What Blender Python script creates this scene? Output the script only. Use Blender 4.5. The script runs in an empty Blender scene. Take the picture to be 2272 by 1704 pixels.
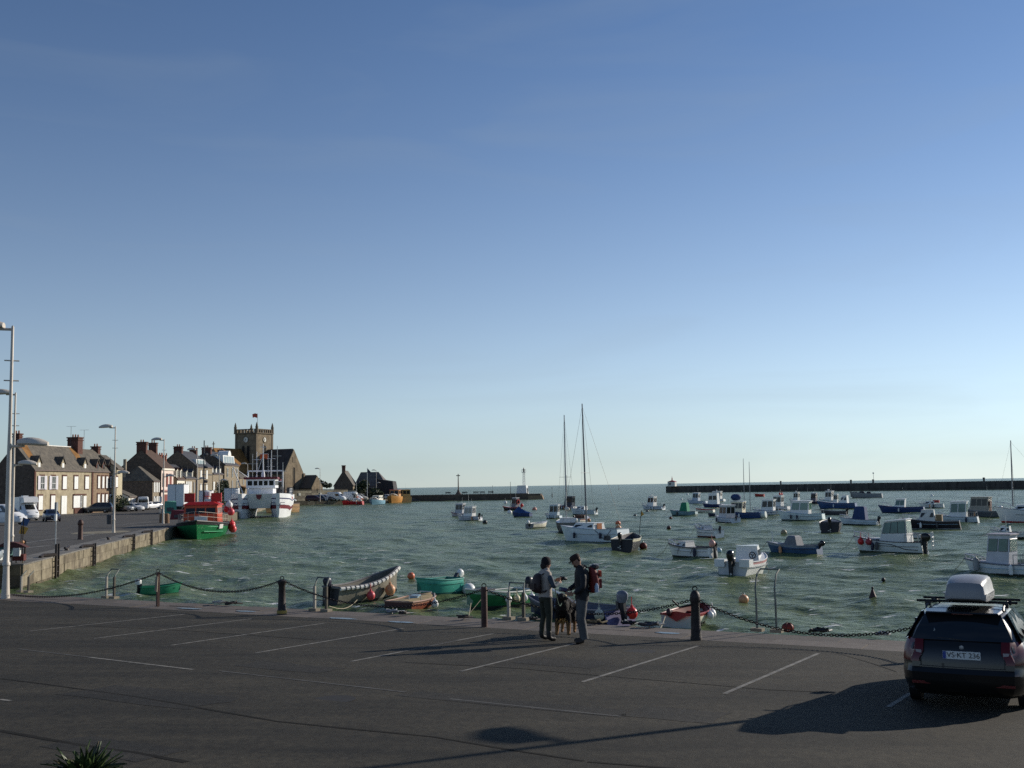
import bpy, bmesh, math, random
import numpy as np
from mathutils import Vector, Matrix
V = Vector
R = math.radians
rnd = random.Random(7)
scene = bpy.context.scene
col = bpy.data.collections.new("harbour"); scene.collection.children.link(col)

# ------------------------------------------------------------------ camera, sky, sun, exposure
CAM_Z, FPX, CX, CY = 3.3, 2420.0, 1136.0, 852.0        # photograph is 2272 x 1704
PITCH, ROLL = math.atan(226.3 / 2420), math.atan(0.016)
_F = V((0, math.cos(PITCH), math.sin(PITCH))); _R0 = V((1, 0, 0)); _U0 = V((0, -math.sin(PITCH), math.cos(PITCH)))
_U = _U0 * math.cos(ROLL) + _R0 * math.sin(ROLL); _R = _R0 * math.cos(ROLL) - _U0 * math.sin(ROLL)
CAM = V((0, 0, CAM_Z))
cd = bpy.data.cameras.new("camera"); cam = bpy.data.objects.new("camera", cd); scene.collection.objects.link(cam)
cd.sensor_width = 36; cd.lens = FPX / 2272 * 36; cd.clip_start = 0.1; cd.clip_end = 40000
cam.matrix_world = Matrix(((_R.x, _U.x, -_F.x, 0), (_R.y, _U.y, -_F.y, 0), (_R.z, _U.z, -_F.z, CAM_Z), (0, 0, 0, 1)))
scene.camera = cam

SUN_AZ, SUN_EL = R(58), R(20.5)                        # azimuth clockwise from +Y
world = bpy.data.worlds.new("World"); scene.world = world; world.use_nodes = True
wn = world.node_tree; wn.nodes.clear()
wo = wn.nodes.new("ShaderNodeOutputWorld"); wb = wn.nodes.new("ShaderNodeBackground"); ws = wn.nodes.new("ShaderNodeTexSky")
ws.sky_type = 'NISHITA'; ws.sun_disc = False; ws.sun_elevation = SUN_EL; ws.sun_rotation = SUN_AZ
ws.air_density = 1.4; ws.dust_density = 1.0; ws.ozone_density = 6.0; ws.altitude = 4000
wb.inputs[1].default_value = 0.1
wh_ = wn.nodes.new("ShaderNodeHueSaturation"); 
# sea haze: colour washes out towards the horizon, the same all round
wc = wn.nodes.new("ShaderNodeTexCoord"); wsx = wn.nodes.new("ShaderNodeSeparateXYZ"); wn.links.new(wc.outputs["Generated"], wsx.inputs[0])
def _m(op, a, b):
    n = wn.nodes.new("ShaderNodeMath"); n.operation = op
    for i, v in enumerate((a, b)):
        if isinstance(v, (int, float)): n.inputs[i].default_value = v
        else: wn.links.new(v, n.inputs[i])
    return n.outputs[0]
_e = _m('POWER', 2.71828, _m('DIVIDE', _m('ABSOLUTE', wsx.outputs[2], 0), -.22)); wn.links.new(_m('SUBTRACT', .96, _m('MULTIPLY', _e, .70)), wh_.inputs["Saturation"])
wh_.inputs["Value"].default_value = 0.95; wg = wn.nodes.new("ShaderNodeGamma"); wg.inputs[1].default_value = 1.12; wn.links.new(ws.outputs[0], wg.inputs[0]); wn.links.new(wg.outputs[0], wh_.inputs["Color"])
# faint high cirrus, the same all round the sky
wt = wn.nodes.new("ShaderNodeTexCoord"); wm = wn.nodes.new("ShaderNodeMapping"); wm.inputs["Scale"].default_value = (1.6, 2.6, 9); wm.inputs["Rotation"].default_value = (R(12), R(-8), 0); wz = wn.nodes.new("ShaderNodeTexNoise"); wz.inputs["Scale"].default_value = 1.7; wz.inputs["Detail"].default_value = 7; wz.inputs["Distortion"].default_value = .8
wr = wn.nodes.new("ShaderNodeMapRange"); wr.inputs[1].default_value = .5; wr.inputs[2].default_value = .8; wr.inputs[4].default_value = .17; wx = wn.nodes.new("ShaderNodeMixRGB"); wx.blend_type = 'SCREEN'; wx.inputs[2].default_value = (1.6, 1.75, 1.9, 1); wx.blend_type = 'MIX'
wn.links.new(wt.outputs["Generated"], wm.inputs[0]); wn.links.new(wm.outputs[0], wz.inputs["Vector"]); wn.links.new(wz.outputs[0], wr.inputs[0]); wn.links.new(wr.outputs[0], wx.inputs[0]); wv = wn.nodes.new("ShaderNodeMixRGB"); wv.blend_type = 'MULTIPLY'; wv.inputs[0].default_value = 1; wv.inputs[2].default_value = (.92, 1.0, .985, 1); wn.links.new(wh_.outputs[0], wv.inputs[1]); wn.links.new(wv.outputs[0], wx.inputs[1])
wx.inputs[2].default_value = (3.2, 3.9, 4.6, 1); wn.links.new(wx.outputs[0], wb.inputs[0]); wn.links.new(wb.outputs[0], wo.inputs[0])
sl = bpy.data.lights.new("sun", 'SUN'); sun = bpy.data.objects.new("sun", sl); scene.collection.objects.link(sun)
sl.energy = 4.9; sl.angle = R(0.5); sl.color = (1.0, 0.92, 0.80)
SUN_DIR = V((math.sin(SUN_AZ) * math.cos(SUN_EL), math.cos(SUN_AZ) * math.cos(SUN_EL), math.sin(SUN_EL)))
sun.rotation_euler = SUN_DIR.to_track_quat('Z', 'Y').to_euler()
sun.location = SUN_DIR * 60
vs = scene.view_settings; vs.view_transform = 'Standard'; vs.look = 'None'; vs.gamma = 1; vs.use_curve_mapping = False
vs.exposure = -0.08
cy = scene.cycles; cy.max_bounces = 5; cy.diffuse_bounces = 2; cy.glossy_bounces = 2; cy.transmission_bounces = 3; cy.transparent_max_bounces = 4
cy.caustics_reflective = False; cy.caustics_refractive = False; cy.sample_clamp_indirect = 4; cy.use_denoising = False
try:
    cy.denoiser = 'OPENIMAGEDENOISE'
except Exception:
    pass

# ------------------------------------------------------------------ surveying: a picture point seen on a level / at a depth
def ray(px, py):
    return _F * FPX + _R * (px - CX) - _U * (py - CY)
def on(px, py, z):
    d = ray(px, py); return CAM + d * ((z - CAM_Z) / d.z)
def at(px, py, depth):
    d = ray(px, py); return CAM + d * (depth / d.y)
def proj(p):
    q = V(p) - CAM; w = q.dot(_F)
    return CX + FPX * q.dot(_R) / w, CY - FPX * q.dot(_U) / w
WZ = -1.08                                             # water level; quay coping is 0
QN = V((.4885, .8726, 0)); QU = V((-.8726, .4885, 0))  # near quay: towards the water / along the edge to the left
T_ROAD, T_EDGE, SLOPE = 22.35, 23.85, 0.040
def gz(x, y):
    t = x * QN.x + y * QN.y
    return 0 if t > T_ROAD else (T_ROAD - t) * SLOPE
def ground(px, py):                                    # point on the sloping car park
    d = ray(px, py); p = on(px, py, 0)
    for _ in range(12):
        p = on(px, py, gz(p.x, p.y))
    return p
def quay(s, t, z=0.0):
    p = QU * s + QN * t; return V((p.x, p.y, z))

# ------------------------------------------------------------------ materials
def C(r, g, b):
    f = lambda c: c / 12.92 if c <= .04045 else ((c + .055) / 1.055) ** 2.4
    return (f(r / 255), f(g / 255), f(b / 255))
_mats = {}
def M(name, c=None, rough=.55, metal=0., var=.18, scale=2.5, bump=0., spec=.4, c2=None, stretch=(1, 1, 1), detail=5, coat=0.):
    if name in _mats: return _mats[name]
    if min(c) > .33 and any(w in name for w in ('hull', 'white', 'gelcoat', 'cabin', 'wheelhouse', 'deckhouse', 'shelter')): c = tuple(min(.82, x * 1.27) for x in c); var *= .7
    m = bpy.data.materials.new(name); m.use_nodes = True; nt = m.node_tree; b = nt.nodes["Principled BSDF"]
    b.inputs["Roughness"].default_value = rough; b.inputs["Metallic"].default_value = metal
    b.inputs["Specular IOR Level"].default_value = spec; b.inputs["Coat Weight"].default_value = coat
    tc = nt.nodes.new("ShaderNodeTexCoord"); mp = nt.nodes.new("ShaderNodeMapping"); mp.inputs["Scale"].default_value = stretch
    nt.links.new(tc.outputs["Object"], mp.inputs[0])
    n = nt.nodes.new("ShaderNodeTexNoise"); n.inputs["Scale"].default_value = scale; n.inputs["Detail"].default_value = detail
    n.inputs["Roughness"].default_value = .65
    nt.links.new(mp.outputs[0], n.inputs["Vector"])
    r = nt.nodes.new("ShaderNodeValToRGB"); r.color_ramp.elements[0].position = .3; r.color_ramp.elements[1].position = .7
    lo = tuple(x * (1 - var) for x in c); hi = c2 if c2 else tuple(min(1, x * (1 + var)) for x in c)
    r.color_ramp.elements[0].color = (*lo, 1); r.color_ramp.elements[1].color = (*hi, 1)
    nt.links.new(n.outputs["Fac"], r.inputs[0]); nt.links.new(r.outputs[0], b.inputs["Base Color"])
    if bump:
        bp = nt.nodes.new("ShaderNodeBump"); bp.inputs["Strength"].default_value = bump; bp.inputs["Distance"].default_value = .03
        n2 = nt.nodes.new("ShaderNodeTexNoise"); n2.inputs["Scale"].default_value = scale * 6; n2.inputs["Detail"].default_value = 4
        nt.links.new(mp.outputs[0], n2.inputs["Vector"]); nt.links.new(n2.outputs["Fac"], bp.inputs["Height"])
        nt.links.new(bp.outputs[0], b.inputs["Normal"])
    _mats[name] = m
    return m
def Glass(name, c, rough=.06, alpha=1.0):
    if name in _mats: return _mats[name]
    m = M(name, c, rough, 0, .2, 1.2, 0, .7); b = m.node_tree.nodes["Principled BSDF"]; b.inputs["Alpha"].default_value = alpha
    return m

white = M("white gelcoat", (.62, .62, .59), .35, var=.22, scale=1.3, c2=(.82, .81, .78))
offwhite = M("weathered white paint", (.50, .49, .45), .5, var=.25, scale=1.6)
cream = M("cream gelcoat", (.58, .54, .44), .45, var=.2, scale=1.5)
greyp = M("grey paint", (.25, .26, .27), .5, var=.2)
dgrey = M("dark grey paint", (.06, .06, .065), .45, var=.3)
black = M("black rubber", (.012, .012, .014), .5, var=.3)
blackgloss = M("black cowling", (.014, .014, .017), .25, var=.3)
steel = M("galvanised steel", (.38, .39, .39), .38, .7, var=.25, scale=6)
darksteel = M("rusty dark steel", (.055, .042, .036), .55, .25, var=.4, scale=8, bump=.2)
rope = M("rope", (.34, .29, .2), .9, var=.3, scale=12)
blue = M("blue hull paint", (.03, .075, .19), .4, var=.25, scale=1.5)
navy = M("navy hull paint", (.012, .018, .05), .4, var=.3, scale=1.5)
lightblue = M("pale blue paint", (.30, .44, .52), .45, var=.15)
red = M("red paint", (.42, .03, .025), .45, var=.25)
darkred = M("dark red antifouling", (.12, .022, .016), .6, var=.35, scale=2)
orange = M("orange buoy plastic", (.62, .16, .07), .4, var=.2)
pinkbuoy = M("pink buoy plastic", (.66, .09, .10), .4, var=.15)
redbuoy = M("red buoy plastic", (.62, .03, .03), .35, var=.15)
peach = M("faded orange buoy plastic", (.62, .30, .14), .45, var=.2)
whitebuoy = M("white buoy plastic", (.62, .61, .58), .4, var=.2)
greenp = M("green dinghy paint", (.02, .20, .10), .45, var=.2)
turq = M("turquoise dinghy paint", (.045, .30, .23), .4, var=.15)
yellow = M("yellow paint", (.62, .33, .05), .5, var=.15)
canvas_blue = M("blue canvas", (.025, .05, .14), .8, var=.3, scale=3, bump=.3)
canvas_green = M("green canvas", (.02, .20, .11), .8, var=.2, scale=3)
canvas_grey = M("grey canvas", (.16, .17, .19), .8, var=.25, scale=3, bump=.3)
sail = M("furled sail cloth", (.66, .62, .52), .8, var=.15, scale=4, bump=.4)
wood = M("varnished wood", (.19, .075, .03), .45, var=.3, scale=3, stretch=(1, 6, 6))
bottom = M("fouled bottom paint", (.03, .035, .025), .7, var=.4, scale=3)
paneglass = M("tinted pane", (.014, .018, .02), .14, spec=.28)
paleglass = M("pale pane", (.13, .21, .185), .2, spec=.25, var=.25, scale=1)
interior_m = M("boat interior", (.20, .20, .19), .7, var=.3)

# ------------------------------------------------------------------ mesh building
class MB:
    def __init__(s): s.v, s.f, s.m, s.k = [], [], [], 0
    def add(s, vs, fs, k=None):
        o = len(s.v); s.v += [tuple(p) for p in vs]; s.f += [tuple(i + o for i in f) for f in fs]; s.m += [s.k if k is None else k] * len(fs)
        return s
    def hexa(s, b, t, k=None):                          # bottom ring of 4 (counter-clockwise), top ring of 4
        return s.add(list(b) + list(t), [(3, 2, 1, 0), (4, 5, 6, 7), (0, 1, 5, 4), (1, 2, 6, 5), (2, 3, 7, 6), (3, 0, 4, 7)], k)
    def box(s, x, y, z, sx, sy, sz, rz=0, k=None):      # centre and full size
        c, n = math.cos(rz), math.sin(rz)
        q = [(a * sx / 2, b * sy / 2) for a, b in ((-1, -1), (1, -1), (1, 1), (-1, 1))]
        q = [(x + a * c - b * n, y + a * n + b * c) for a, b in q]
        return s.hexa([(a, b, z - sz / 2) for a, b in q], [(a, b, z + sz / 2) for a, b in q], k)
    def prism(s, poly, z0, z1, k=None):
        n = len(poly); zz = lambda z, p: z(p) if callable(z) else z
        vs = [(p[0], p[1], zz(z0, p)) for p in poly] + [(p[0], p[1], zz(z1, p)) for p in poly]
        return s.add(vs, [tuple(range(n - 1, -1, -1)), tuple(range(n, 2 * n))] + [(i, (i + 1) % n, n + (i + 1) % n, n + i) for i in range(n)], k)
    def slab(s, quad, th, k=None):                      # a flat piece standing th proud of a quad
        p = [V(q) for q in quad]; nn = (p[1] - p[0]).cross(p[-1] - p[0]).normalized() * th; n = len(p)
        vs = p + [q + nn for q in p]
        return s.add(vs, [tuple(range(n - 1, -1, -1)), tuple(range(n, 2 * n))] + [(i, (i + 1) % n, n + (i + 1) % n, n + i) for i in range(n)], k)
    def loft(s, rings, closed=True, cap0=True, cap1=True, k=None):
        n = len(rings[0]); vs = [p for r in rings for p in r]; fs = []
        for i in range(len(rings) - 1):
            for j in range(n if closed else n - 1):
                a, b = i * n + j, i * n + (j + 1) % n; fs.append((a, b, b + n, a + n))
        if cap0: fs.append(tuple(range(n - 1, -1, -1)))
        if cap1: fs.append(tuple((len(rings) - 1) * n + j for j in range(n)))
        return s.add(vs, fs, k)
    def tube(s, pts, r, n=6, k=None, cap=True):
        pts = [V(p) for p in pts]; rr = r if isinstance(r, (list, tuple)) else [r] * len(pts); rings = []; up = None
        for i, p in enumerate(pts):
            d = (pts[min(i + 1, len(pts) - 1)] - pts[max(i - 1, 0)]).normalized()
            if up is None: up = d.orthogonal().normalized()
            up = (up - d * up.dot(d)); up = up.normalized() if up.length > 1e-6 else d.orthogonal().normalized()
            w = d.cross(up)
            rings.append([p + (up * math.cos(2 * math.pi * j / n) + w * math.sin(2 * math.pi * j / n)) * rr[i] for j in range(n)])
        return s.loft(rings, True, cap, cap, k)
    def lathe(s, prof, c=(0, 0, 0), n=12, k=None, M4=None):
        rings = []
        for r, z in prof:
            ring = [V((max(r, 1e-4) * math.cos(2 * math.pi * j / n), max(r, 1e-4) * math.sin(2 * math.pi * j / n), z)) for j in range(n)]
            if M4: ring = [M4 @ p for p in ring]
            rings.append([p + V(c) for p in ring])
        return s.loft(rings, True, True, True, k)
    def ball(s, c, r, n=10, sq=(1, 1, 1), k=None):
        m = max(4, n // 2 + 1); rings = []
        for i in range(1, m):
            a = math.pi * i / m
            rings.append([V((c[0] + sq[0] * r * math.sin(a) * math.cos(2 * math.pi * j / n), c[1] + sq[1] * r * math.sin(a) * math.sin(2 * math.pi * j / n), c[2] - sq[2] * r * math.cos(a))) for j in range(n)])
        return s.loft(rings, True, True, True, k)
    def mesh(s, name, mats, smooth=38):
        me = bpy.data.meshes.new(name); me.from_pydata(s.v, [], s.f)
        for m in (mats if isinstance(mats, (list, tuple)) else [mats]): me.materials.append(m)
        me.polygons.foreach_set("material_index", s.m)
        bm = bmesh.new(); bm.from_mesh(me); bmesh.ops.recalc_face_normals(bm, faces=bm.faces); bm.to_mesh(me); bm.free()
        if smooth:
            me.polygons.foreach_set("use_smooth", [True] * len(me.polygons)); me.set_sharp_from_angle(angle=R(smooth))
        me.update(); return me
    def build(s, name, mats, parent=None, smooth=38):
        return link(name, s.mesh(name, mats, smooth), parent)
def link(name, me, parent=None, loc=None, rz=None):
    o = bpy.data.objects.new(name, me); col.objects.link(o)
    if parent is not None: o.parent = parent
    if loc is not None: o.location = loc
    if rz is not None: o.rotation_euler = (0, 0, rz)
    return o
def tag(o, label=None, cat=None, group=None, kind=None):
    if label: o["label"] = label
    if cat: o["category"] = cat
    if group: o["group"] = group
    if kind: o["kind"] = kind
    return o
def thing(name, label, cat, loc=(0, 0, 0), rz=0, group=None):
    return tag(link(name, None, None, loc, rz), label, cat, group)
def copytree(o, parent=None):
    c = o.copy(); col.objects.link(c)
    if parent is not None: c.parent = parent
    for ch in list(o.children): copytree(ch, c)
    return c
def lerp(a, b, t): return a + (b - a) * t
def panes(parent, quad, n=1, mu=.1, lo=.15, hi=.15, gap=.12, th=.012, mat=None, name="pane", frame=0):
    """n flat panes set a little proud of a quad (bottom-left, bottom-right, top-right, top-left seen from outside)"""
    a, b, c, d = [V(q) for q in quad]; out = []
    for i in range(n):
        u0 = mu + (1 - 2 * mu) * (i + (gap / 2 if i else 0)) / n; u1 = mu + (1 - 2 * mu) * (i + 1 - (gap / 2 if i < n - 1 else 0)) / n
        q = []
        for u, w in ((u0, lo), (u1, lo), (u1, 1 - hi), (u0, 1 - hi)):
            q.append(lerp(lerp(a, b, u), lerp(d, c, u), w))
        if frame: MB().tube(q + [q[0]], frame, 4).build("window_frame", dgrey, parent, 0)
        out.append(MB().slab(q, th).build(name, mat or paneglass, parent, 0))
    return out
# ------------------------------------------------------------------ water and sea
def make_water():
    na, nr = 560, 820
    aa = np.concatenate([np.linspace(-75, -36, 10)[:-1], np.linspace(-36, 40, na), np.linspace(40, 75, 10)[1:]])
    aa = np.radians(aa)
    rr = 14 * np.exp(np.linspace(0, 1, nr) ** 1.05 * math.log(600 / 14))
    rr = np.concatenate([rr, np.array([750, 1000, 1400, 2000, 3000, 5000, 9000, 16000, 30000])])
    A, RR = np.meshgrid(aa, rr, indexing='ij')
    X, Y = RR * np.sin(A), RR * np.cos(A)
    dr = np.gradient(rr); sp = np.maximum(np.broadcast_to(dr[None, :], RR.shape), RR * 0.0024)
    Z = np.zeros_like(X); rng = np.random.RandomState(3)
    for i in range(46):
        lam = 0.55 * (9.0 / 0.55) ** (i / 45.0)
        th = R(250) + rng.normal(0, .55); k = 2 * math.pi / lam
        amp = 0.0090 * lam ** 0.62
        w = np.clip((lam / sp - 2.2) / 2.0, 0, 1)
        ph = k * (X * math.sin(th) + Y * math.cos(th)) + rng.rand() * 6.28
        g = 0.6 + 0.4 * np.sin(X * .07 * rng.rand() + Y * .05 * rng.rand() + i)
        s = np.sin(ph); Z += amp * w * g * (s + 0.35 * (s * s - .5))
    co = np.stack([X, Y, Z], -1).reshape(-1, 3)
    n0, n1 = X.shape
    i, j = np.meshgrid(np.arange(n0 - 1), np.arange(n1 - 1), indexing='ij')
    a = (i * n1 + j).ravel(); f = np.stack([a, a + 1, a + n1 + 1, a + n1], -1)
    me = bpy.data.meshes.new("water"); me.vertices.add(len(co)); me.vertices.foreach_set("co", co.ravel())
    nf = len(f); me.loops.add(nf * 4); me.loops.foreach_set("vertex_index", f.ravel().astype(np.int32))
    me.polygons.add(nf); me.polygons.foreach_set("loop_start", np.arange(0, nf * 4, 4, dtype=np.int32))
    me.update(calc_edges=True); me.polygons.foreach_set("use_smooth", [True] * nf)
    if me.polygons[0].normal.z < 0: me.flip_normals()
    m = bpy.data.materials.new("choppy green sea water"); m.use_nodes = True; nt = m.node_tree; b = nt.nodes["Principled BSDF"]
    L = nt.links.new; N = nt.nodes.new
    geo = N("ShaderNodeNewGeometry")
    def noise(scale, stretch, detail=3, rough=.6):
        mp = N("ShaderNodeMapping"); mp.inputs["Scale"].default_value = stretch; mp.inputs["Rotation"].default_value = (0, 0, R(-18)); L(geo.outputs["Position"], mp.inputs[0])
        n = N("ShaderNodeTexNoise"); n.inputs["Scale"].default_value = scale; n.inputs["Detail"].default_value = detail; n.inputs["Roughness"].default_value = rough
        L(mp.outputs[0], n.inputs["Vector"]); return n
    n1_ = noise(1.1, (.7, 1.3, 1), 5, .62); n2_ = noise(4.2, (.7, 1.2, 1), 4)
    h = N("ShaderNodeMath"); h.operation = 'MULTIPLY_ADD'; h.inputs[1].default_value = .3; L(n2_.outputs[0], h.inputs[0]); L(n1_.outputs[0], h.inputs[2])
    bp = N("ShaderNodeBump"); bp.inputs["Strength"].default_value = .72; bp.inputs["Distance"].default_value = .42; L(h.outputs[0], bp.inputs["Height"]); L(bp.outputs[0], b.inputs["Normal"])
    # silt: broad patches of browner and greener water
    pt = noise(.055, (.5, 1.6, 1), 4, .55); rp = N("ShaderNodeValToRGB")
    rp.color_ramp.elements[0].position = .35; rp.color_ramp.elements[0].color = (.092, .138, .070, 1)
    rp.color_ramp.elements[1].position = .68; rp.color_ramp.elements[1].color = (.126, .152, .060, 1)
    L(pt.outputs[0], rp.inputs[0])
    # foam: whitecaps, plus painted flecks for sun glints, where two noises peak together
    f1 = noise(1.5, (.55, 1.4, 1), 3, .62); f2 = noise(.02, (1, 1, 1), 2)
    fm = N("ShaderNodeMath"); fm.operation = 'MULTIPLY_ADD'; fm.inputs[1].default_value = .22; L(f2.outputs[0], fm.inputs[0]); L(f1.outputs[0], fm.inputs[2])
    fr = N("ShaderNodeValToRGB"); fr.color_ramp.elements[0].position = .755; fr.color_ramp.elements[1].position = .80
    fr.color_ramp.elements[0].color = (0, 0, 0, 1); L(fm.outputs[0], fr.inputs[0])
    mx = N("ShaderNodeMixRGB"); mx.inputs[2].default_value = (.62, .64, .62, 1); L(fr.outputs[0], mx.inputs[0]); L(rp.outputs[0], mx.inputs[1]); L(mx.outputs[0], b.inputs["Base Color"])
    rm = N("ShaderNodeMapRange"); rm.inputs[3].default_value = .22; rm.inputs[4].default_value = .9; L(fr.outputs[0], rm.inputs[0]); L(rm.outputs[0], b.inputs["Roughness"])
    b.inputs["IOR"].default_value = 1.33; b.inputs["Specular IOR Level"].default_value = .06
    me.materials.append(m)
    o = link("water", me, None, (0, 0, WZ)); tag(o, "choppy grey green sea water of the harbour", None, None, "structure")
make_water()
sea_floor = MB().box(0, 16000, -4.2, 40000, 33000, .4).build("sea_floor", M("silt", (.06, .06, .045), .9), None, 0); tag(sea_floor, "silty sea bed under the harbour water", kind="structure")

# ------------------------------------------------------------------ near quay: sloping car park, coping slabs, quay wall
asph = bpy.data.materials.new("worn dark asphalt"); asph.use_nodes = True
def _asph(m, base, hi):
    nt = m.node_tree; b = nt.nodes["Principled BSDF"]; L = nt.links.new; N = nt.nodes.new
    geo = N("ShaderNodeNewGeometry")
    def noise(scale, st, d, r=.6):
        mp = N("ShaderNodeMapping"); mp.inputs["Scale"].default_value = st; mp.inputs["Rotation"].default_value = (0, 0, R(29)); L(geo.outputs["Position"], mp.inputs[0])
        n = N("ShaderNodeTexNoise"); n.inputs["Scale"].default_value = scale; n.inputs["Detail"].default_value = d; n.inputs["Roughness"].default_value = r; L(mp.outputs[0], n.inputs["Vector"]); return n
    big = noise(.45, (.35, 1.5, 1), 9, .72); fine = noise(9, (1, .6, 1), 6, .85); grit = noise(90, (1, 1, 1), 2, .7)
    r1 = N("ShaderNodeValToRGB"); r1.color_ramp.elements[0].position = .38; r1.color_ramp.elements[1].position = .64
    r1.color_ramp.elements[0].color = (*base, 1); r1.color_ramp.elements[1].color = (*hi, 1); L(big.outputs[0], r1.inputs[0])
    r2 = N("ShaderNodeValToRGB"); r2.color_ramp.elements[0].position = .3; r2.color_ramp.elements[1].position = .75
    r2.color_ramp.elements[0].color = (.30, .30, .30, 1); r2.color_ramp.elements[1].color = (2.3, 2.2, 2.05, 1); L(fine.outputs[0], r2.inputs[0])
    mx = N("ShaderNodeMixRGB"); mx.blend_type = 'MULTIPLY'; mx.inputs[0].default_value = 1; L(r1.outputs[0], mx.inputs[1]); L(r2.outputs[0], mx.inputs[2])
    L(mx.outputs[0], b.inputs["Base Color"]); b.inputs["Roughness"].default_value = .88; b.inputs["Specular IOR Level"].default_value = .3
    bp = N("ShaderNodeBump"); bp.inputs["Strength"].default_value = .6; bp.inputs["Distance"].default_value = .012; L(grit.outputs[0], bp.inputs["Height"]); L(bp.outputs[0], b.inputs["Normal"])
_asph(asph, (.0135, .0117, .0078), (.0395, .0343, .0238))
S0, S1 = -45, 52
cp = MB()
rows = [T_ROAD, 8, -8, -30]
for a, b_ in zip(rows, rows[1:]):
    for k in range(12):
        s0, s1 = lerp(S0, S1, k / 12), lerp(S0, S1, (k + 1) / 12)
        q = [quay(s, t) for s, t in ((s0, b_), (s0, a), (s1, a), (s1, b_))]
        for p in q: p.z = (T_ROAD - (p.x * QN.x + p.y * QN.y)) * SLOPE
        cp.add(q, [(0, 1, 2, 3)])
car_park = cp.build("car_park", asph, None, 0); tag(car_park, "worn dark asphalt car park sloping down to the quay edge", kind="structure")
core = MB()
core.prism([quay(S0, T_EDGE - .06)[:2], quay(S1, T_EDGE - .06)[:2], quay(S1, T_ROAD - 6)[:2], quay(S0, T_ROAD - 6)[:2]], -3.8, -.16)
quay_wall = core.build("quay_wall", M("granite masonry", (.17, .15, .12), .85, var=.35, scale=1.5, bump=.5), None, 0)
tag(quay_wall, "granite quay wall under the chained edge of the car park", kind="structure")
slabm = [M("granite slab %d" % i, c, .8, var=.22, scale=4, bump=.25) for i, c in enumerate(((.120, .098, .080), (.140, .115, .094), (.105, .088, .072)))]
for row, (t0, t1) in enumerate(((T_ROAD, 23.08), (23.09, T_EDGE))):
    s = S0 + row * .4
    while s < S1:
        w = rnd.uniform(.85, 1.55) if row else rnd.uniform(1.0, 1.9)
        dz = rnd.uniform(-.007, .007); mb = MB()
        q = [quay(s + .009, t0 + .006), quay(s + .009, t1 - .006), quay(s + w - .009, t1 - .006), quay(s + w - .009, t0 + .006)]
        mb.prism([p[:2] for p in q[::-1]], -.15, dz)
        mb.build("slab", slabm[rnd.randrange(3)], quay_wall, 0); s += w
joint = MB(); joint.prism([quay(S0, T_ROAD)[:2], quay(S0, T_EDGE - .01)[:2], quay(S1, T_EDGE - .01)[:2], quay(S1, T_ROAD)[:2]][::-1], -.158, -.02)
joint.build("joint_bed", M("mortar", (.04, .036, .03), .95), quay_wall, 0)
# edge wear: wet patches of puddled seawater on the slabs
pud = M("puddle film", (.05, .05, .05), .22, var=.1, spec=.5)
for px, py, w in ((420, 1350, .5), (545, 1356, .35), (760, 1372, .45), (890, 1380, .4), (1480, 1404, .3)):
    p = on(px, py, .012); mb = MB(); n = 14
    mb.add([p + QU * (w * math.cos(6.283 * i / n) * rnd.uniform(.8, 1.1)) + QN * (.13 * math.sin(6.283 * i / n) * rnd.uniform(.7, 1.1)) for i in range(n)], [tuple(range(n))])
    mb.build("puddle", pud, quay_wall, 0)

# painted bays and tar seams
paint = bpy.data.materials.new("worn road paint"); paint.use_nodes = True
_nt = paint.node_tree; _b = _nt.nodes["Principled BSDF"]; _g = _nt.nodes.new("ShaderNodeNewGeometry"); _n = _nt.nodes.new("ShaderNodeTexNoise"); _n.inputs["Scale"].default_value = 5; _n.inputs["Detail"].default_value = 8; _n.inputs["Roughness"].default_value = .8
_r = _nt.nodes.new("ShaderNodeValToRGB"); _r.color_ramp.elements[0].position = .36; _r.color_ramp.elements[0].color = (.045, .043, .04, 1); _r.color_ramp.elements[1].position = .62; _r.color_ramp.elements[1].color = (.26, .24, .20, 1)
_nt.links.new(_g.outputs["Position"], _n.inputs["Vector"]); _nt.links.new(_n.outputs[0], _r.inputs[0]); _nt.links.new(_r.outputs[0], _b.inputs["Base Color"]); _b.inputs["Roughness"].default_value = .8
faint = M("nearly worn off road paint", (.075, .072, .066), .85, var=.5, scale=3)
tar = M("tar seam", (.019, .0175, .015), .95, var=.3, spec=.1)
def strip(pts, w, mat, name, dz=.004):
    P = [ground(*p) for p in pts]; mb = MB(); L_, R_ = [], []
    Q = [P[0]]
    for a, b in zip(P, P[1:]):
        n = max(1, int((b - a).length / .8)); Q += [lerp(a, b, (i + 1) / n) for i in range(n)]
    for i, p in enumerate(Q):
        d = (Q[min(i + 1, len(Q) - 1)] - Q[max(0, i - 1)]); d.z = 0; d.normalize(); s = V((-d.y, d.x, 0)) * w / 2
        if name == "tar_seam": p = p + V((rnd.uniform(-.03, .03), rnd.uniform(-.03, .03), 0)); s *= rnd.uniform(.6, 1.3)
        for q, l in ((p + s, L_), (p - s, R_)): q.z = gz(q.x, q.y) + dz; l.append(q)
    n = len(Q); mb.add(L_ + R_, [(i, i + 1, n + i + 1, n + i) for i in range(n - 1)])
    return mb.build(name, mat, car_park, 0)
for pts in (((66, 1400.5), (411, 1363)), ((208, 1417), (559.5, 1373)), ((380, 1432), (719, 1383)), ((567, 1449), (895, 1394.4)), ((778, 1468), (893, 1446)), ((1014, 1421.5), (1095, 1406)),
            ((1022, 1490), (1277, 1427.5)), ((1292, 1513.4), (1550, 1433)), ((1607, 1539.6), (1816, 1450)), ((199, 1458.7), (429, 1486)), ((0, 1552), (24, 1555.5)), ((1971, 1569), (2020, 1538))):
    strip(pts, .075, paint, "painted_line")
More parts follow.
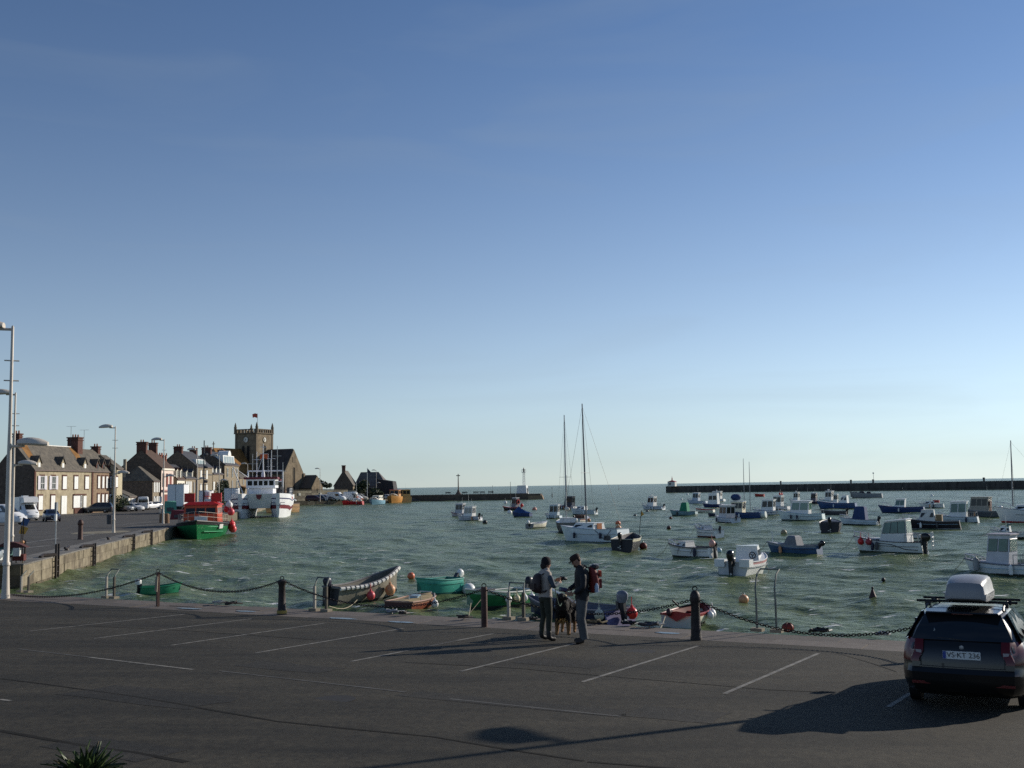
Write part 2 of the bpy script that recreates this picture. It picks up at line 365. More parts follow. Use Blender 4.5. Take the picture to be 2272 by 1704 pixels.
for pts in (((0, 1378.5), (102, 1370)), ((893, 1446), (1014, 1421.5)), ((488, 1489), (900, 1536)), ((999, 1551), (1378, 1590)), ((40, 1440), (199, 1458.7))):
    strip(pts, .06, faint, "painted_line")
for pts, w in ((((0, 1506), (300, 1545), (620, 1600), (960, 1636), (1300, 1690)), .09), ((((0, 1622), (180, 1652), (420, 1690))), .12), (((900, 1470), (1150, 1483), (1400, 1505), (1700, 1530), (1850, 1537)), .07),
               (((1560, 1436), (1700, 1440), (1850, 1447), (1990, 1490)), .05), (((120, 1385), (420, 1400), (700, 1420)), .05), (((1300, 1690), (1700, 1720)), .09)):
    strip(pts, w * .6, tar, "tar_seam", .003)

patch = bpy.data.materials.new("asphalt repair"); patch.use_nodes = True; _asph(patch, (.0125, .0115, .0095), (.027, .0245, .020))
for px, py, w, l, a in ((330, 1545, 2.6, 1.1, 29), (1250, 1470, 1.6, 1.0, 29), (1130, 1560, 3.4, .55, 29), (1500, 1585, 1.2, .9, 31), (640, 1480, 1.9, .8, 29), (250, 1660, 1.6, .7, 27)):
    p = ground(px, py); u, n = QU, QN; mb = MB(); q = []
    for k in range(16):
        t = k / 16 * 6.2832; c, s_ = math.cos(t), math.sin(t); m = max(abs(c), abs(s_)); v = p + u * (w / 2 * c / m * rnd.uniform(.93, 1.04)) + n * (l / 2 * s_ / m * rnd.uniform(.9, 1.06)); v.z = gz(v.x, v.y) + .0025; q.append(v)
    mb.add(q, [tuple(range(16))]); mb.build("asphalt_patch", patch, car_park, 0)
for px, py in ((742, 1552), (1420, 1446)):
    p = ground(px, py); p.z += .004; o = MB().add([p + QU * (.3 * math.cos(k * .5236)) + QN * (.3 * math.sin(k * .5236)) for k in range(12)], [tuple(range(12))]).build("manhole_cover", M("cast iron cover", (.022, .019, .016), .8, 0, var=.3, scale=10), car_park, 0)

# ------------------------------------------------------------------ left quay, far quay, jetty, breakwater
QL = [(-23.2, 51.8), (-31.4, 99), (-38.6, 143), (-43.2, 172), (-52, 224), (-65, 296), (-64, 302), (-47, 315), (-36, 334), (-33, 350)]
road = bpy.data.materials.new("quay road asphalt"); road.use_nodes = True; _asph(road, (.058, .056, .052), (.085, .08, .074))
wallm = [M("lichen stained quay block %d" % i, c, .9, var=.38, scale=1.8, bump=.5, c2=c3) for i, (c, c3) in enumerate((((.16, .125, .078), (.29, .245, .165)), ((.20, .165, .11), (.31, .262, .18)), ((.115, .09, .058), (.225, .185, .125))))]
lq = MB(); lq.prism([(-23.2, 51.8)][:0] + [(x - (0.09 if i < 2 else 0), y + .0) for i, (x, y) in enumerate(QL)] + [(-140, 420), (-190, 300), (-150, 60), (-70, 51.8)], -3.8, 0, 0)
left_quay = lq.build("quay", [road], None, 0); tag(left_quay, "long stone quay with a road below the houses", kind="structure")
# wall facing: courses of blocks
tide = M("weedy tide line block", (.07, .062, .035), .85, var=.5, scale=2.2, bump=.6, c2=(.17, .135, .08))
def courses(A, B, z0, z1, rows, wmin, wmax, out, parent, mats, name="block"):
    A, B = V((*A, 0)), V((*B, 0)); d = (B - A); L = d.length; d.normalize(); n = V((d.y, -d.x, 0))
    for r in range(rows):
        s = -rnd.random() * .6; za, zb = lerp(z0, z1, r / rows), lerp(z0, z1, (r + 1) / rows)
        while s < L:
            w = rnd.uniform(wmin, wmax); a, b = max(0, s) + .012, min(L, s + w) - .012; s += w
            if b - a < .1: continue
            o = out + rnd.uniform(-.025, .02); p = A + d * a; q = A + d * b
            mb = MB(); mb.hexa([p - n * .25 + V((0, 0, za + .012)), p + n * o + V((0, 0, za + .012)), q + n * o + V((0, 0, za + .012)), q - n * .25 + V((0, 0, za + .012))],
                               [p - n * .25 + V((0, 0, zb)), p + n * o + V((0, 0, zb)), q + n * o + V((0, 0, zb)), q - n * .25 + V((0, 0, zb))])
            mb.build(name, tide if r == 0 and name == "block" and rows == 3 else mats[rnd.randrange(len(mats))], parent, 0)
courses(QL[0], QL[1], -1.55, -.02, 3, .8, 1.7, .07, left_quay, wallm)
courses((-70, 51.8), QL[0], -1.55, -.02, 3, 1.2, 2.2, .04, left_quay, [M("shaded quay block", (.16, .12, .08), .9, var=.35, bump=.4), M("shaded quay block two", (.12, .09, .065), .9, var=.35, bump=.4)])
for i in range(1, len(QL) - 2):
    A, B = V((*QL[i], 0)), V((*QL[i + 1], 0)); d = (B - A).normalized(); n = V((d.y, -d.x, 0))
    if i == 6:
        courses(QL[i], QL[i + 1], -1.5, .12, 1, 1.2, 2.6, .25, left_quay, wallm)
    else:
        MB().hexa([A + V((0, 0, -1.8)), A + n * .12 + V((0, 0, -1.8)), B + n * .12 + V((0, 0, -1.8)), B + V((0, 0, -1.8))],
                  [A + V((0, 0, -.01)), A + n * .12 + V((0, 0, -.01)), B + n * .12 + V((0, 0, -.01)), B + V((0, 0, -.01))]).build("wall_face", wallm[i % 3], left_quay, 0)
cop = [M("coping slab %d" % i, c, .85, var=.25, scale=3) for i, c in enumerate(((.16, .148, .128), (.19, .175, .15), (.14, .13, .115)))]
A, B = V((*QL[0], 0)), V((*QL[1], 0)); d = (B - A).normalized(); n = V((d.y, -d.x, 0)); s = 0
while s < (B - A).length - .5:
    w = rnd.uniform(.9, 1.6); p, q = A + d * (s + .01), A + d * (s + w - .01); s += w
    MB().hexa([p - n * 1.6 + V((0, 0, -.05)), p + n * .1 + V((0, 0, -.05)), q + n * .1 + V((0, 0, -.05)), q - n * 1.6 + V((0, 0, -.05))],
              [p - n * 1.6 + V((0, 0, .02)), p + n * .1 + V((0, 0, .02)), q + n * .1 + V((0, 0, .02)), q - n * 1.6 + V((0, 0, .02))]).build("coping", cop[rnd.randrange(3)], left_quay, 0)
# road markings on the left quay
qp = M("quay road paint", (.30, .29, .26), .8, var=.5, scale=.8)
for a, b in (((0, 1212), (130, 1194)), ((0, 1222), (118, 1209)), ((250, 1166), (335, 1158)), ((180, 1190), (245, 1178)), ((272, 1170), (372, 1160))):
    p, q = on(*a, .004), on(*b, .004); dd = (q - p).normalized(); nn = V((-dd.y, dd.x, 0)) * .09
    MB().add([p - nn, q - nn, q + nn, p + nn], [(0, 1, 2, 3)]).build("painted_line", qp, left_quay, 0)
sand = on(225, 1181, .006); MB().add([sand + V((2.2 * math.cos(i * .6283), 3.5 * math.sin(i * .6283), 0)) for i in range(10)], [tuple(range(10))]).build("sand_patch", M("spilt sand", (.22, .19, .13), .95, var=.4, scale=1), left_quay, 0)

jm = M("shaded jetty granite", (.105, .08, .062), .9, var=.35, scale=.8, bump=.4)
jt = MB(); jt.prism([(-38, 346.5), (4.5, 349.2), (8.6, 351), (9.2, 354), (6, 357), (-38, 355)], -3.5, .74)
jetty = jt.build("jetty", jm, None, 0); tag(jetty, "low dark stone jetty reaching into the harbour mouth", "jetty")
MB().hexa([(4.5, 349.1, -2.5), (9.9, 350.8, -2.5), (10.3, 354, -2.5), (6, 357.1, -2.5)], [(4.6, 349.15, .2), (9.0, 351, .2), (9.4, 354, .2), (6, 357.05, .2)]).build("rounded_head", M("sunlit jetty granite", (.24, .17, .11), .9, var=.3), jetty, 0)  # head paler than the jetty: sun and shade are put into the colours
courses((-38, 346.5), (4.5, 349.2), .74, .95, 1, 1.4, 2.6, -.02, jetty, [M("jetty coping", (.17, .14, .12), .9, var=.3)], "coping")
MB().hexa([(-40, 343, -2), (-31.5, 344, -2), (-27, 346.5, -2), (-40, 346.4, -2)], [(-40, 344, .6), (-33.5, 345, .6), (-32.8, 346.3, .6), (-40, 346.4, .6)]).build("slipway", jm, jetty, 0)
bm_ = M("dark concrete breakwater", (.06, .055, .05), .9, var=.45, scale=.5, c2=(.105, .095, .082), stretch=(1, 1, .35), bump=.4, detail=8)
bw = MB(); p0, p1 = on(1477, 1093, WZ), on(2272, 1085.8, WZ); dd = (p1 - p0).normalized(); p1 = p1 + dd * 160; nb = V((-dd.y, dd.x, 0))
bw.hexa([p0 + V((0, 0, -2.4)), p1 + V((0, 0, -2.4)), p1 + nb * 7 + V((0, 0, -2.4)), p0 + nb * 7 + V((0, 0, -2.4))], [p0 + nb * .4 + V((0, 0, 2.95)), p1 + nb * .4 + V((0, 0, 3.55)), p1 + nb * 7 + V((0, 0, 3.55)), p0 + nb * 7 + V((0, 0, 2.95))])
breakwater = bw.build("breakwater", bm_, None, 0); tag(breakwater, "long dark breakwater wall closing the harbour on the right", "breakwater")
LB = (p1 - p0).length
for k in range(44):
    a = p0 + dd * (LB * k / 44 + .06); b = p0 + dd * (LB * (k + 1) / 44 - .06); zt = 2.95 + .6 * (k + .5) / 44
    MB().hexa([a + nb * .05 + V((0, 0, .9)), b + nb * .05 + V((0, 0, .9)), b + nb * .5 + V((0, 0, .9)), a + nb * .5 + V((0, 0, .9))],
              [a + nb * .2 + V((0, 0, zt + .12)), b + nb * .2 + V((0, 0, zt + .12)), b + nb * .9 + V((0, 0, zt + .12)), a + nb * .9 + V((0, 0, zt + .12))]).build("parapet_block", bm_, breakwater, 0)
# ------------------------------------------------------------------ boats
class Hull:
    def __init__(h, L, B, free, bow=.35, stern=.82, full=2.3, dbl=0.):
        h.L, h.B, h.free, h.bow, h.stern, h.full, h.tm = L, B, free, bow, stern, full, .42
    def hb(h, t):
        if t < h.tm: return h.B / 2 * (h.stern + (1 - h.stern) * math.sin(math.pi / 2 * t / h.tm))
        u = (t - h.tm) / (1 - h.tm); return h.B / 2 * max(.012, 1 - u ** h.full)
    def sh(h, t): return h.free * (1 + .06 * (1 - t) ** 2) + h.bow * max(0, (t - .25) / .75) ** 1.8
    def x(h, t, z=0): return h.L * (t - .5) + .09 * h.L * t ** 5 * (z / (h.free + h.bow) - .6) - .02 * h.L * (1 - t) ** 4 * (1 - z / h.free)
    def ring(h, t, inset=0., zs=None):
        b, s = h.hb(t), h.sh(t); wl = .86 - .42 * t ** 2.5
        lv = [(1, s), (.985, s * .8), ((1 + wl) / 2 + .03, s * .38), (wl + .02, .07), (wl, -.03), (wl * .7, -.22), (.02, -.34)]
        P = [V((h.x(t, z), max(.008, b * k), z)) for k, z in lv]
        return P + [V((p.x, -p.y, p.z)) for p in P[::-1]]
def build_hull(root, h, cols, n=15):
    mb = MB(); T = [i / (n - 1) for i in range(n)]; rings = [h.ring(t) for t in T]; m = len(rings[0])
    band = {0: 0, 1: 1, 2: 1, 3: 2, 4: 3, 5: 3, 6: 3}
    vs = [p for r in rings for p in r]; mb.v = [tuple(p) for p in vs]
    for i in range(n - 1):
        for j in range(m - 1):
            a = i * m + j; mb.f.append((a, a + 1, a + m + 1, a + m)); jj = j if j < 7 else 12 - j; mb.m.append(band[min(jj, 6)])
    mb.f.append(tuple(range(m))); mb.m.append(4)
    mb.f.append(tuple((n - 1) * m + j for j in range(m))); mb.m.append(1)
    return mb.build("hull", cols, root, 50)
def build_rail(root, h, r, mat, t0=0., z=0.01, name="gunwale", transom=True):
    mb = MB(); T = [t0 + (1 - t0) * i / 15 for i in range(16)]
    P = [V((h.x(t, h.sh(t)), h.hb(t) + r * .3, h.sh(t) + z)) for t in T]; Q = [V((p.x, -p.y, p.z)) for p in P]
    mb.tube(P + Q[::-1], r, 5)
    if transom and t0 == 0: mb.tube([P[0], Q[0]], r, 5)
    return mb.build(name, mat, root)
def build_inside(root, h, t0, t1, mat, floor=.16, th=.05):
    mb = MB(); n = 10; rings = []
    for i in range(n):
        t = lerp(t0, t1, i / (n - 1)); b, s = h.hb(t), h.sh(t); fb = max(.03, b * (.80 - .4 * t ** 3) - th); bb = max(.03, b - th); x = h.x(t, s)
        rings.append([V((x, bb, s - .005)), V((x, (bb + fb) / 2, (s + floor) / 2)), V((x, fb, floor)), V((x, -fb, floor)), V((x, -(bb + fb) / 2, (s + floor) / 2)), V((x, -bb, s - .005))])
    mb.loft(rings, False, False, False)
    for r in (rings[0], rings[-1]): mb.add(r, [tuple(range(6))])
    return mb.build("cockpit", mat, root, 30)
def build_deck(root, h, t0, t1, mat, camber=.05, name="foredeck", dz=-.01):
    mb = MB(); n = 9; rings = []
    for i in range(n):
        t = lerp(t0, t1, i / (n - 1)); b, s = h.hb(t) - .01, h.sh(t) + dz; x = h.x(t, s)
        rings.append([V((x, b, s)), V((x, b * .5, s + camber * .75)), V((x, 0, s + camber)), V((x, -b * .5, s + camber * .75)), V((x, -b, s))])
    mb.loft(rings, False, False, False); b0 = rings[0]
    f = .12; mb.add(b0 + [V((b0[4].x, b0[4].y * .8, f)), V((b0[0].x, b0[0].y * .8, f))], [tuple(range(7))])
    return mb.build(name, mat, root, 30)
def box8(x0, x1, w0, w1, z0, z1, rb, rf, tum, zf=0.):
    b = [V((x0, -w0, z0)), V((x1, -w1, z0)), V((x1, w1, z0)), V((x0, w0, z0))]
    t = [V((x0 + rb, -w0 + tum, z1)), V((x1 - rf, -w1 + tum, z1 + zf)), V((x1 - rf, w1 - tum, z1 + zf)), V((x0 + rb, w0 - tum, z1))]
    return b, t
def faces8(b, t):
    return {"stbd": (b[0], b[1], t[1], t[0]), "front": (b[1], b[2], t[2], t[1]), "port": (b[2], b[3], t[3], t[2]), "back": (b[3], b[0], t[0], t[3])}
def build_cabin(root, b, t, mat, roofmat, win, pane=None, over=.06, rth=.05, name="cabin", mu=.07, gap=.16, frame=0):
    """win: (low, high margins, sides n, front n, back n)"""
    c = MB().hexa(b, t).build(name, mat, root, 0); F = faces8(b, t); lo, hi, ns, nf, nb = win
    for k, n in (("stbd", ns), ("port", ns), ("front", nf), ("back", nb)):
        if n: panes(c, F[k], n, mu, lo, hi, gap, .012, pane, frame=frame)
    if roofmat:
        ctr = sum(t, V()) / 4; q = [V((ctr.x + (p.x - ctr.x) * (1 + over / .8), ctr.y + (p.y - ctr.y) * (1 + over / .7), p.z + .004)) for p in t]
        q2 = [V((ctr.x + (p.x - ctr.x) * .9, ctr.y + (p.y - ctr.y) * .86, p.z + rth * 1.6)) for p in t]
        mb = MB(); mid = [p + V((0, 0, rth)) for p in q]; mb.loft([q, mid, q2]); mb.build("roof", roofmat, root, 25)
    return c
def outboard(root, x, z, s=1., tilt=0., y=0., cowl=None, yaw=0.):
    o = link("outboard_motor", None, root, (x, y, z)); o.rotation_euler = (0, tilt, yaw)
    prof = [(-.0, -.02, .14, .10), (-.02, .10, .19, .13), (-.03, .24, .20, .14), (-.02, .33, .15, .11), (.0, .37, .07, .05)]
    rings = []
    for dx, zz, a, b in prof:
        rings.append([V(((-.14 + dx + a * 1.15 * math.cos(k * math.pi / 5)) * s, b * math.sin(k * math.pi / 5) * s, zz * s)) for k in range(10)])
    MB().loft(rings).build("cowling", cowl or blackgloss, o)
    MB().hexa([(-.22 * s, -.045 * s, -.62 * s), (-.05 * s, -.03 * s, -.62 * s), (-.05 * s, .03 * s, -.62 * s), (-.22 * s, .045 * s, -.62 * s)],
              [(-.24 * s, -.07 * s, .0), (-.03 * s, -.06 * s, .0), (-.03 * s, .06 * s, .0), (-.24 * s, .07 * s, .0)]).build("lower_leg", black, o, 0)
    p = MB(); 
    for k in range(3):
        a = k * 2.094; p.hexa([(-.28 * s, math.cos(a + dd_) * rr_ * s, -.58 * s + math.sin(a + dd_) * rr_ * s) for rr_, dd_ in ((.02, -.4), (.13, -.35), (.13, .35), (.02, .4))],
                             [(-.25 * s, math.cos(a + dd_) * rr_ * s, -.58 * s + math.sin(a + dd_) * rr_ * s) for rr_, dd_ in ((.02, -.4), (.13, -.35), (.13, .35), (.02, .4))])
    p.build("propeller", steel, o, 0)
    MB().box(.02 * s, 0, -.08 * s, .1 * s, .2 * s, .26 * s).build("clamp", dgrey, o, 0)
    return o
def pulpit(root, h, t0=.72, hgt=.42, mat=None, t1=.985, r=.026):
    mb = MB(); T = [lerp(t0, t1, i / 6) for i in range(7)]
    P = [V((h.x(t, h.sh(t)), h.hb(t) * .9, h.sh(t) + hgt * min(1, .25 + (t - t0) / (t1 - t0) * 1.6))) for t in T]; Q = [V((p.x, -p.y, p.z)) for p in P]
    mb.tube(P + Q[::-1], r, 5)
    for k in (2, 4, 6):
        for p in (P[k], Q[k]): mb.tube([(p.x - .02, p.y, h.sh(T[k])), p], r, 5)
    return mb.build("bow_rail", mat or M("bright rail", (.55, .55, .54), .35, .2), root)
def stern_rail(root, h, hgt=.45, mat=None, t0=0.02, t1=.22):
    mb = MB(); P = [V((h.x(t, h.sh(t)), h.hb(t) * .93, h.sh(t) + hgt)) for t in (t1, (t0 + t1) / 2, t0)]; Q = [V((p.x, -p.y, p.z)) for p in P]
    mb.tube(P + Q[::-1], .018, 5)
    for p in P + Q: mb.tube([p - V((0, 0, hgt)), p], .018, 5)
    return mb.build("stern_rail", mat or steel, root)
def fender(root, x, y, z, mat, r=.12, round_=True, name="fender"):
    mb = MB()
    if round_:
        mb.ball((x, y, z), r, 12, (1, 1, 1.08)); mb.lathe([(r * .3, r * .9), (r * .22, r * 1.4)], (x, y, z), 8)
    else: mb.lathe([(r * .3, -r * 2), (r * .8, -r * 1.7), (r * .9, 0), (r * .8, r * 1.7), (r * .3, r * 2), (r * .1, r * 2.4)], (x, y, z), 10)
    mb.tube([(x, y, z + r), (x, y, z + r * 2.8)], .012, 4)
    return mb.build(name, mat, root)
def mast(root, x, z, H, r=.05, mat=None, spread=.62, stays=None, boomL=0, furl=None, h=None, lean=0.):
    m = MB().tube([(x, 0, z), (x + lean * .5, 0, z + H * .55), (x + lean, 0, z + H)], [r, r * .9, r * .6], 8).build("mast", mat or steel, root)
    if spread:
        MB().tube([(x, -H * .06, z + H * spread), (x, H * .06, z + H * spread)], .013, 5).build("spreader", dgrey, m)
    if h is not None:
        w = MB(); top = V((x + lean, 0, z + H * .98))
        for p in (V((h.x(.98, h.sh(.98)), 0, h.sh(.98))), V((h.x(0, h.sh(0)), 0, h.sh(0))), V((x - .2, h.B * .45, z)), V((x - .2, -h.B * .45, z))):
            w.tube([p, top], .008, 4)
        w.build("rigging", darksteel, root)
    if boomL:
        b = MB().tube([(x - .05, 0, z + .8), (x - boomL, 0, z + .75)], .04, 6).build("boom", mat or steel, root)
        if furl:
            mb = MB(); mb.tube([(x - .1 - boomL * .9 * i / 7, .02 * ((i % 2) * 2 - 1), z + .93 + .02 * (i % 3)) for i in range(8)], [.2, .19, .15, .17, .13, .14, .1, .05], 8); mb.build("furled_sail", furl, b)
def aerial(root, x, y, z, H, mat=None, name="aerial"):
    return MB().tube([(x, y, z), (x + .03, y, z + H)], [.015, .006], 4).build(name, mat or steel, root)
def radar(root, x, y, z, s=1.):
    return MB().lathe([(.04 * s, 0), (.04 * s, .12 * s), (.26 * s, .16 * s), (.28 * s, .26 * s), (.2 * s, .34 * s), (.02 * s, .36 * s)], (x, y, z), 12).build("radar_dome", white, root)
def wheel(root, x, y, z, r=.19):
    mb = MB(); n = 14; P = [V((x - .06 * math.sin(.5), y + r * math.cos(6.283 * i / n), z + r * math.sin(6.283 * i / n))) for i in range(n + 1)]
    mb.tube(P, .022, 5)
    for a in (.5, 2.6, 4.7): mb.tube([(x, y, z), (x - .03, y + r * math.cos(a), z + r * math.sin(a))], .02, 4)
    return mb.build("steering_wheel", black, root)
def thwart(root, h, t, mat, w=.2, z=None):
    b = h.hb(t) * .93; x = h.x(t, h.sh(t)); z = z if z is not None else h.sh(t) * .68
    return MB().box(x, 0, z, w, 2 * b * .93, .035).build("thwart", mat, root, 0)

BOAT_SPOTS = []
def place(px0, px1, wl, az, ratio, name, label, cat, group=None, L=None, pad=0., heel=0.):
    if px0 > 1400 and wl < 1165: wd = px1 - px0; px0 -= .11 * wd; px1 += .11 * wd
    p = on((px0 + px1) / 2, wl - 2, WZ); ra = math.degrees(math.atan2(p.x, p.y)); a = R(az - ra)
    if L is None:
        W = (px1 - px0) / (FPX / p.y); L = W / (abs(math.sin(a)) + ratio * .85 * abs(math.cos(a)))
    # the nearest waterline point sits at wl: shift the centre back by the half extent in depth
    back = (L / 2 * abs(math.cos(R(az))) * .8 + L * ratio / 2 * abs(math.sin(R(az)))) * .8
    c = on((px0 + px1) / 2, wl, WZ); u = V((c.x, c.y, 0)).normalized(); c = V((c.x, c.y, WZ)) + u * back
    L *= (c.y / p.y) if pad == 0 else 1
    root = thing(name, label, cat, c, R(90 - az), group)
    root.rotation_euler = (R(heel), R(rnd.uniform(-1.2, 1.2)), R(90 - az))
    BOAT_SPOTS.append((c, L))
    return root, L
G_MOOR = "boats moored in the harbour"
def boat(kind, px0, px1, wl, az, name, label, cat="boat", ratio=.38, L=None, hull=None, band=None, stripe=None, under=None, deck=None, cab=None, roofm=None, engine=True, fb=.14, bowup=.07, heel=0., stern=.82, full=2.3, cabh=None, **k):
    root, L = place(px0, px1, wl, az, ratio, name, label, cat, k.get("group", G_MOOR), L, heel=heel)
    hull = hull or white; band = band or hull; under = under or bottom; stripe = stripe or under; deck = deck or white; cab = cab or white  # default stripe: dark bottom paint, also painting the hull's shadow at the waterline
    B = L * ratio; free = max(.34, L * fb); h = Hull(L, B, free, max(.12, L * bowup), stern, full)
    build_hull(root, h, [band, hull, stripe, under, k.get("transom", hull)])
    build_rail(root, h, k.get("rail_r", .03), k.get("rail", greyp))
    sx = lambda t: h.x(t, h.sh(t)); S = max(.55, min(1.25, L / 5.2))
    if kind == "dinghy":
        build_inside(root, h, .015, .97, k.get("inside", interior_m), .17, .06)
        for t in k.get("thwarts", (.2, .5, .78)): thwart(root, h, t, k.get("seat", wood))
        if k.get("cuddy"): build_deck(root, h, k["cuddy"], .99, deck)
    if kind == "cuddy":                                   # low cabin under the foredeck, open cockpit aft
        tc = k.get("tc", .42); build_inside(root, h, .02, tc + .02, k.get("inside", interior_m)); build_deck(root, h, tc, .99, deck)
        z0 = h.sh(.6) - .02; hh = cabh or .42 * S
        b, t = box8(sx(tc) + .01, sx(k.get("tf", .80)), h.hb(tc) * .78, h.hb(k.get("tf", .80)) * .6, z0 - .12, z0 + hh, k.get("rb", .05), .45 * S, .1)
        build_cabin(root, b, t, cab, roofm or cab, (.42, .22, k.get("ns", 2), 1, k.get("nb", 0)), k.get("pane"), .04, .03)
        if k.get("screen"):
            x = sx(tc) + .15; mbs = MB(); ws = h.hb(tc) * .72; zz = z0 + hh
            sc_ = [V((x, -ws, zz)), V((x + .35 * S, -ws * .7, zz)), V((x + .35 * S, ws * .7, zz)), V((x, ws, zz))]; st = [p + V((-.22, 0, .38 * S)) for p in sc_]
            fr = link("windscreen", None, root); 
            for i in range(3): MB().slab((sc_[i], sc_[i + 1], st[i + 1], st[i]), .012).build("pane", paleglass, fr, 0)
            MB().tube(st, .018, 4).build("screen_frame", steel, fr)
        if k.get("wheel"): wheel(root, sx(tc) - .09, -h.hb(tc) * .42, z0 + hh * .35, .21 * S)
        thwart(root, h, .1, k.get("seat", deck), .35, h.sh(.1) * .75)
    if kind == "pilot":                                   # tall wheelhouse forward of a cockpit
        tc = k.get("tc", .40); tf = k.get("tf", .70); build_inside(root, h, .02, tc + .02, k.get("inside", interior_m)); build_deck(root, h, tc, .99, deck)
        z0 = h.sh(.5) - .05; hh = cabh or 1.12 * S
        if k.get("trunk", True):
            b, t = box8(sx(tf) - .05, sx(.86), h.hb(tf) * .72, h.hb(.86) * .6, z0 - .05, z0 + .30 * S, 0, .35 * S, .08)
            build_cabin(root, b, t, cab, None, (.35, .25, 1, 0, 0), k.get("pane"), name="trunk_cabin")
        b, t = box8(sx(tc), sx(tf), h.hb(tc) * .80, h.hb(tf) * .70, z0 - .1, z0 + hh, k.get("rb", -.10), k.get("rf", .3 * S), .10 * S)
        build_cabin(root, b, t, cab, roofm or white, (k.get("lo", .45), .12, k.get("ns", 2), 2, k.get("nb", 2)), k.get("pane"), .10, .05, "wheelhouse", frame=.018 if px1 - px0 > 60 else 0)
        thwart(root, h, .09, deck, .4, h.sh(.1) * .8)
        ztop = z0 + hh
        if k.get("radar"): radar(root, sx((tc + tf) / 2), 0, ztop + .08, S)
        if k.get("buoys_on_roof"):
            for yy in (-.55, .55): fender(root, sx(tc) + .15, yy * S, ztop + .28, redbuoy, .17)
        if k.get("aerial", True): aerial(root, sx(tc) + .1, .2, ztop, 1.6 * S)
    if kind == "canopy":                                   # canvas or glazed shelter over the whole cockpit
        tc = k.get("tc", .22); tf = k.get("tf", .62); build_inside(root, h, .02, tf + .02, k.get("inside", interior_m)); build_deck(root, h, tf, .99, deck)
        z0 = h.sh(.4) - .02; hh = cabh or 1.05 * S
        b, t = box8(sx(tc), sx(tf), h.hb(tc) * .9, h.hb(tf) * .8, z0, z0 + hh, .12, .42 * S, .12 * S, k.get("zf", 0))
        if k.get("canvas"):
            MB().hexa(b, t).build("canvas_canopy", k["canvas"], root, 0); MB().hexa([p + V((0, 0, .005)) for p in t], [lerp(p, sum(t, V()) / 4, .3) + V((0, 0, .09)) for p in t]).build("canopy_top", k["canvas"], root, 0)
        else:
            build_cabin(root, b, t, cab, roofm or white, (k.get("lo", .4), .05, k.get("ns", 3), 2, 1), k.get("pane", paleglass), .08, .05, mu=.035, gap=.06, frame=.02)
        b, t = box8(sx(tf) - .05, sx(.86), h.hb(tf) * .72, h.hb(.86) * .6, z0 - .05, z0 + .28 * S, 0, .35 * S, .08)
        build_cabin(root, b, t, cab, None, (.35, .25, 1, 0, 0), k.get("pane"), name="trunk_cabin")
    if engine: outboard(root, sx(0) - .04, h.sh(0) + .1, S * k.get("eng", 1.), k.get("tilt", 0), k.get("ey", 0), k.get("cowl"))
    if k.get("engine2"): outboard(root, sx(0) - .04, h.sh(0) + .05, S * .65, k.get("tilt2", 0), -B * .28, k.get("cowl2"))
    if k.get("pulpit", kind != "dinghy"): pulpit(root, h, .72, .40 * S)
    if k.get("stern_rail"): stern_rail(root, h)
    if kind != "dinghy" and px1 - px0 > 38:               # everyday gear: fenders, bow line, cockpit boxes
        rg = random.Random(int(px0) * 7 + int(wl))
        for t in rg.sample((.25, .4, .55, .7), rg.choice((1, 2))): fender(root, h.x(t), (h.hb(t) + .1) * rg.choice((1, 1, -1)), h.free * .55, rg.choice((whitebuoy, navy, dgrey, whitebuoy, peach)), .11, False)
        MB().box(sx(.16), rg.uniform(-.3, .3) * h.B, .42 * h.free + .1, .45, .5, .34).build("cockpit_box", rg.choice((offwhite, lightblue, greyp, cream)), root, 0)
        MB().tube([(sx(.99), 0, h.sh(.99) + .04), (sx(1) + .35, .05, h.free * .5), (sx(1) + .9, .1, -.1)], .014, 4).build("bow_line", rope, root)
        for s_ in (1, -1): MB().tube([(sx(t), s_ * (h.hb(t) + .03), h.sh(t) * .62) for t in (.02, .2, .4, .6, .75)], .018, 4).build("side_strip", rg.choice((greyp, navy, dgrey, lightblue)), root)
    return root, h
# ------------------------------------------------------------------ moored boats, one by one
SB = "boats moored in the harbour"
# --- the row tied up under the near quay
r, h = boat("dinghy", 311, 400, 1322, 62, "dinghy", "small bright green dinghy with a white outboard near the left chain bollard", ratio=.44, hull=greenp, band=greenp, under=M("dark green bottom", (.01, .05, .03), .5), transom=greenp, rail=greenp, engine=False, fb=.17, stern=.9, seat=greenp, inside=greenp)
outboard(r, h.x(0) + .05, h.sh(0) + .12, .62, 0, 0, white)
r, h = boat("dinghy", 722, 897, 1338, 42, "workboat", "long grey open workboat with white rope fendering and a big black outboard", ratio=.33, hull=M("weathered grey aluminium", (.20, .185, .14), .55, .1, var=.3, scale=1.2, bump=.2), band=M("weathered sheer strake", (.24, .22, .17), .6, var=.3), transom=M("dark transom", (.03, .028, .03), .6), rail=M("old grey gunwale", (.20, .19, .18), .7), fb=.185, bowup=.16, stern=.92, full=2.8, eng=1.35, ey=.0, inside=M("grey open hold", (.20, .18, .14), .8, var=.4, scale=1), thwarts=(), rail_r=.05, cowl=M("navy cowling", (.03, .03, .05), .35))
mb = MB()
for side in (-1,):
    P = [V((h.x(t, h.sh(t)), side * (h.hb(t) + .06), h.sh(t) - .03)) for t in [i / 30 for i in range(31)]]
    mb.tube(P, .07, 6)
mb.build("rope_fender", M("white fender sleeve", (.55, .53, .48), .7, var=.2), r)
for i in range(1, 15):
    t = i / 15; p = V((h.x(t, h.sh(t)), -(h.hb(t) + .06), h.sh(t) - .03)); q = V((h.x(t + .012, h.sh(t)), -(h.hb(t + .012) + .06), h.sh(t) - .03))
    MB().tube([p, q], .082, 6).build("lashing", black, r)
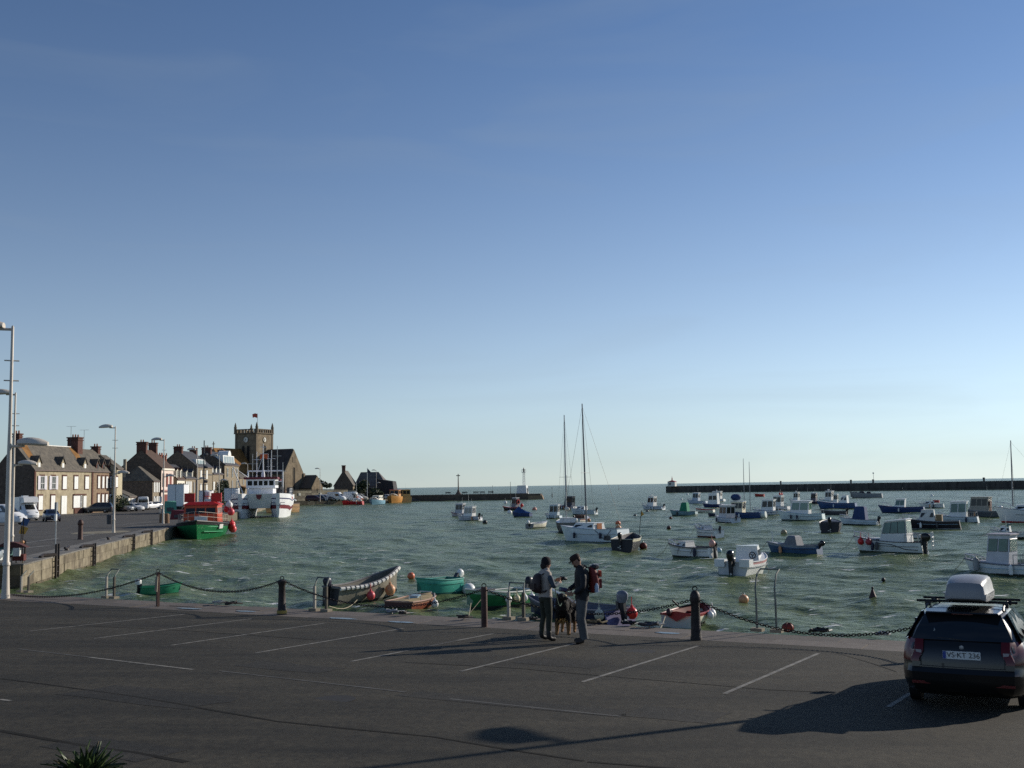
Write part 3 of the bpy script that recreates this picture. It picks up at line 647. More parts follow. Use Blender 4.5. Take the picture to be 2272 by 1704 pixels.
MB().box(h.x(.30, .5), h.hb(.3) - .16, h.sh(.3) - .28, .9, .05, .45).build("locker_door", white, r, 0)
for t in (.3, .42): MB().box(h.x(t, .5), 0, h.sh(t) * .35, .08, 2 * h.hb(t) * .8, .1).build("frame_rib", M("rib", (.22, .21, .17), .7), r, 0)
fender(r, h.x(.42), -(h.hb(.42) + .14), .25, pinkbuoy, .17); fender(r, h.x(.74), -(h.hb(.74) + .2), .36, peach, .21)
r, h = boat("dinghy", 868, 972, 1358, 28, "dinghy", "rust red square punt with cream deck and little rails below the turquoise boat", ratio=.6, hull=M("worn red brown paint", (.24, .055, .022), .6, var=.4, scale=2, bump=.2), band=M("faded gunwale", (.26, .12, .07), .7, var=.3), transom=M("shaded brown transom", (.07, .02, .014), .6, var=.4), rail=M("pinkish worn rail", (.34, .20, .15), .7), engine=False, fb=.17, bowup=.03, stern=.95, full=3.6, L=2.05, thwarts=(), cuddy=.03, deck=M("stained cream deck", (.40, .30, .15), .7, var=.4, scale=2))  # transom darker than the sides: its shade is put into the colour
for x, y in ((-.5, -.35), (.9, .1)):
    MB().tube([(x, y - .25, h.free), (x, y - .25, h.free + .2), (x, y + .25, h.free + .2), (x, y + .25, h.free)], .018, 5).build("handrail", steel, r)
MB().box(.2, .1, h.free + .08, .4, .3, .12, .3).build("hatch_box", lightblue, r, 0)
fender(r, h.x(.62), -(h.hb(.62) + .1), .2, whitebuoy, .14)
r, h = boat("dinghy", 925, 1013, 1322, 218, "dinghy", "turquoise rounded dinghy with its white outboard tilted up beside the black buoy", ratio=.46, hull=turq, band=M("light turquoise strake", (.10, .40, .32), .45), under=M("dark teal bottom", (.01, .09, .075), .5), transom=turq, rail=M("turquoise gunwale", (.05, .28, .22), .5), L=2.3, engine=False, fb=.24, bowup=.06, stern=.88, seat=turq, inside=M("turquoise inside", (.03, .16, .13), .6))
outboard(r, h.x(0) - .08, h.sh(0) + .14, .85, R(-38), 0, white)
MB().tube([V((h.x(t, .3), s * (h.hb(t) + .012), h.sh(t) * .72)) for s in (1,) for t in [i / 12 for i in range(12)]], .018, 4).build("rubbing_strake", turq, r)
r, h = boat("dinghy", 1038, 1166, 1352, 224, "dinghy", "green and white rowing boat hung with white fenders behind a ladder rail", ratio=.42, hull=M("bright green paint", (.015, .15, .05), .45, var=.3), band=M("pale green strake", (.30, .42, .32), .5, var=.25), under=bottom, transom=greenp, rail=M("white rail", (.5, .5, .46), .6), L=2.9, engine=False, fb=.17, stern=.85, seat=white, inside=M("pale green inside", (.20, .30, .22), .7))
outboard(r, h.x(0) - .05, h.sh(0) + .14, .9, R(-8), 0, M("dark grey cowling", (.02, .02, .03), .4))
for t in (.12, .26, .4, .54): fender(r, h.x(t), h.hb(t) + .12, .30, whitebuoy if t != .4 else M("cream fender", (.55, .47, .3), .5), .13)
MB().box(h.x(.72), 0, h.sh(.7) + .05, .5, .6, .1, .2).build("hatch_box", dgrey, r, 0)
MB().tube([(h.x(.8), h.hb(.8), h.sh(.8)), (h.x(1.0) + .5, .5, -.05)], .012, 4).build("mooring_rope", rope, r)
r, h = boat("dinghy", 1172, 1376, 1390, 318, "dinghy", "navy blue open boat behind the walkers with a grey outboard and two hanging buoys", ratio=.40, hull=navy, band=M("blue grey strake", (.06, .07, .11), .5), transom=M("sunlit violet transom", (.10, .09, .22), .5), rail=M("weathered blue rail", (.16, .16, .18), .6), engine=False, fb=.115, bowup=.06, stern=.88, L=3.9, seat=M("pale seat", (.25, .26, .28), .6), inside=M("blue grey inside", (.08, .09, .12), .7))  # transom lighter than the navy sides: sunlight is put into its colour
outboard(r, h.x(.0) - .0, h.sh(0) + .22, .95, R(6), .1, M("slate cowling", (.15, .16, .20), .4))
fender(r, h.x(.04), h.hb(.04) + .1, .38, M("ivory buoy", (.55, .52, .42), .5), .16); fender(r, h.x(0) - .2, -.25, .36, redbuoy, .18)
MB().tube([(h.x(.35), .3, h.free + .1), (h.x(.75), .1, h.free + .55), (h.x(.78), .1, h.free + .56)], .035, 6).build("folded_oar", white, r)
r, h = boat("dinghy", 1482, 1582, 1389, 28, "dinghy", "white dinghy with red gunwale and red flashes behind the thick right bollard", ratio=.5, hull=M("yellowed white paint", (.55, .52, .40), .5, var=.25), band=M("faded red strake", (.26, .035, .03), .5, var=.3), transom=M("pale transom", (.50, .49, .42), .5), rail=M("faded red strake", (.26, .035, .03), .5), engine=False, fb=.125, bowup=.05, L=2.35, stern=.88, seat=M("red seat", (.3, .05, .03), .6), inside=M("dull red inside", (.16, .03, .02), .7))
MB().add([(h.x(0) - .04, -.45, .42), (h.x(0) - .05, 0, .17), (h.x(0) - .04, .45, .42), (h.x(0) - .04, 0, .48)], [(0, 1, 2, 3)]).build("red_chevron", red, r, 0)
outboard(r, h.x(0) + .0, h.sh(0) + .1, .55, R(-50), .2, M("maroon cowling", (.06, .015, .02), .5))
for t in (.45, .6, .75): fender(r, h.x(t), -(h.hb(t) + .1), .26, whitebuoy, .12)

# --- middle water
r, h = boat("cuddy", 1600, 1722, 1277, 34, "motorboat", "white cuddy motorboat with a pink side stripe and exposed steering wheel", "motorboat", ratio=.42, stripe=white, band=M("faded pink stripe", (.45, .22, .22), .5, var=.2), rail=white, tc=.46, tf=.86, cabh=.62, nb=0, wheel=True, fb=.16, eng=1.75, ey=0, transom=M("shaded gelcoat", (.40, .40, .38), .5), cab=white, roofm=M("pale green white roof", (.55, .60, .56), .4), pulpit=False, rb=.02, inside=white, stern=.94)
for y in (-.62, .62): MB().box(h.x(.05), y, h.sh(0) - .05, .5, .5, .35).build("stern_locker", white, r, 0); 
r, h = boat("cuddy", 1475, 1592, 1238, 318, "motorboat", "white half decked motorboat with bow rail and a salmon buoy on its stern", "motorboat", ratio=.40, band=M("beige strake", (.45, .43, .38), .5), rail=M("dark rubbing band", (.07, .06, .06), .6), rail_r=.035, tc=.50, tf=.84, cabh=.30, fb=.17, eng=.8, ey=-.2, cab=M("grey white deckhouse", (.48, .47, .44), .5), under=M("dark bottom", (.02, .022, .02), .7), stern=.7, stern_rail=False, ns=2)
fender(r, h.x(.02), 0, h.sh(0) + .22, M("salmon buoy", (.62, .32, .26), .45), .2)
MB().hexa([(h.x(0) - .3, -.03, -.3), (h.x(0) - .02, -.03, -.3), (h.x(0) - .02, .03, -.3), (h.x(0) - .3, .03, -.3)], [(h.x(0) - .14, -.03, h.free + .1), (h.x(0) - .02, -.03, h.free + .1), (h.x(0) - .02, .03, h.free + .1), (h.x(0) - .14, .03, h.free + .1)]).build("rudder", M("rudder wood", (.06, .05, .045), .6), r, 0)
for t in (.3, .62): MB().tube([(h.x(t, .6), h.hb(t) + .03, h.sh(t)), (h.x(t + .05, .1), h.hb(t) + .05, .2)], .014, 4).build("side_rope", black, r)
r, h = boat("cuddy", 1534, 1606, 1192, 330, "motorboat", "white sport boat with red brown bottom and grey windscreen hatch", "motorboat", ratio=.44, rail=greyp, tc=.45, tf=.9, cabh=.34, fb=.18, bowup=.10, under=darkred, stripe=darkred, cab=M("pale grey cabin", (.42, .43, .45), .5), eng=1.1)
MB().box(h.x(.62), 0, h.sh(.6) + .36, .9, .5, .03).build("hatch_panel", M("slate hatch", (.12, .15, .18), .4), r, 0)
r, h = boat("dinghy", 1364, 1422, 1221, 16, "dinghy", "black open boat with black outboard and an orange dan buoy flag", ratio=.42, hull=M("black hull", (.015, .015, .018), .5), transom=M("black transom", (.012, .012, .015), .5), band=M("cream strake", (.48, .45, .32), .5), rail=M("cream rail", (.50, .48, .38), .6), fb=.16, L=4.3, eng=1.25, inside=M("shaded grey inside", (.09, .09, .10), .7), ey=.1)
MB().tube([(h.x(.45), -h.hb(.45) + .1, h.free), (h.x(.45) + .15, -h.hb(.45) - .1, h.free + 1.9)], .02, 5).build("flag_staff", darksteel, r)
MB().add([(h.x(.45) + .13, -h.hb(.45) - .08, h.free + 1.5), (h.x(.45) + .15, -h.hb(.45) - .1, h.free + 1.9), (h.x(.45) + .15, -h.hb(.45) - .28, h.free + 1.62)], [(0, 1, 2)]).build("flag", yellow, r, 0)
r, h = boat("cuddy", 1264, 1366, 1205, 309, "sailboat", "white sailboat with wooden cabin doors and a tall bare mast", "sailboat", ratio=.36, L=5.6, tc=.38, tf=.82, cabh=.42, fb=.17, bowup=.05, engine=False, pulpit=False, rail=M("pale blue rail", (.35, .42, .45), .5), hull=M("bluish white hull", (.50, .55, .57), .45, var=.15), cab=white, under=navy, ns=2)
MB().box(h.x(.38) - .02, .05, h.sh(.4) + .12, .04, .62, .62).build("companionway_door", M("orange varnished door", (.32, .10, .02), .4, var=.3), r, 0)
mast(r, h.x(.60), h.sh(.5) + .4, 9.3, .07, M("anodised mast", (.16, .16, .17), .4, .5), .42, h=h, lean=.12)
MB().box(h.x(.16), h.hb(.16) + .01, .38, .55, .03, .35).build("folded_ladder", dgrey, r, 0); MB().tube([(h.x(.1), h.hb(.1) + .03, h.free), (h.x(.2), h.hb(.2) + .04, .25), (h.x(.34), h.hb(.34) + .03, h.free)], .02, 5).build("side_rope", dgrey, r)
r, h = boat("cuddy", 1239, 1277, 1181, 355, "sailboat", "dark hulled sailboat with a cream furled sail round its boom", "sailboat", ratio=.40, L=5.2, tc=.4, tf=.8, cabh=.35, fb=.16, hull=M("charcoal hull", (.05, .05, .055), .5), transom=M("grey transom", (.16, .16, .15), .6), under=M("black bottom", (.012, .012, .012), .6), engine=True, eng=.9, ey=-.5, cowl=white, pulpit=False)
mast(r, h.x(.56), h.sh(.5) + .3, 9.9, .075, M("pale mast", (.40, .40, .40), .4, .3), .40, h=h, boomL=2.2, furl=sail, lean=-.05)
r, h = boat("cuddy", 1262, 1318, 1164, 25, "fishing_boat", "small cream workboat with brown tarpaulin lying behind the white sailboat", "fishing boat", ratio=.42, hull=cream, band=M("dull red strake", (.25, .06, .04), .6), cab=M("brown tarpaulin", (.10, .045, .03), .8, bump=.3), tc=.35, cabh=.35, pulpit=False, transom=cream)
fender(r, h.x(.5), -h.hb(.5) - .1, .4, peach, .18)
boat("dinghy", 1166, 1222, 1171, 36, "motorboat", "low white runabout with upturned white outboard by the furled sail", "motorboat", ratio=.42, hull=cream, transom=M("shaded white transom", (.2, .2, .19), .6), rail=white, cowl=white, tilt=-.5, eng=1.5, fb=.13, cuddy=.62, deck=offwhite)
r, h = boat("canopy", 1701, 1822, 1232, 307, "motorboat", "blue hulled motorboat with a grey canvas cuddy and black tilted outboard", "motorboat", ratio=.38, hull=M("dull blue hull", (.035, .085, .17), .45, var=.2), transom=M("dull blue transom", (.05, .10, .19), .5), band=M("grey blue strake", (.20, .24, .29), .5), under=M("black blue bottom", (.01, .012, .02), .6), rail=M("grey rail", (.22, .23, .25), .6), tc=.36, tf=.66, cabh=.52, canvas=canvas_grey, tilt=-.62, eng=1.25, fb=.16, cab=M("blue grey trunk", (.20, .23, .27), .5), pulpit=False)
MB().tube([(h.x(.96), 0, h.sh(.96)), (h.x(.97), 0, h.sh(.96) + .55), (h.x(1.0), 0, h.sh(.96) + .68)], .025, 5).build("bow_post", white, r)
r, h = boat("canopy", 1896, 2050, 1228, 306, "cabin_boat", "large white cabin boat with pale glazed shelter and red buoys on its bow", "cabin boat", ratio=.38, rail=dgrey, tc=.18, tf=.60, cabh=1.35, ns=3, lo=.42, zf=-.15, eng=1.6, ey=.35, under=M("olive bottom", (.05, .06, .035), .7), fb=.155, stern_rail=True, hull=M("grey white hull", (.52, .54, .51), .45), cab=M("grey white shelter", (.50, .50, .48), .5))
fender(r, h.x(.93), h.hb(.93) + .16, .62, redbuoy, .2); fender(r, h.x(.76), h.hb(.76) + .16, .62, M("dull red buoy", (.35, .04, .05), .5), .19); fender(r, h.x(.62), h.hb(.62) + .12, .4, dgrey, .12, False)
lad = link("stern_ladder", None, r); MB().tube([(h.x(0) - .35, -.75, .2), (h.x(0) - .3, -.75, 1.25), (h.x(0) - .3, -.35, 1.25), (h.x(0) - .35, -.35, .2)], .035, 5).build("ladder_frame", white, lad)
for z in (.45, .7, .95): MB().tube([(h.x(0) - .33, -.75, z), (h.x(0) - .33, -.35, z)], .02, 5).build("rung", white, lad)
MB().tube([(h.x(.66), h.hb(.66) + .03, h.sh(.66) * .82), (h.x(.4), h.hb(.4) + .03, h.free * .8), (h.x(.22), h.hb(.22) + .03, h.free * .4), (h.x(.05), h.hb(.05) + .03, h.free * .34)], .02, 5).build("drooping_rope", dgrey, r)
r, h = boat("pilot", 2143, 2296, 1278, 316, "cabin_boat", "white pilothouse boat behind the parked car with grey framed rear screen", "cabin boat", ratio=.42, tc=.30, tf=.66, cabh=1.35, ns=2, nb=1, lo=.5, rail=M("slate band", (.16, .17, .2), .5), rail_r=.04, eng=1.3, ey=.35, cab=M("grey white wheelhouse", (.40, .40, .42), .5), hull=M("cool white hull", (.50, .52, .52), .45), pane=paleglass, roofm=M("pinkish grey roof", (.40, .36, .37), .5), fb=.15, stern_rail=True, under=bottom)
fender(r, h.x(.8), h.hb(.8) + .14, .45, M("grey fender", (.28, .29, .29), .5), .15, False)
boat("dinghy", 1819, 1868, 1180, 18, "dinghy", "black speedboat seen from its stern between the white cabin boats", "motorboat", ratio=.46, hull=M("black violet hull", (.012, .009, .016), .45), transom=M("black violet transom", (.01, .008, .014), .45), rail=dgrey, fb=.17, eng=1.5, cuddy=.6, deck=dgrey, L=4.2)
r, h = boat("cuddy", 2010, 2126, 1175, 295, "launch", "black hulled classic launch with a pale windowed deckhouse", "launch", ratio=.30, hull=M("black launch hull", (.012, .010, .016), .45), band=M("black launch strake", (.016, .013, .02), .4), stripe=M("grey boot top", (.25, .25, .25), .5), under=black, tc=.42, tf=.75, cabh=.95, rb=.1, ns=3, lo=.4, cab=M("grey white deckhouse", (.40, .42, .43), .5), engine=False, fb=.14, deck=M("grey deck", (.28, .28, .28), .6), transom=M("black launch transom", (.012, .01, .015), .5), bowup=.08)
MB().box(h.x(.36), 0, h.free + .32, .5, 1.1, .6).build("seat_locker", M("tan locker", (.24, .16, .08), .6), r, 0); mast(r, h.x(.5), h.free + .8, 1.6, .03, spread=0)
boat("dinghy", 2000, 2068, 1196, 293, "dinghy", "low white open boat half hidden behind the glazed cabin boat", ratio=.36, rail=greyp, cuddy=.6, fb=.13, engine=False)
# --- farther rows
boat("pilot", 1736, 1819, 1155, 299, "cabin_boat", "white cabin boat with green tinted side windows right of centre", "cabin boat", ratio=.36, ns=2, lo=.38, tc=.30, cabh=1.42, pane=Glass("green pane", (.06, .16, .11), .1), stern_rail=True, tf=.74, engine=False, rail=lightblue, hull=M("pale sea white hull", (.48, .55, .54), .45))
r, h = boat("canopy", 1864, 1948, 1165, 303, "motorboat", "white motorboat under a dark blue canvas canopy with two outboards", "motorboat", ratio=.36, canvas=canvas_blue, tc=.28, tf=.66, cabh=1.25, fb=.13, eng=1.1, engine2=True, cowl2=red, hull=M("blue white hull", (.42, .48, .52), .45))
boat("dinghy", 1826, 1874, 1144, 305, "dinghy", "dark grey open boat with black engine left of the blue canopy", ratio=.4, hull=M("smoky hull", (.06, .06, .07), .5), rail=greyp, eng=1.4, fb=.16, transom=dgrey)
r, h = boat("pilot", 1676, 1730, 1143, 301, "cabin_boat", "white cabin boat with big dark wheelhouse windows and blue side marks", "cabin boat", ratio=.40, tc=.25, tf=.7, ns=2, nb=2, lo=.4, cabh=1.48, engine=False, rail=blue, stripe=navy)
for k in range(4): MB().box(h.x(.3 + k * .12), h.hb(.4) + .03, h.free * .62, .3, .02, .1).build("blue_mark", blue, r, 0)
fender(r, h.x(.03), .4, .3, orange, .2)
boat("pilot", 1706, 1748, 1131, 309, "cabin_boat", "white cabin boat carrying two red buoys on its roof", "cabin boat", ratio=.42, tc=.3, ns=2, cabh=1.71, buoys_on_roof=True, tf=.74, engine=False, roofm=white, stern_rail=True)
boat("pilot", 1754, 1784, 1116, 309, "cabin_boat", "small far white boat with a flying bridge left of the dark hull", "cabin boat", ratio=.42, cabh=1.71, radar=True, tf=.74, engine=False)
boat("pilot", 1793, 1824, 1118, 305, "cabin_boat", "dark purple hulled cabin boat with white radar dome", "cabin boat", ratio=.45, hull=M("aubergine hull", (.03, .015, .04), .5), cab=M("dusky wheelhouse", (.12, .10, .13), .5), radar=True, cabh=1.60, tf=.74, engine=False, transom=M("aubergine transom", (.03, .015, .04), .5))
boat("pilot", 1822, 1864, 1118, 309, "cabin_boat", "white wheelhouse boat with tall dome near the breakwater foot", "cabin boat", ratio=.42, cabh=1.82, radar=True, tf=.74, engine=False, hull=M("mint white hull", (.50, .58, .55), .5))
boat("cuddy", 1822, 1892, 1129, 301, "fishing_boat", "long low blue fishing boat with a white box house aft", "fishing boat", ratio=.3, hull=blue, tc=.2, tf=.42, cabh=1.1, engine=False, rail=blue, transom=blue, pulpit=False)
r, h = boat("pilot", 1614, 1684, 1151, 301, "fishing_boat", "blue fishing boat with cream slatted wheelhouse and dark net ball", "fishing boat", ratio=.36, hull=M("strong blue hull", (.02, .055, .16), .45), transom=M("blue transom", (.02, .05, .14), .45), rail=M("blue rail", (.03, .06, .16), .5), cab=M("cream wheelhouse", (.62, .55, .40), .5), tc=.48, tf=.86, ns=3, cabh=1.35, trunk=False, engine=False, pulpit=False, fb=.15)
mast(r, h.x(.46), h.free + .4, 6.2, .045, M("dull grey pole", (.3, .3, .3), .5), spread=0); mast(r, h.x(.30), h.free + .2, 6.0, .045, M("dull grey pole", (.3, .3, .3), .5), spread=0)
MB().ball((h.x(.7), 0, h.sh(.7) + 1.75), .55, 12, (1.2, 1, .8)).build("net_bundle", canvas_blue, r)
MB().tube([(h.x(.05), 0, h.free * .6), (h.x(.0) - .5, 0, h.free * .75)], .42, 12).build("net_drum", M("white net", (.5, .53, .5), .9, var=.3, bump=.5, scale=6), r)
boat("pilot", 1584, 1637, 1160, 335, "cabin_boat", "grey white cabin boat with two dark windows facing the quay", "cabin boat", ratio=.46, tc=.25, tf=.7, cabh=1.37, nb=2, ns=2, lo=.42, engine=True, eng=.9, hull=M("dove hull", (.45, .47, .50), .5), cab=M("dove cabin", (.42, .42, .43), .5))
boat("dinghy", 1572, 1588, 1146, 309, "dinghy", "narrow navy tender moored left of the grey white cabin boat", ratio=.4, hull=navy, rail=navy, fb=.2, engine=False)
r, h = boat("canopy", 1491, 1542, 1144, 299, "fishing_boat", "turquoise grey fishing boat under a green canvas canopy", "fishing boat", ratio=.36, canvas=canvas_green, tc=.30, tf=.62, cabh=1.15, hull=M("grey teal hull", (.16, .27, .29), .5), transom=M("grey teal transom", (.18, .28, .3), .5), engine=False, pulpit=False)
boat("dinghy", 1547, 1582, 1137, 303, "dinghy", "small red and cream open boat far behind the white motorboats", ratio=.36, hull=cream, band=red, rail=red, fb=.14, engine=False)
boat("pilot", 1574, 1606, 1113, 305, "cabin_boat", "white flybridge cruiser peeping over the navy workboat", "cabin boat", ratio=.42, cabh=1.8, radar=True, engine=False, tc=.2, tf=.75)
boat("cuddy", 1562, 1602, 1126, 305, "cabin_boat", "white cuddy boat with a navy blue hull before the flybridge cruiser", "cabin boat", ratio=.40, hull=M("royal navy hull", (.02, .035, .12), .45), cabh=1.94, radar=True, tf=.74, engine=False, tc=.2)
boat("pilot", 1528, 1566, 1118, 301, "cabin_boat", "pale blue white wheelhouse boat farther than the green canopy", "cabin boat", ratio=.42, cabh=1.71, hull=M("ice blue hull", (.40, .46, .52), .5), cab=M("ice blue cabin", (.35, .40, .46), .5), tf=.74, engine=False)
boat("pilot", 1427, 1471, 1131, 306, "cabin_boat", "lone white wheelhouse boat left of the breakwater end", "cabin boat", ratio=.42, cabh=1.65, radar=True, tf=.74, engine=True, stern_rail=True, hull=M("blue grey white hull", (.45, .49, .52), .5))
boat("dinghy", 1676, 1694, 1102, 299, "dinghy", "tiny red boat with orange gear under the breakwater", ratio=.4, hull=red, rail=orange, fb=.25, engine=False)
r, h = boat("dinghy", 1894, 1950, 1105, 294, "fishing_boat", "grey open boat heaped with dark nets near the breakwater", "fishing boat", ratio=.36, hull=greyp, rail=greyp, engine=False)
for x, s_ in ((-.4, .8), (.6, 1.0), (1.5, .7)): MB().ball((x * h.L * .22, .1, h.free + .2), .55 * s_, 9, (1.3, 1, .9)).build("net_heap", M("dark net", (.03, .035, .05), .95, bump=.6, scale=6), r)
boat("pilot", 1962, 2040, 1138, 297, "motorboat", "blue hulled sport boat with white cuddy and windscreen", "motorboat", ratio=.32, hull=M("bright navy hull", (.025, .05, .15), .4), transom=M("navy transom", (.02, .04, .12), .4), rail=M("navy rail", (.03, .05, .13), .5), tc=.42, tf=.66, cabh=1.08, lo=.35, trunk=False, engine=False, fb=.12, pane=paleglass, nb=0)
r, h = boat("cuddy", 2046, 2088, 1127, 297, "motorboat", "small white speedboat with a red cover patch behind the launch", "motorboat", ratio=.38, tc=.35, cabh=.45, fb=.15, engine=False)
MB().box(h.x(.3), 0, h.free + .45, .9, .8, .4).build("red_cover", red, r, 0)
boat("pilot", 2086, 2160, 1161, 301, "cabin_boat", "white glazed cabin boat to the right of the classic launch", "cabin boat", ratio=.38, tc=.25, tf=.66, ns=2, lo=.38, cabh=1.54, pane=paleglass, engine=False, stern_rail=True, hull=M("sea grey white hull", (.46, .50, .50), .5))
r, h = boat("pilot", 2136, 2212, 1148, 312, "fishing_boat", "bulky dark hulled cruiser with cream upper works and open door", "fishing boat", ratio=.40, hull=M("slate hull", (.10, .11, .12), .5), transom=M("slate transom", (.12, .12, .12), .5), tc=.25, tf=.72, cabh=1.6, ns=3, nb=2, cab=M("cream grey works", (.30, .27, .22), .5), roofm=M("cream roof", (.42, .42, .35), .5), radar=False, stern_rail=True, eng=1.1)
MB().box(h.x(.25) - .14, .1, h.free + .6, .06, .55, 1.1).build("cabin_door", M("brown door", (.10, .03, .02), .6), r, 0)
r, h = boat("cuddy", 2254, 2338, 1160, 294, "sailboat", "white yacht with red bottom paint cut by the right edge", "sailboat", ratio=.34, L=6.8, tc=.35, tf=.8, cabh=.55, under=red, stripe=red, engine=False, fb=.15, pulpit=True)
mast(r, h.x(.80), h.sh(.5) + .4, 6.6, .07, M("grey mast", (.22, .22, .23), .4, .4), .6, h=h)
boat("cuddy", 2202, 2278, 1194, 305, "motorboat", "white sport boat with bow rail and windscreen at the right edge", "motorboat", ratio=.4, tc=.45, cabh=.4, screen=True, fb=.16, eng=1.2)
boat("pilot", 1844, 1868, 1120, 305, "cabin_boat", "second white wheelhouse boat close right of the tall domed one", "cabin boat", ratio=.42, cabh=1.6, tf=.74, engine=False)
boat("dinghy", 2222, 2246, 1142, 295, "dinghy", "tiny pale tender left of the red bottomed yacht", ratio=.4, rail=greyp, engine=False)
# --- left of the masts
r, h = boat("pilot", 1012, 1070, 1155, 301, "cabin_boat", "white cabin boat with pale windows and two black outboards", "cabin boat", ratio=.38, tc=.28, tf=.70, ns=2, nb=2, lo=.4, cabh=1.31, eng=1.35, ey=.4, engine2=True, hull=M("lilac white hull", (.46, .47, .50), .5), pane=Glass("smoky pane", (.10, .11, .12), .1)); aerial(r, h.x(.5), 0, h.free + 1.2, 2.2)
boat("pilot", 998, 1044, 1146, 299, "cabin_boat", "white cabin boat with an orange roof box close behind another", "cabin boat", ratio=.40, tc=.3, tf=.75, cabh=1.48, ns=2, engine=False, hull=M("rosy white hull", (.48, .42, .42), .5), band=M("dull rose band", (.30, .13, .12), .5), cab=M("grey cabin", (.35, .35, .37), .5))
r, h = boat("pilot", 1112, 1158, 1133, 309, "fishing_boat", "red and black fishing boat with white wheelhouse off the jetty end", "fishing boat", ratio=.38, hull=M("black plum hull", (.02, .012, .02), .5), band=red, rail=red, tc=.15, tf=.42, cabh=1.7, trunk=False, engine=False, cab=M("grey wheelhouse", (.22, .20, .22), .5), transom=M("dark red transom", (.14, .02, .025), .5), pulpit=False)
mast(r, h.x(.55), h.free, 4.6, .05, darksteel, spread=0); aerial(r, h.x(.2), .3, 2, 3); fender(r, h.x(.02), -.6, .9, redbuoy, .3); fender(r, h.x(.75), .6, 1.4, whitebuoy, .3)
MB().tube([(h.x(.13), .0, 2.0 + .4 * math.sin(i * .785)) if 0 else (h.x(.13) - .1, .4 * math.cos(i * .785), 1.55 + .4 * math.sin(i * .785)) for i in range(9)], .09, 6).build("lifebuoy", red, r)
r, h = boat("dinghy", 1134, 1181, 1147, 297, "motorboat", "boat wrapped in a blue tarpaulin near the jetty head", "motorboat", ratio=.42, hull=canvas_blue, band=canvas_blue, rail=navy, transom=canvas_blue, engine=False, fb=.16)
MB().loft([[V((h.x(t, .5), y * h.hb(t) * 1.02, h.sh(t) + zz * k)) for y, zz in ((1, 0), (.6, .55), (0, 1), (-.6, .55), (-1, 0))] for t, k in ((0, .15), (.25, .35), (.5, .65), (.68, .95), (.85, .4), (.98, .05))], False).build("tarpaulin", M("shiny blue tarpaulin", (.03, .07, .19), .4, var=.3, bump=.5, scale=3), r)
boat("pilot", 1208, 1247, 1150, 301, "cabin_boat", "pale blue white cabin boat with black framed windows left of the masts", "cabin boat", ratio=.42, ns=2, lo=.4, cabh=1.48, tc=.15, tf=.74, engine=False, hull=M("powder blue hull", (.42, .50, .54), .5), cab=M("powder cabin", (.40, .45, .47), .5))
r, h = boat("pilot", 1236, 1280, 1130, 309, "fishing_boat", "dark blue fishing boat with a maroon bow between the two masts", "fishing boat", ratio=.4, hull=M("deep blue hull", (.015, .018, .04), .5), band=M("maroon band", (.20, .02, .04), .5), tc=.1, tf=.6, cabh=1.8, ns=3, cab=M("midnight wheelhouse", (.03, .04, .06), .5), roofm=dgrey, engine=False, transom=offwhite)
mast(r, h.x(.5), 2.2, 4, .05, darksteel, spread=0)
boat("cuddy", 1264, 1326, 1142, 301, "motorboat", "white speedboat with a curved white arch right of the sailing masts", "motorboat", ratio=.36, tc=.4, cabh=.5, fb=.16, hull=M("misty hull", (.45, .49, .50), .5))

# --- mooring buoys and floats
def buoy(px, wl, r, mat, label, name="mooring_buoy", group="mooring buoys", rise=.35):
    p = on(px, wl, WZ); o = thing(name, label, "buoy", p + V((0, 0, r * rise)), rnd.random() * 3, group)
    MB().ball((0, 0, 0), r, 14, (1, 1, .96)).build("float", mat, o); mb = MB(); mb.tube([(0, .07 * r / .2, r * .9), (0, .05 * r / .2, r * 1.22), (0, -.05 * r / .2, r * 1.22), (0, -.07 * r / .2, r * .9)], .014, 5); mb.build("eye", steel, o)
    return o
for px, wl, r, mt, lb in ((912, 1281, .19, orange, "orange mooring buoy at the bow of the grey workboat"), (1022, 1288, .2, M("blackish buoy", (.012, .03, .03), .5), "dark green black buoy right of the turquoise dinghy"),
        (1040, 1313, .28, whitebuoy, "large white mooring buoy left of the ladder rail"), (1650, 1334, .19, peach, "lone orange float left of the tall ladder rail"), (1371, 1163, .3, orange, "orange buoy highest of three beside the white sailboat"),
        (1372, 1174, .3, peach, "peach buoy in the middle of three by the white sailboat"), (1373, 1180, .24, orange, "small orange buoy lowest of three by the white sailboat"), (1427, 1215, .28, darkred, "dark red buoy touching the black open boat"),
        (1484, 1173, .22, M("brown black buoy", (.06, .02, .015), .5), "black and rust float left of the sport boat"), (1488, 1151, .2, darkred, "dark red float below the green canopied boat"), (1409, 1146, .25, dgrey, "black float left of the lone wheelhouse boat's shadow"),
        (1436, 1136, .25, dgrey, "black float just below the lone wheelhouse boat"), (1186, 1132, .42, M("coral buoy", (.60, .24, .18), .5), "coral buoy right of the blue tarpaulin"), (1076, 1161, .3, M("charcoal float", (.03, .03, .03), .5), "dark float below the two black outboards"),
        (1739, 1184, .26, M("two tone buoy", (.30, .24, .14), .5), "buff and black float above the blue motorboat"), (1595, 1224, .2, lightblue, "pale blue float right of the salmon buoy boat"), (448, 1352, .09, orange, "tiny orange float near the second bollard"),
        (1022, 1110, .55, whitebuoy, "white buoy below the stone cross"), (2068, 1101, .35, whitebuoy, "white float far right under the breakwater"), (2220, 1128, .3, whitebuoy, "white float right of the dark cruiser"), (1131, 1139, .4, whitebuoy, "white float left of the blue tarpaulin"), (1960, 1288, .09, black, "small black float left of the roof box"), (1512, 1109, .3, whitebuoy, "white float under the breakwater end"), (1525, 1098, .45, whitebuoy, "white far float below the breakwater end")):
    buoy(px, wl, r, mt, lb)
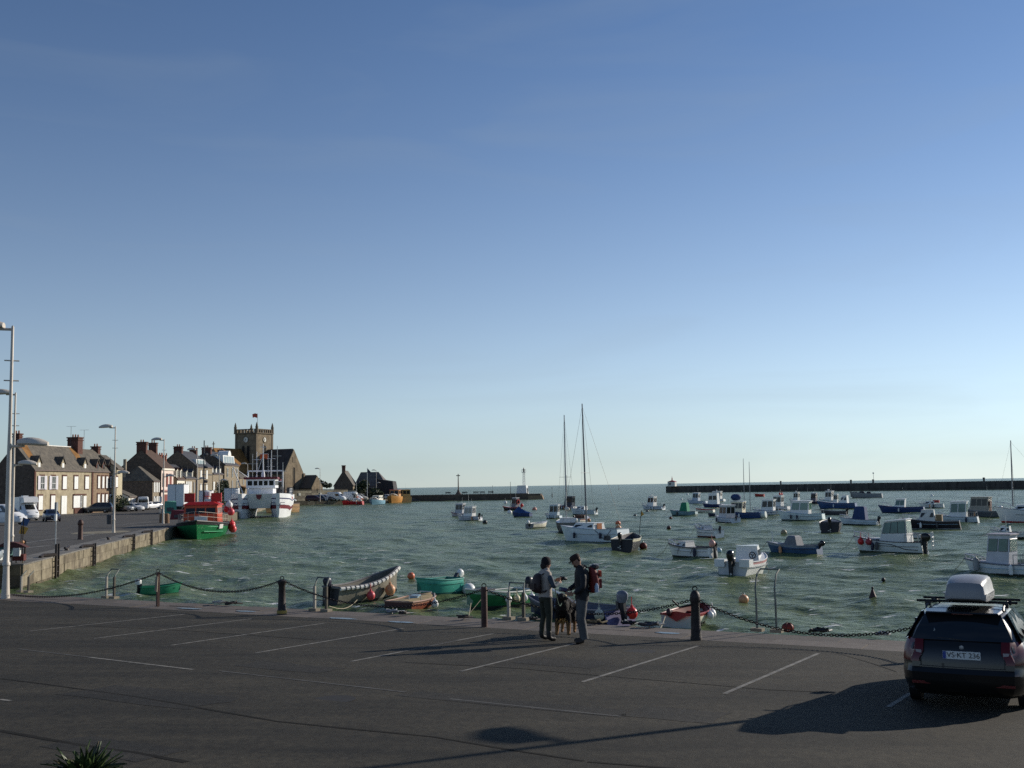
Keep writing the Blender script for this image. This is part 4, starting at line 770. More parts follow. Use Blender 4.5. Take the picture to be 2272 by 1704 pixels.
p = on(1937, 1334, WZ); o = thing("cone_buoy", "dark conical marker buoy floating below the glazed cabin boat", "buoy", p, 0, "mooring buoys")
MB().lathe([(.17, -.1), (.2, .04), (.12, .2), (.03, .44)], (0, 0, 0), 10).build("cone", M("dark brick red cone", (.06, .025, .02), .6), o); MB().ball((0, 0, .48), .05, 8).build("top_mark", black, o)
# ------------------------------------------------------------------ houses
def stone(name, c, c2, scale=1.2): return M(name, c, .92, var=.3, scale=scale, bump=.5, c2=c2)
st_tan = stone("tan rendered stone", (.38, .315, .205), (.50, .425, .29)); st_dark = stone("shaded wall stone", (.10, .075, .055), (.16, .12, .09), 2)  # dark stone of the gable ends: their shade is put into the colour
st_brick = stone("brown brick", (.26, .17, .11), (.36, .26, .17), 3); st_grey = stone("grey brown granite", (.24, .195, .135), (.34, .28, .195), 2.2)
brick = stone("red brick", (.10, .042, .032), (.16, .075, .055), 5); slate = M("slate roof", (.10, .09, .075), .8, var=.35, scale=1.5, bump=.4, c2=(.17, .145, .11))
slate_d = M("dark slate roof", (.05, .052, .06), .7, var=.3, scale=2, bump=.4); lichen = M("orange lichen roof", (.26, .12, .03), .9, var=.35, scale=.7, bump=.4, c2=(.34, .17, .05))
redroof = M("red brown roof", (.085, .05, .034), .85, var=.3, scale=2, bump=.3); plaster = M("white plaster", (.62, .58, .48), .85, var=.15, scale=1.5); pinkp = M("pink white plaster", (.56, .46, .40), .85, var=.2)
shut = M("white shutter", (.66, .65, .61), .6, var=.1, scale=3); darkpane = Glass("house pane", (.02, .02, .022), .08); surround = brick
def fpt(px, xf=-70.0, py=1070):
    d = ray(px, py); return V((xf, d.y * (xf / d.x), 0))
class House: pass
def house(label, A, B, depth, eave, ridge, wall, roof, name="house", group="houses along the quay", hip=False, gable=None, zb=0):
    H = House(); A, B = V((A[0], A[1], 0)), V((B[0], B[1], 0)); d = (B - A); H.L = d.length; d.normalize(); n = V((d.y, -d.x, 0)); H.A, H.d, H.n = A, d, n
    H.root = thing(name, label, "house", A + V((0, 0, zb)), math.atan2(n.y, n.x), group); H.eave, H.ridge, H.depth = eave - zb, ridge - zb, depth; e, r = H.eave, H.ridge; L = H.L; H.zb = zb
    pts = [(0, -.3), (0, e), (-depth / 2, r), (-depth, e), (-depth, -.3)] if not hip else [(0, -.3), (0, e), (-depth, e), (-depth, -.3)]
    mb = MB(); n_ = len(pts)
    mb.add([(x, 0, z) for x, z in pts] + [(x, L, z) for x, z in pts], [tuple(range(n_)), tuple(range(2 * n_ - 1, n_ - 1, -1))] + [(i, (i + 1) % n_, n_ + (i + 1) % n_, n_ + i) for i in range(n_)])
    H.wall = mb.build("wall", [wall], H.root, 0)
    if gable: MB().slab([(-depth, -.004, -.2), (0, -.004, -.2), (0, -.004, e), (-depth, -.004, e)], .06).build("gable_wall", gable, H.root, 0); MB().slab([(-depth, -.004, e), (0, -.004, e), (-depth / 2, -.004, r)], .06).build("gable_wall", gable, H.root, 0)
    mb = MB(); o = .22; t = .16; sl_ = (r - e) / (depth / 2)
    if hip:
        a, b, c_, d_ = (o, -o, e), (o, L + o, e), (-depth - o, L + o, e), (-depth - o, -o, e); p, q = (-depth / 2, L * .3, r), (-depth / 2, L * .7, r)
        mb.add([a, b, c_, d_, p, q], [(0, 1, 5, 4), (2, 3, 4, 5), (1, 2, 5), (3, 0, 4), (3, 2, 1, 0)])
    else:
        for s in (0, 1):
            x0, x1 = (o, -depth / 2) if s == 0 else (-depth - o, -depth / 2); z0 = e - o * sl_
            mb.hexa([(x0, -.1, z0 + .01), (x1, -.1, r + .01), (x1, L + .1, r + .01), (x0, L + .1, z0 + .01)], [(x0, -.1, z0 + t), (x1, -.1, r + t), (x1, L + .1, r + t), (x0, L + .1, z0 + t)])
    H.roof = mb.build("roof", roof, H.root, 0)
    MB().box(.12, L / 2, e - .12, .22, L, .16).build("gutter", M("gutter zinc", (.12, .08, .07), .6), H.root, 0)
    return H
def hy(H, px):                                           # where along the facade the eye meets px
    d = ray(px, 1070); a = H.A; det = d.x * (-H.d.y) + d.y * H.d.x
    t = (d.x * a.y - d.y * a.x) / (d.y * H.d.x - d.x * H.d.y); return t
def chimney(H, y, w=.9, d=.7, top=2.0, x=None, mat=None, pots=2):
    x = -H.depth / 2 if x is None else x; z0 = H.ridge - 1.0 - abs(x + H.depth / 2) * .8; z1 = H.ridge + top
    mb = MB(); mb.box(x, y, (z0 + z1) / 2, w, d, z1 - z0); mb.box(x, y, z1 - .35, w + .18, d + .18, .16); mb.box(x, y, z1 + .06, w + .24, d + .24, .2)
    c = mb.build("chimney", mat or brick, H.root, 0)
    for k in range(pots): MB().lathe([(.13, 0), (.11, .45)], (x + (k - (pots - 1) / 2) * .45, y, z1 + .16), 7).build("chimney_pot", M("terracotta", (.30, .10, .05), .8), c)
def window(H, y, z, w, h, style="shut", sur=None, cat="window"):
    r = H.root; nm = "door" if style == "door" else "window"
    z -= H.zb
    f = MB(); s = .13 if sur else .05
    f.box(.03, y, z + h / 2, .10, w + 2 * s, h + 2 * s)
    if sur: f.prism([(.0, y - w / 2 - s), (.085, y - w / 2 - s), (.085, y + w / 2 + s), (0, y + w / 2 + s)], z + h + s, z + h + s + .12)
    o = f.build(nm, sur or M("stone surround", (.36, .30, .21), .85, var=.2), r, 0)
    if style in ("shut", "door"):
        for k in (-1, 1): MB().box(.10, y + k * w / 4, z + h / 2, .05, w / 2 - .02, h).build("shutter" if style == "shut" else "door_leaf", shut, o, 0)
    elif style == "grey": MB().box(.10, y, z + h / 2, .04, w, h).build("shutter", M("grey shutter", (.22, .22, .21), .6), o, 0)
    elif style == "redshut": MB().box(.10, y, z + h / 2, .05, w, h).build("shutter", M("oxblood shutter", (.20, .035, .02), .6), o, 0)
    else:
        MB().box(.095, y, z + h / 2, .012, w, h).build("pane", darkpane, o, 0)
        g = MB()
        for yy in (-w / 2 + .03, 0, w / 2 - .03): g.box(.115, y + yy, z + h / 2, .03, .06, h)
        for zz in (.03, h * .45, h - .03): g.box(.117, y, z + zz, .026, w, .06)
        g.build("frame", shut, o, 0)
        if style == "open":
            for k in (-1, 1): MB().box(.11, y + k * (w / 2 + .36), z + h / 2, .05, .58, h + .1).build("shutter", M("lilac white shutter", (.52, .50, .52), .6), o, 0)
    return o
def dormer(H, y, w=1.1, h=1.15, ph=.9, front=None, roof=None, style="shut"):
    e = H.eave; sl_ = (H.ridge - e) / (H.depth / 2); dd = (h + ph) / sl_ + .3; front = front or st_tan; roof = roof or slate
    mb = MB(); mb.hexa([(-.25, y - w / 2, e), (-.25, y + w / 2, e), (-dd, y + w / 2, e), (-dd, y - w / 2, e)], [(-.25, y - w / 2, e + h), (-.25, y + w / 2, e + h), (-dd, y + w / 2, e + h), (-dd, y - w / 2, e + h)])
    mb.add([(-.25, y - w / 2, e + h), (-.25, y + w / 2, e + h), (-.25, y, e + h + ph)], [(0, 1, 2)])
    o = mb.build("dormer", front, H.root, 0)
    q = MB()
    for s in (-1, 1): q.hexa([(-.1, y + s * (w / 2 + .16), e + h - .16 * ph / (w / 2)), (-.1, y, e + h + ph), (-dd - .6, y, e + h + ph), (-dd - .2, y + s * (w / 2 + .16), e + h - .16)], [(-.1, y + s * (w / 2 + .16), e + h - .08), (-.1, y, e + h + ph + .1), (-dd - .6, y, e + h + ph + .1), (-dd - .2, y + s * (w / 2 + .16), e + h - .04)])
    q.build("dormer_roof", roof, o, 0)
    MB().tube([(-.12, y, e + h + ph), (-.12, y, e + h + ph + .55)], .03, 4).build("finial", dgrey, o)
    if style == "shut": MB().box(-.22, y, e + h * .52, .06, w * .5, h * .8).build("window_leaf", shut, o, 0)
    MB().box(-.235, y + w * .12, e + h * .52, .04, w * .42, h * .8).build("pane", darkpane, o, 0)
    return o
def tv_aerial(H, y, x, H0, hgt):
    m = MB(); m.tube([(x, y, H0), (x, y, H0 + hgt)], .03, 4); m.tube([(x - .8, y, H0 + hgt), (x + .9, y, H0 + hgt - .02)], .02, 4)
    for k in range(5): m.tube([(x - .7 + k * .35, y - .3, H0 + hgt), (x - .7 + k * .35, y + .3, H0 + hgt)], .012, 4)
    m.build("tv_aerial", dgrey, H.root)

d0 = ray(75, 1070); A1 = V((d0.x * 165 / d0.y, 165, 0)); d1 = ray(206, 1070); B1 = V((d1.x * 181.5 / d1.y, 181.5, 0)); dn = (B1 - A1).normalized()
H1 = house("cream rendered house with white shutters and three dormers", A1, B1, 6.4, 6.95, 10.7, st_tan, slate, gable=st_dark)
for px in (93, 118): window(H1, hy(H1, px), 3.95, 1.05, 2.0, "open", brick)
for px in (142.5, 168, 192): window(H1, hy(H1, px), 3.95, 1.1, 2.0, "shut", brick)
for px in (90, 117.5): window(H1, hy(H1, px), .85, 1.1, 2.1, "shut", brick)
window(H1, hy(H1, 142), .03, 1.5, 2.85, "door"); window(H1, hy(H1, 170), .95, 1.9, 1.9, "shut", brick); window(H1, hy(H1, 180), .95, .5, 1.95, "pane"); window(H1, hy(H1, 188), .03, .9, 2.75, "door")
MB().box(.07, hy(H1, 176), .42, .14, 2.9, .8).build("shopfront_base", brick, H1.root, 0); MB().box(.1, hy(H1, 177), 3.05, .2, 3.6, .22).build("shop_fascia", brick, H1.root, 0)
for px in (89, 142, 191): dormer(H1, hy(H1, px))
MB().box(-3.2, H1.L / 2, H1.ridge + .2, .3, H1.L * .8, .14).build("ridge_tiles", M("white mortar ridge", (.62, .60, .55), .7), H1.root, 0)
for y in (.2, H1.L - .2): MB().box(.06, y, 3.4, .12, .4, 6.9).build("brick_quoin", brick, H1.root, 0)
chimney(H1, .5, 1.1, .8, 1.6); chimney(H1, H1.L - .5, 1.9, .9, 1.7); tv_aerial(H1, H1.L - 1.5, -3.2, H1.ridge, 3.6)
MB().slab([(-1.0, -.01, H1.ridge - 2.8), (-.4, -.01, H1.eave + .3), (-2.7, -.01, H1.ridge - .9)], .002)
for y0 in (1.0, H1.L - 2.2):
    sl_ = (H1.ridge - H1.eave) / 3.2; q = [(-3.1, y0, H1.eave + 3.1 * sl_ + .165), (-1.4, y0 - .3, H1.eave + 1.4 * sl_ + .165), (-1.6, y0 + 1.2, H1.eave + 1.6 * sl_ + .165), (-3.1, y0 + 1.9, H1.eave + 3.1 * sl_ + .165)]
    MB().slab(q, .01).build("lichen_patch", lichen, H1.root, 0)
A2 = B1 + dn * .02; d2 = ray(253, 1070); t2 = hy(H1, 253); B2 = A1 + dn * t2
H2 = house("brown brick house with narrow white shutters beside the cream house", A2, B2, 6.4, 6.9, 10.5, st_brick, slate)
for px in (218.5, 228, 236.5, 245):
    window(H2, hy(H2, px), 4.05, .62, 1.95, "shut", brick); window(H2, hy(H2, px), 1.1, .62, 1.9, "shut", brick)
for px in (219, 232, 246): dormer(H2, hy(H2, px), .85, 1.2, .75, brick, style="pane")
chimney(H2, hy(H2, 208) , 1.7, .9, 1.9); chimney(H2, H2.L - .5, 1.3, .8, .6); tv_aerial(H2, 2.5, -3.2, H2.ridge, 3.4)
d3 = fpt(254, -67.9); d3b = fpt(266.5, -67.7)
H3 = house("narrow cream house end with one brown framed window", d3 + V((0, 1, 0)), d3b + V((0, 1, 0)), 6, 7.4, 9.6, M("pale cream render", (.52, .45, .30), .85), slate)
window(H3, hy(H3, 258), 4.2, .8, 1.7, "shut", brick)
e0, e1 = fpt(286, -70.5), fpt(302, -70.3)
He = house("low white outbuilding with a sloping grey roof", e0, e1, 7.0, 2.5, 4.0, plaster, slate)
window(He, He.L * .6, .05, 2.0, 2.1, "door")
h0, h1_ = fpt(339, -70), fpt(353, -70)
H4b = house("small stone house with hipped roof and thin white shutters", h0, h1_, 6.6, 5.4, 8.3, st_grey, slate, hip=True, gable=None)
MB().slab([(-6.6, -.004, -.2), (0, -.004, -.2), (0, -.004, 5.35), (-6.6, -.004, 5.35)], .05).build("side_wall", st_dark, H4b.root, 0)
for px in (341.5, 345, 348.5, 352):
    window(H4b, hy(H4b, px), 3.2, .5, 1.9, "shut"); window(H4b, hy(H4b, px), .9, .5, 1.5, "shut")
MB().box(-5.6, .4, 7.2, .5, .5, 5).build("chimney", stone("pale chimney stone", (.3, .25, .18), (.4, .34, .25)), H4b.root, 0)
a4, b4 = fpt(358, -70), fpt(384.5, -70)
H4 = house("tall gabled house with dark red shutters above a shop", a4, b4, 8.2, 8.0, 11.6, pinkp, redroof, gable=st_dark)
for px in (362, 370, 378): window(H4, hy(H4, px), 4.3, 1.0, 2.6, "redshut"); 
MB().box(.25, H4.L / 2, 3.5, .5, H4.L - .3, .35).build("shop_awning", M("dusty pink awning", (.42, .22, .20), .7), H4.root, 0); window(H4, H4.L * .5, .3, 4.2, 2.4, "redshut")
MB().box(.1, H4.L / 2, 7.75, .3, H4.L, .35).build("cornice", plaster, H4.root, 0)
chimney(H4, .5, 1.9, 1.0, 1.5); chimney(H4, H4.L - .5, 1.6, .9, 1.6)
a6, b6 = fpt(393, -70), fpt(410, -70)
H6 = house("white house with three dark windows and tall pale dormers", a6, b6, 8, 5.8, 9.6, plaster, redroof, gable=st_grey)
for px in (396.5, 401.5, 407): window(H6, hy(H6, px), 3.0, .9, 2.0, "grey")
for px in (396, 404.5): dormer(H6, hy(H6, px), 1.1, 2.0, .4, plaster, redroof, "pane")
for k in range(3): chimney(H6, H6.L * (.15 + .3 * k), .8, .5, 1.2, pots=3, mat=M("brick orange chimney", (.26, .08, .045), .85))
window(H6, H6.L * .5, .2, 3.2, 2.2, "shut")
a7, b7 = fpt(411, -70.2), fpt(434, -70.2)
H7 = house("stone terrace house with three white shutters", a7, b7, 8, 6.1, 9.0, st_grey, slate_d, gable=st_grey)
for px in (413.5, 418, 422.5): window(H7, hy(H7, px), 3.0, .85, 2.4, "shut")
window(H7, hy(H7, 430), 3.0, .8, 2.2, "grey"); window(H7, hy(H7, 417), .3, 2.4, 2.1, "shut")
for px in (417, 430): dormer(H7, hy(H7, px), 1.0, 1.5, .5, plaster, slate_d, "pane")
a8, b8 = fpt(436.5, -70), fpt(471, -70)
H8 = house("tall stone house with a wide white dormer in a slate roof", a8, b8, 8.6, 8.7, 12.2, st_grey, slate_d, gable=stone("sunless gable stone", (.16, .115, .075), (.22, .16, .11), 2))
for px in (445, 458):
    window(H8, hy(H8, px), 6.0, 1.0, 2.0, "shut"); window(H8, hy(H8, px), 3.0, 1.0, 1.9, "shut")
o = MB().hexa([(-.6, H8.L * .15, 8.75), (-.6, H8.L * .72, 8.75), (-2.8, H8.L * .72, 8.75), (-2.8, H8.L * .15, 8.75)], [(-.75, H8.L * .16, 10.4), (-.75, H8.L * .71, 10.4), (-2.8, H8.L * .71, 10.4), (-2.8, H8.L * .16, 10.4)]).build("wide_dormer", shut, H8.root, 0)
panes(o, ((-.6, H8.L * .15, 8.75), (-.6, H8.L * .72, 8.75), (-.75, H8.L * .71, 10.4), (-.75, H8.L * .16, 10.4)), 3, .06, .35, .1, .15, .03, Glass("pale dormer pane", (.20, .25, .24), .15))
window(H8, H8.L * .4, .2, 3.6, 2.6, "shut"); chimney(H8, .5, 1.8, 1.0, .9); chimney(H8, H8.L - .6, 1.6, .9, .9)
MB().box(.06, H8.L * .63, 7.0, .1, H8.L * .7, .18).build("string_course", dgrey, H8.root, 0)
a9, b9 = fpt(472, -70.3), fpt(497, -70.3)
H9 = house("lower stone house overgrown with climbing plants", a9, b9, 8, 7.3, 10.0, st_grey, slate_d)
for px in (474, 482, 491): window(H9, hy(H9, px), 3.4, 1.1, 2.0, "pane" if px == 482 else "shut")
for px in (474, 482, 491): dormer(H9, hy(H9, px), 1.0, 1.3, .5, plaster, slate_d)
a10, b10 = fpt(498, -70), fpt(530, -70)
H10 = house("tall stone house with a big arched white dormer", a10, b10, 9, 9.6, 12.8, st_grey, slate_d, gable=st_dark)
for px in (504, 515, 525):
    window(H10, hy(H10, px), 6.6, 1.1, 2.2, "pane"); window(H10, hy(H10, px), 3.6, 1.1, 2.2, "grey" if px == 515 else "pane")
o = MB().hexa([(-.4, .6, 9.65), (-.4, H10.L - 2.6, 9.65), (-3, H10.L - 2.6, 9.65), (-3, .6, 9.65)], [(-.6, .7, 11.9), (-.6, H10.L - 2.8, 11.9), (-3, H10.L - 2.8, 11.9), (-3, .7, 11.9)]).build("wide_dormer", shut, H10.root, 0)
ar = MB(); yc = (H10.L - 2) / 2 + .6; ar.add([(-.5, yc + 1.5 * math.cos(a * .3142), 11.85 + 1.3 * math.sin(a * .3142)) for a in range(11)] + [(-3, yc + 1.5 * math.cos(a * .3142), 11.85 + 1.3 * math.sin(a * .3142)) for a in range(11)], [tuple(range(11)), tuple(range(21, 10, -1))] + [(a, a + 1, a + 12, a + 11) for a in range(10)]); ar.build("dormer_arch", shut, H10.root, 0)
panes(o, ((-.4, .6, 9.65), (-.4, H10.L - 2.6, 9.65), (-.6, H10.L - 2.8, 11.9), (-.6, .7, 11.9)), 4, .06, .2, .1, .15, .03, Glass("pale arch pane", (.26, .30, .30), .15))
cs = MB(); cs.box(.15, H10.L * .45, 2.9, .3, H10.L * .62, .3)
for k in range(5): cs.box(.2, H10.L * (.18 + .135 * k), 1.4, .25, .25, 2.8)
cs.build("shop_columns", plaster, H10.root, 0); MB().box(.05, H10.L * .45, 1.4, .05, H10.L * .55, 2.6).build("shop_window", darkpane, H10.root, 0)
chimney(H10, .5, 2.2, 1.0, .9); chimney(H10, H10.L - .6, 1.4, .9, .7)
a11, b11 = fpt(531, -71), fpt(548, -71)
H11 = house("stone cottage under the church with a brown porch roof", a11, b11, 8, 6.6, 9, st_grey, slate)
MB().hexa([(0, 1, 4.3), (2.2, 1, 3.5), (2.2, H11.L - 1, 3.5), (0, H11.L - 1, 4.3)], [(0, 1, 4.5), (2.2, 1, 3.7), (2.2, H11.L - 1, 3.7), (0, H11.L - 1, 4.5)]).build("porch_roof", M("rust brown roof", (.20, .11, .05), .8), H11.root, 0); window(H11, H11.L * .5, 4.8, 1.1, 1.3, "grey")

# ------------------------------------------------------------------ foliage
def leaf_cloud(name, parent, blobs, n, size, mats, seed=1):
    rg = random.Random(seed); mb = MB()
    for i in range(n):
        c, rad = blobs[rg.randrange(len(blobs))]
        while True:
            q = V((rg.uniform(-1, 1), rg.uniform(-1, 1), rg.uniform(-1, 1)))
            if q.length < 1: break
        q = q.normalized() * q.length ** .45 if rg.random() < .8 else q
        p = V(c) + V((q.x * rad[0], q.y * rad[1], q.z * rad[2])); s = size * rg.uniform(.6, 1.4)
        u = V((rg.gauss(0, 1), rg.gauss(0, 1), rg.gauss(0, .7))).normalized(); w = u.orthogonal().normalized() * s * .55
        mb.add([p - u * s, p + w, p + u * s, p - w], [(0, 1, 2, 3)], rg.randrange(len(mats)))
    o = mb.build(name, mats, parent, 0); o["kind"] = "stuff"; return o
leafm = [M("leaf green %d" % i, c, .6, var=.2) for i, c in enumerate(((.028, .045, .018), (.045, .065, .022), (.018, .03, .014)))]
def tree(name, label, p, trunk_h, blobs, n, size, seed=1, cat="tree", group="trees by the church wall", mats=None):
    o = thing(name, label, cat, p, 0, group); mb = MB(); mb.tube([(0, 0, -.2), (.1, 0, trunk_h * .5), (.05, .1, trunk_h)], [.22, .16, .1], 7)
    for c, rad in blobs[:5]: mb.tube([(.05, 0, trunk_h * .75), V(c)], [.08, .03], 5)
    mb.build("trunk", M("bark", (.06, .045, .03), .9), o); leaf_cloud("crown", o, blobs, n, size, mats or leafm, seed); return o
p = fpt(263, -68.5); tree("garden_bush", "round dark green bush before the low white outbuilding", V((-68, p.y - 2, 0)), 1.0, [((0, 0, 1.6), (1.8, 1.8, 1.4)), ((.6, .8, 1.2), (1.2, 1.4, 1.1))], 900, .22, 3, "bush", "shrubs by the houses")
p = fpt(490, -69.6); tree("climbing_plant", "dark green climber covering the lower stone house front", V((-69.2, p.y, 0)), 2.5, [((0, -1, 3.0), (.7, 2.0, 2.6)), ((0, 1.5, 2), (.8, 2, 2)), ((0, 3, 4), (.6, 1.5, 2))], 1200, .3, 4, "climbing plant", "shrubs by the houses")

# ------------------------------------------------------------------ church
cst = stone("church granite", (.19, .145, .092), (.28, .22, .145), .8); cdk = M("church trim stone", (.15, .118, .08), .9, var=.3); cslate = M("church slate", (.055, .045, .04), .8, var=.35, scale=.8, bump=.4)
T0 = at(569, 1070, 330); T0.z = 0; CH = thing("church", "granite church with square clock tower, balustrade and orange lichen roof", "church", T0, math.atan2(.918, .395))
# local frame: x = along e1 (away to the right), y = along e2 (away to the left)
SX = SY = 7.9; top = 20.4
tw = MB(); tw.box(SX / 2, SY / 2, top / 2, SX, SY, top); tower = tw.build("tower", cst, CH, 0)
MB().box(SX / 2, SY / 2, top + .15, SX + .7, SY + .7, .3).build("cornice", cdk, tower, 0)
for k in range(7):
    for (x, y) in ((0, (k + .5) / 7 * SY), (SX, (k + .5) / 7 * SY), ((k + .5) / 7 * SX, 0), ((k + .5) / 7 * SX, SY)):
        MB().box(x, y, top + .75, .45, .45, .9).build("baluster", cdk, tower, 0)
bal = MB(); 
for (x, y, sx, sy) in ((0, SY / 2, .4, SY), (SX, SY / 2, .4, SY), (SX / 2, 0, SX - .4, .4), (SX / 2, SY, SX - .4, .4)): bal.box(x, y, top + 1.33, sx, sy, .24)
bal.build("parapet_rail", cdk, tower, 0)
for x, y in ((0, 0), (SX, 0), (0, SY), (SX, SY)):
    MB().lathe([(.42, 0), (.42, 1.6), (.5, 1.7), (.3, 2.0), (.34, 2.2), (.05, 3.2)], (x, y, top + .3), 8).build("pinnacle", cdk, tower, 30)
def clock(o, c, n, r):
    n = V(n); u = n.cross(V((0, 0, 1))).normalized(); c = V(c)
    MB().add([c + u * (r * math.cos(a * .3142)) + V((0, 0, r * math.sin(a * .3142))) + n * .12 for a in range(20)], [tuple(range(20))]).build("clock_face", M("clock enamel", (.62, .60, .52), .5), o, 0)
    h = MB()
    for a, l in ((.6, .5), (2.4, .75)): q = c + n * .16; e = q + u * (r * l * math.sin(a)) + V((0, 0, r * l * math.cos(a))); h.tube([q, e], .07, 4)
    h.build("clock_hands", black, o); rg = MB(); rg.tube([c + u * (r * math.cos(a * .3142)) + V((0, 0, r * math.sin(a * .3142))) + n * .1 for a in range(21)], .1, 4); rg.build("clock_ring", cdk, o)
# local x=-face looks left-front; the lit face is local y = 0 (normal -y)
clock(tower, (SX * .5, 0, 18.6), (0, -1, 0), .8); clock(tower, (0, SY * .5, 18.6), (-1, 0, 0), .9)
def arch(o, c, n, w, h, mat=None, name="belfry_opening"):
    n = V(n); u = n.cross(V((0, 0, 1))).normalized(); c = V(c) + n * .03; P = [c - u * w / 2, c + u * w / 2] + [c + u * (w / 2 * math.cos(a * .6283)) + V((0, 0, h - w / 2 + w / 2 * math.sin(a * .6283))) for a in range(6)]
    mb = MB(); mb.add(P, [tuple(range(8))]); q = mb.build(name, mat or M("dark opening", (.02, .018, .016), .9), o, 0)
    fr = MB(); fr.tube(P[1:] + [P[0]], .12, 4); fr.build("arch_surround", cdk, q)
for k in (-.9, .9):
    arch(tower, (0, SY * .5 + k, 11.6), (-1, 0, 0), 1.1, 5.2)
arch(tower, (SX * .5, 0, 11.9), (0, -1, 0), 1.2, 5.0)
tw2 = MB()
for x in (0, SX): tw2.box(x, -.03, top / 2, .7, .14, top)
tw2.box(-.03, SY - .3, top / 2, .14, .7, top); tw2.build("quoin", cdk, tower, 0)
# nave (orange lichen roof): ridge along x in front of the tower
def wing(name, x0, x1, y0, y1, eave, ridge, axis, wall, roof, o=.35):
    w = MB()
    if axis == 'x':
        m = (y0 + y1) / 2; P = [(y0, -.3), (y1, -.3), (y1, eave), (m, ridge), (y0, eave)]
        w.add([(x0, a, b) for a, b in P] + [(x1, a, b) for a, b in P], [tuple(range(5)), tuple(range(9, 4, -1))] + [(i, (i + 1) % 5, 5 + (i + 1) % 5, 5 + i) for i in range(5)])
    else:
        m = (x0 + x1) / 2; P = [(x0, -.3), (x1, -.3), (x1, eave), (m, ridge), (x0, eave)]
        w.add([(a, y0, b) for a, b in P] + [(a, y1, b) for a, b in P], [tuple(range(5)), tuple(range(9, 4, -1))] + [(i, (i + 1) % 5, 5 + (i + 1) % 5, 5 + i) for i in range(5)])
    q = w.build(name, wall, CH, 0); r = MB(); t = .25
    for s in (0, 1):
        if axis == 'x':
            ye = y0 - o if s == 0 else y1 + o; ze = eave - o * (ridge - eave) / ((y1 - y0) / 2)
            r.hexa([(x0 - .1, ye, ze + .02), (x0 - .1, m, ridge + .02), (x1, m, ridge + .02), (x1, ye, ze + .02)], [(x0 - .1, ye, ze + t), (x0 - .1, m, ridge + t), (x1, m, ridge + t), (x1, ye, ze + t)])
        else:
            xe = x0 - o if s == 0 else x1 + o; ze = eave - o * (ridge - eave) / ((x1 - x0) / 2)
            r.hexa([(xe, y0 + .35, ze + .02), (m, y0 + .35, ridge + .02), (m, y1, ridge + .02), (xe, y1, ze + .02)], [(xe, y0 + .35, ze + t), (m, y0 + .35, ridge + t), (m, y1, ridge + t), (xe, y1, ze + t)])
    r.build("roof", roof, q, 0); return q
nave = wing("nave", -13.0, -.05, .8, 10.8, 8.8, 15.6, 'x', cst, lichen)
mbx = MB(); mbx.box(-12.9, 5.8, 16.6, .18, .18, 2.2); mbx.box(-12.9, 5.8, 17.0, .18, 1.0, .18); mbx.build("gable_cross", cdk, nave, 0)
choir = wing("choir", .6, 10.6, -9.6, -.05, 8.4, 15.4, 'y', cst, cslate)
arch(choir, (5.6, -9.6, 2.5), (0, -1, 0), .8, 7.5, name="choir_window"); MB().box(5.6, -9.63, 12.3, 1.6, .1, 1.6).build("blocked_window", cdk, choir, 0)
for x in (.5, 10.7): MB().hexa([(x - .5, -10.6, 0), (x + .5, -10.6, 0), (x + .5, -9.5, 0), (x - .5, -9.5, 0)], [(x - .45, -9.9, 8.2), (x + .45, -9.9, 8.2), (x + .45, -9.5, 8.2), (x - .45, -9.5, 8.2)]).build("buttress", cdk, choir, 0)
aisle = wing("aisle", -9, -.05, -4.2, .8, 4.6, 7.2, 'x', cst, cslate)
sac = wing("sacristy", 8.6, 14.6, -14.0, -9.65, 3.9, 7.4, 'y', cst, M("grey slate", (.10, .085, .07), .8, var=.3))
arch(sac, (11.6, -14.0, 1.3), (0, -1, 0), .7, 2.2, name="sacristy_window")
mp_ = MB(); mp_.tube([(SX * .45, SY * .3, top), (SX * .45, SY * .3, top + 6.3)], .07, 5); fl = thing("flag", "small red flag flying on the church tower", "flag", CH.matrix_basis @ V((SX * .45, SY * .3, top + 4.9)))
mp_.build("flagpole", offwhite, tower); MB().add([(0, 0, 0), (-.9, -.1, .3), (-1.5, .1, .1), (-1.6, 0, 1.2), (-.8, .1, 1.5), (0, 0, 1.3)], [(0, 1, 4, 5), (1, 2, 3, 4)]).build("cloth", M("red flag cloth", (.55, .10, .06), .8), fl, 0)

# ------------------------------------------------------------------ the far quay beyond the church
p0, p1 = V((-64.5, 304.5, 0)), V((-48.6, 319.5, 0)); dq = V((p1.x - p0.x, p1.y - p0.y, 0)).normalized(); Lq = (p1 - p0).length
cw = thing("stone_wall", "long tan stone wall running from the church along the far quay", "wall", (p0.x, p0.y, 0), math.atan2(dq.y, dq.x))
s = 0; k = 0
while s < Lq:
    w = rnd.uniform(1.6, 2.6)
    for z in range(4): MB().box(s + w / 2, rnd.uniform(-.03, .03), .42 + z * .72, w - .03, .6, .69).build("stone", (st_tan, st_grey, st_tan)[(k + z * 2) % 3], cw, 0)
    s += w; k += 1
MB().box(Lq / 2, 0, 3.1, Lq, .75, .16).build("wall_cap", cdk, cw, 0)
for x in (2.2, 5.6, 12.6): MB().box(x, -.36, 1.9, .7, .06, .7).build("notice_board", plaster, cw, 0)
fa, fb = at(780, 1080, 330), at(795, 1080, 333)
Hf = house("little gabled cottage with one chimney on the far quay", at(783, 1080, 326), at(792.5, 1080, 338), 5.6, 4.3, 8.6, st_grey, slate, group="houses on the far quay", gable=st_dark); chimney(Hf, .6, 1.0, .7, 1.5, pots=0); window(Hf, 3, 1.5, .9, 1.6, "grey")
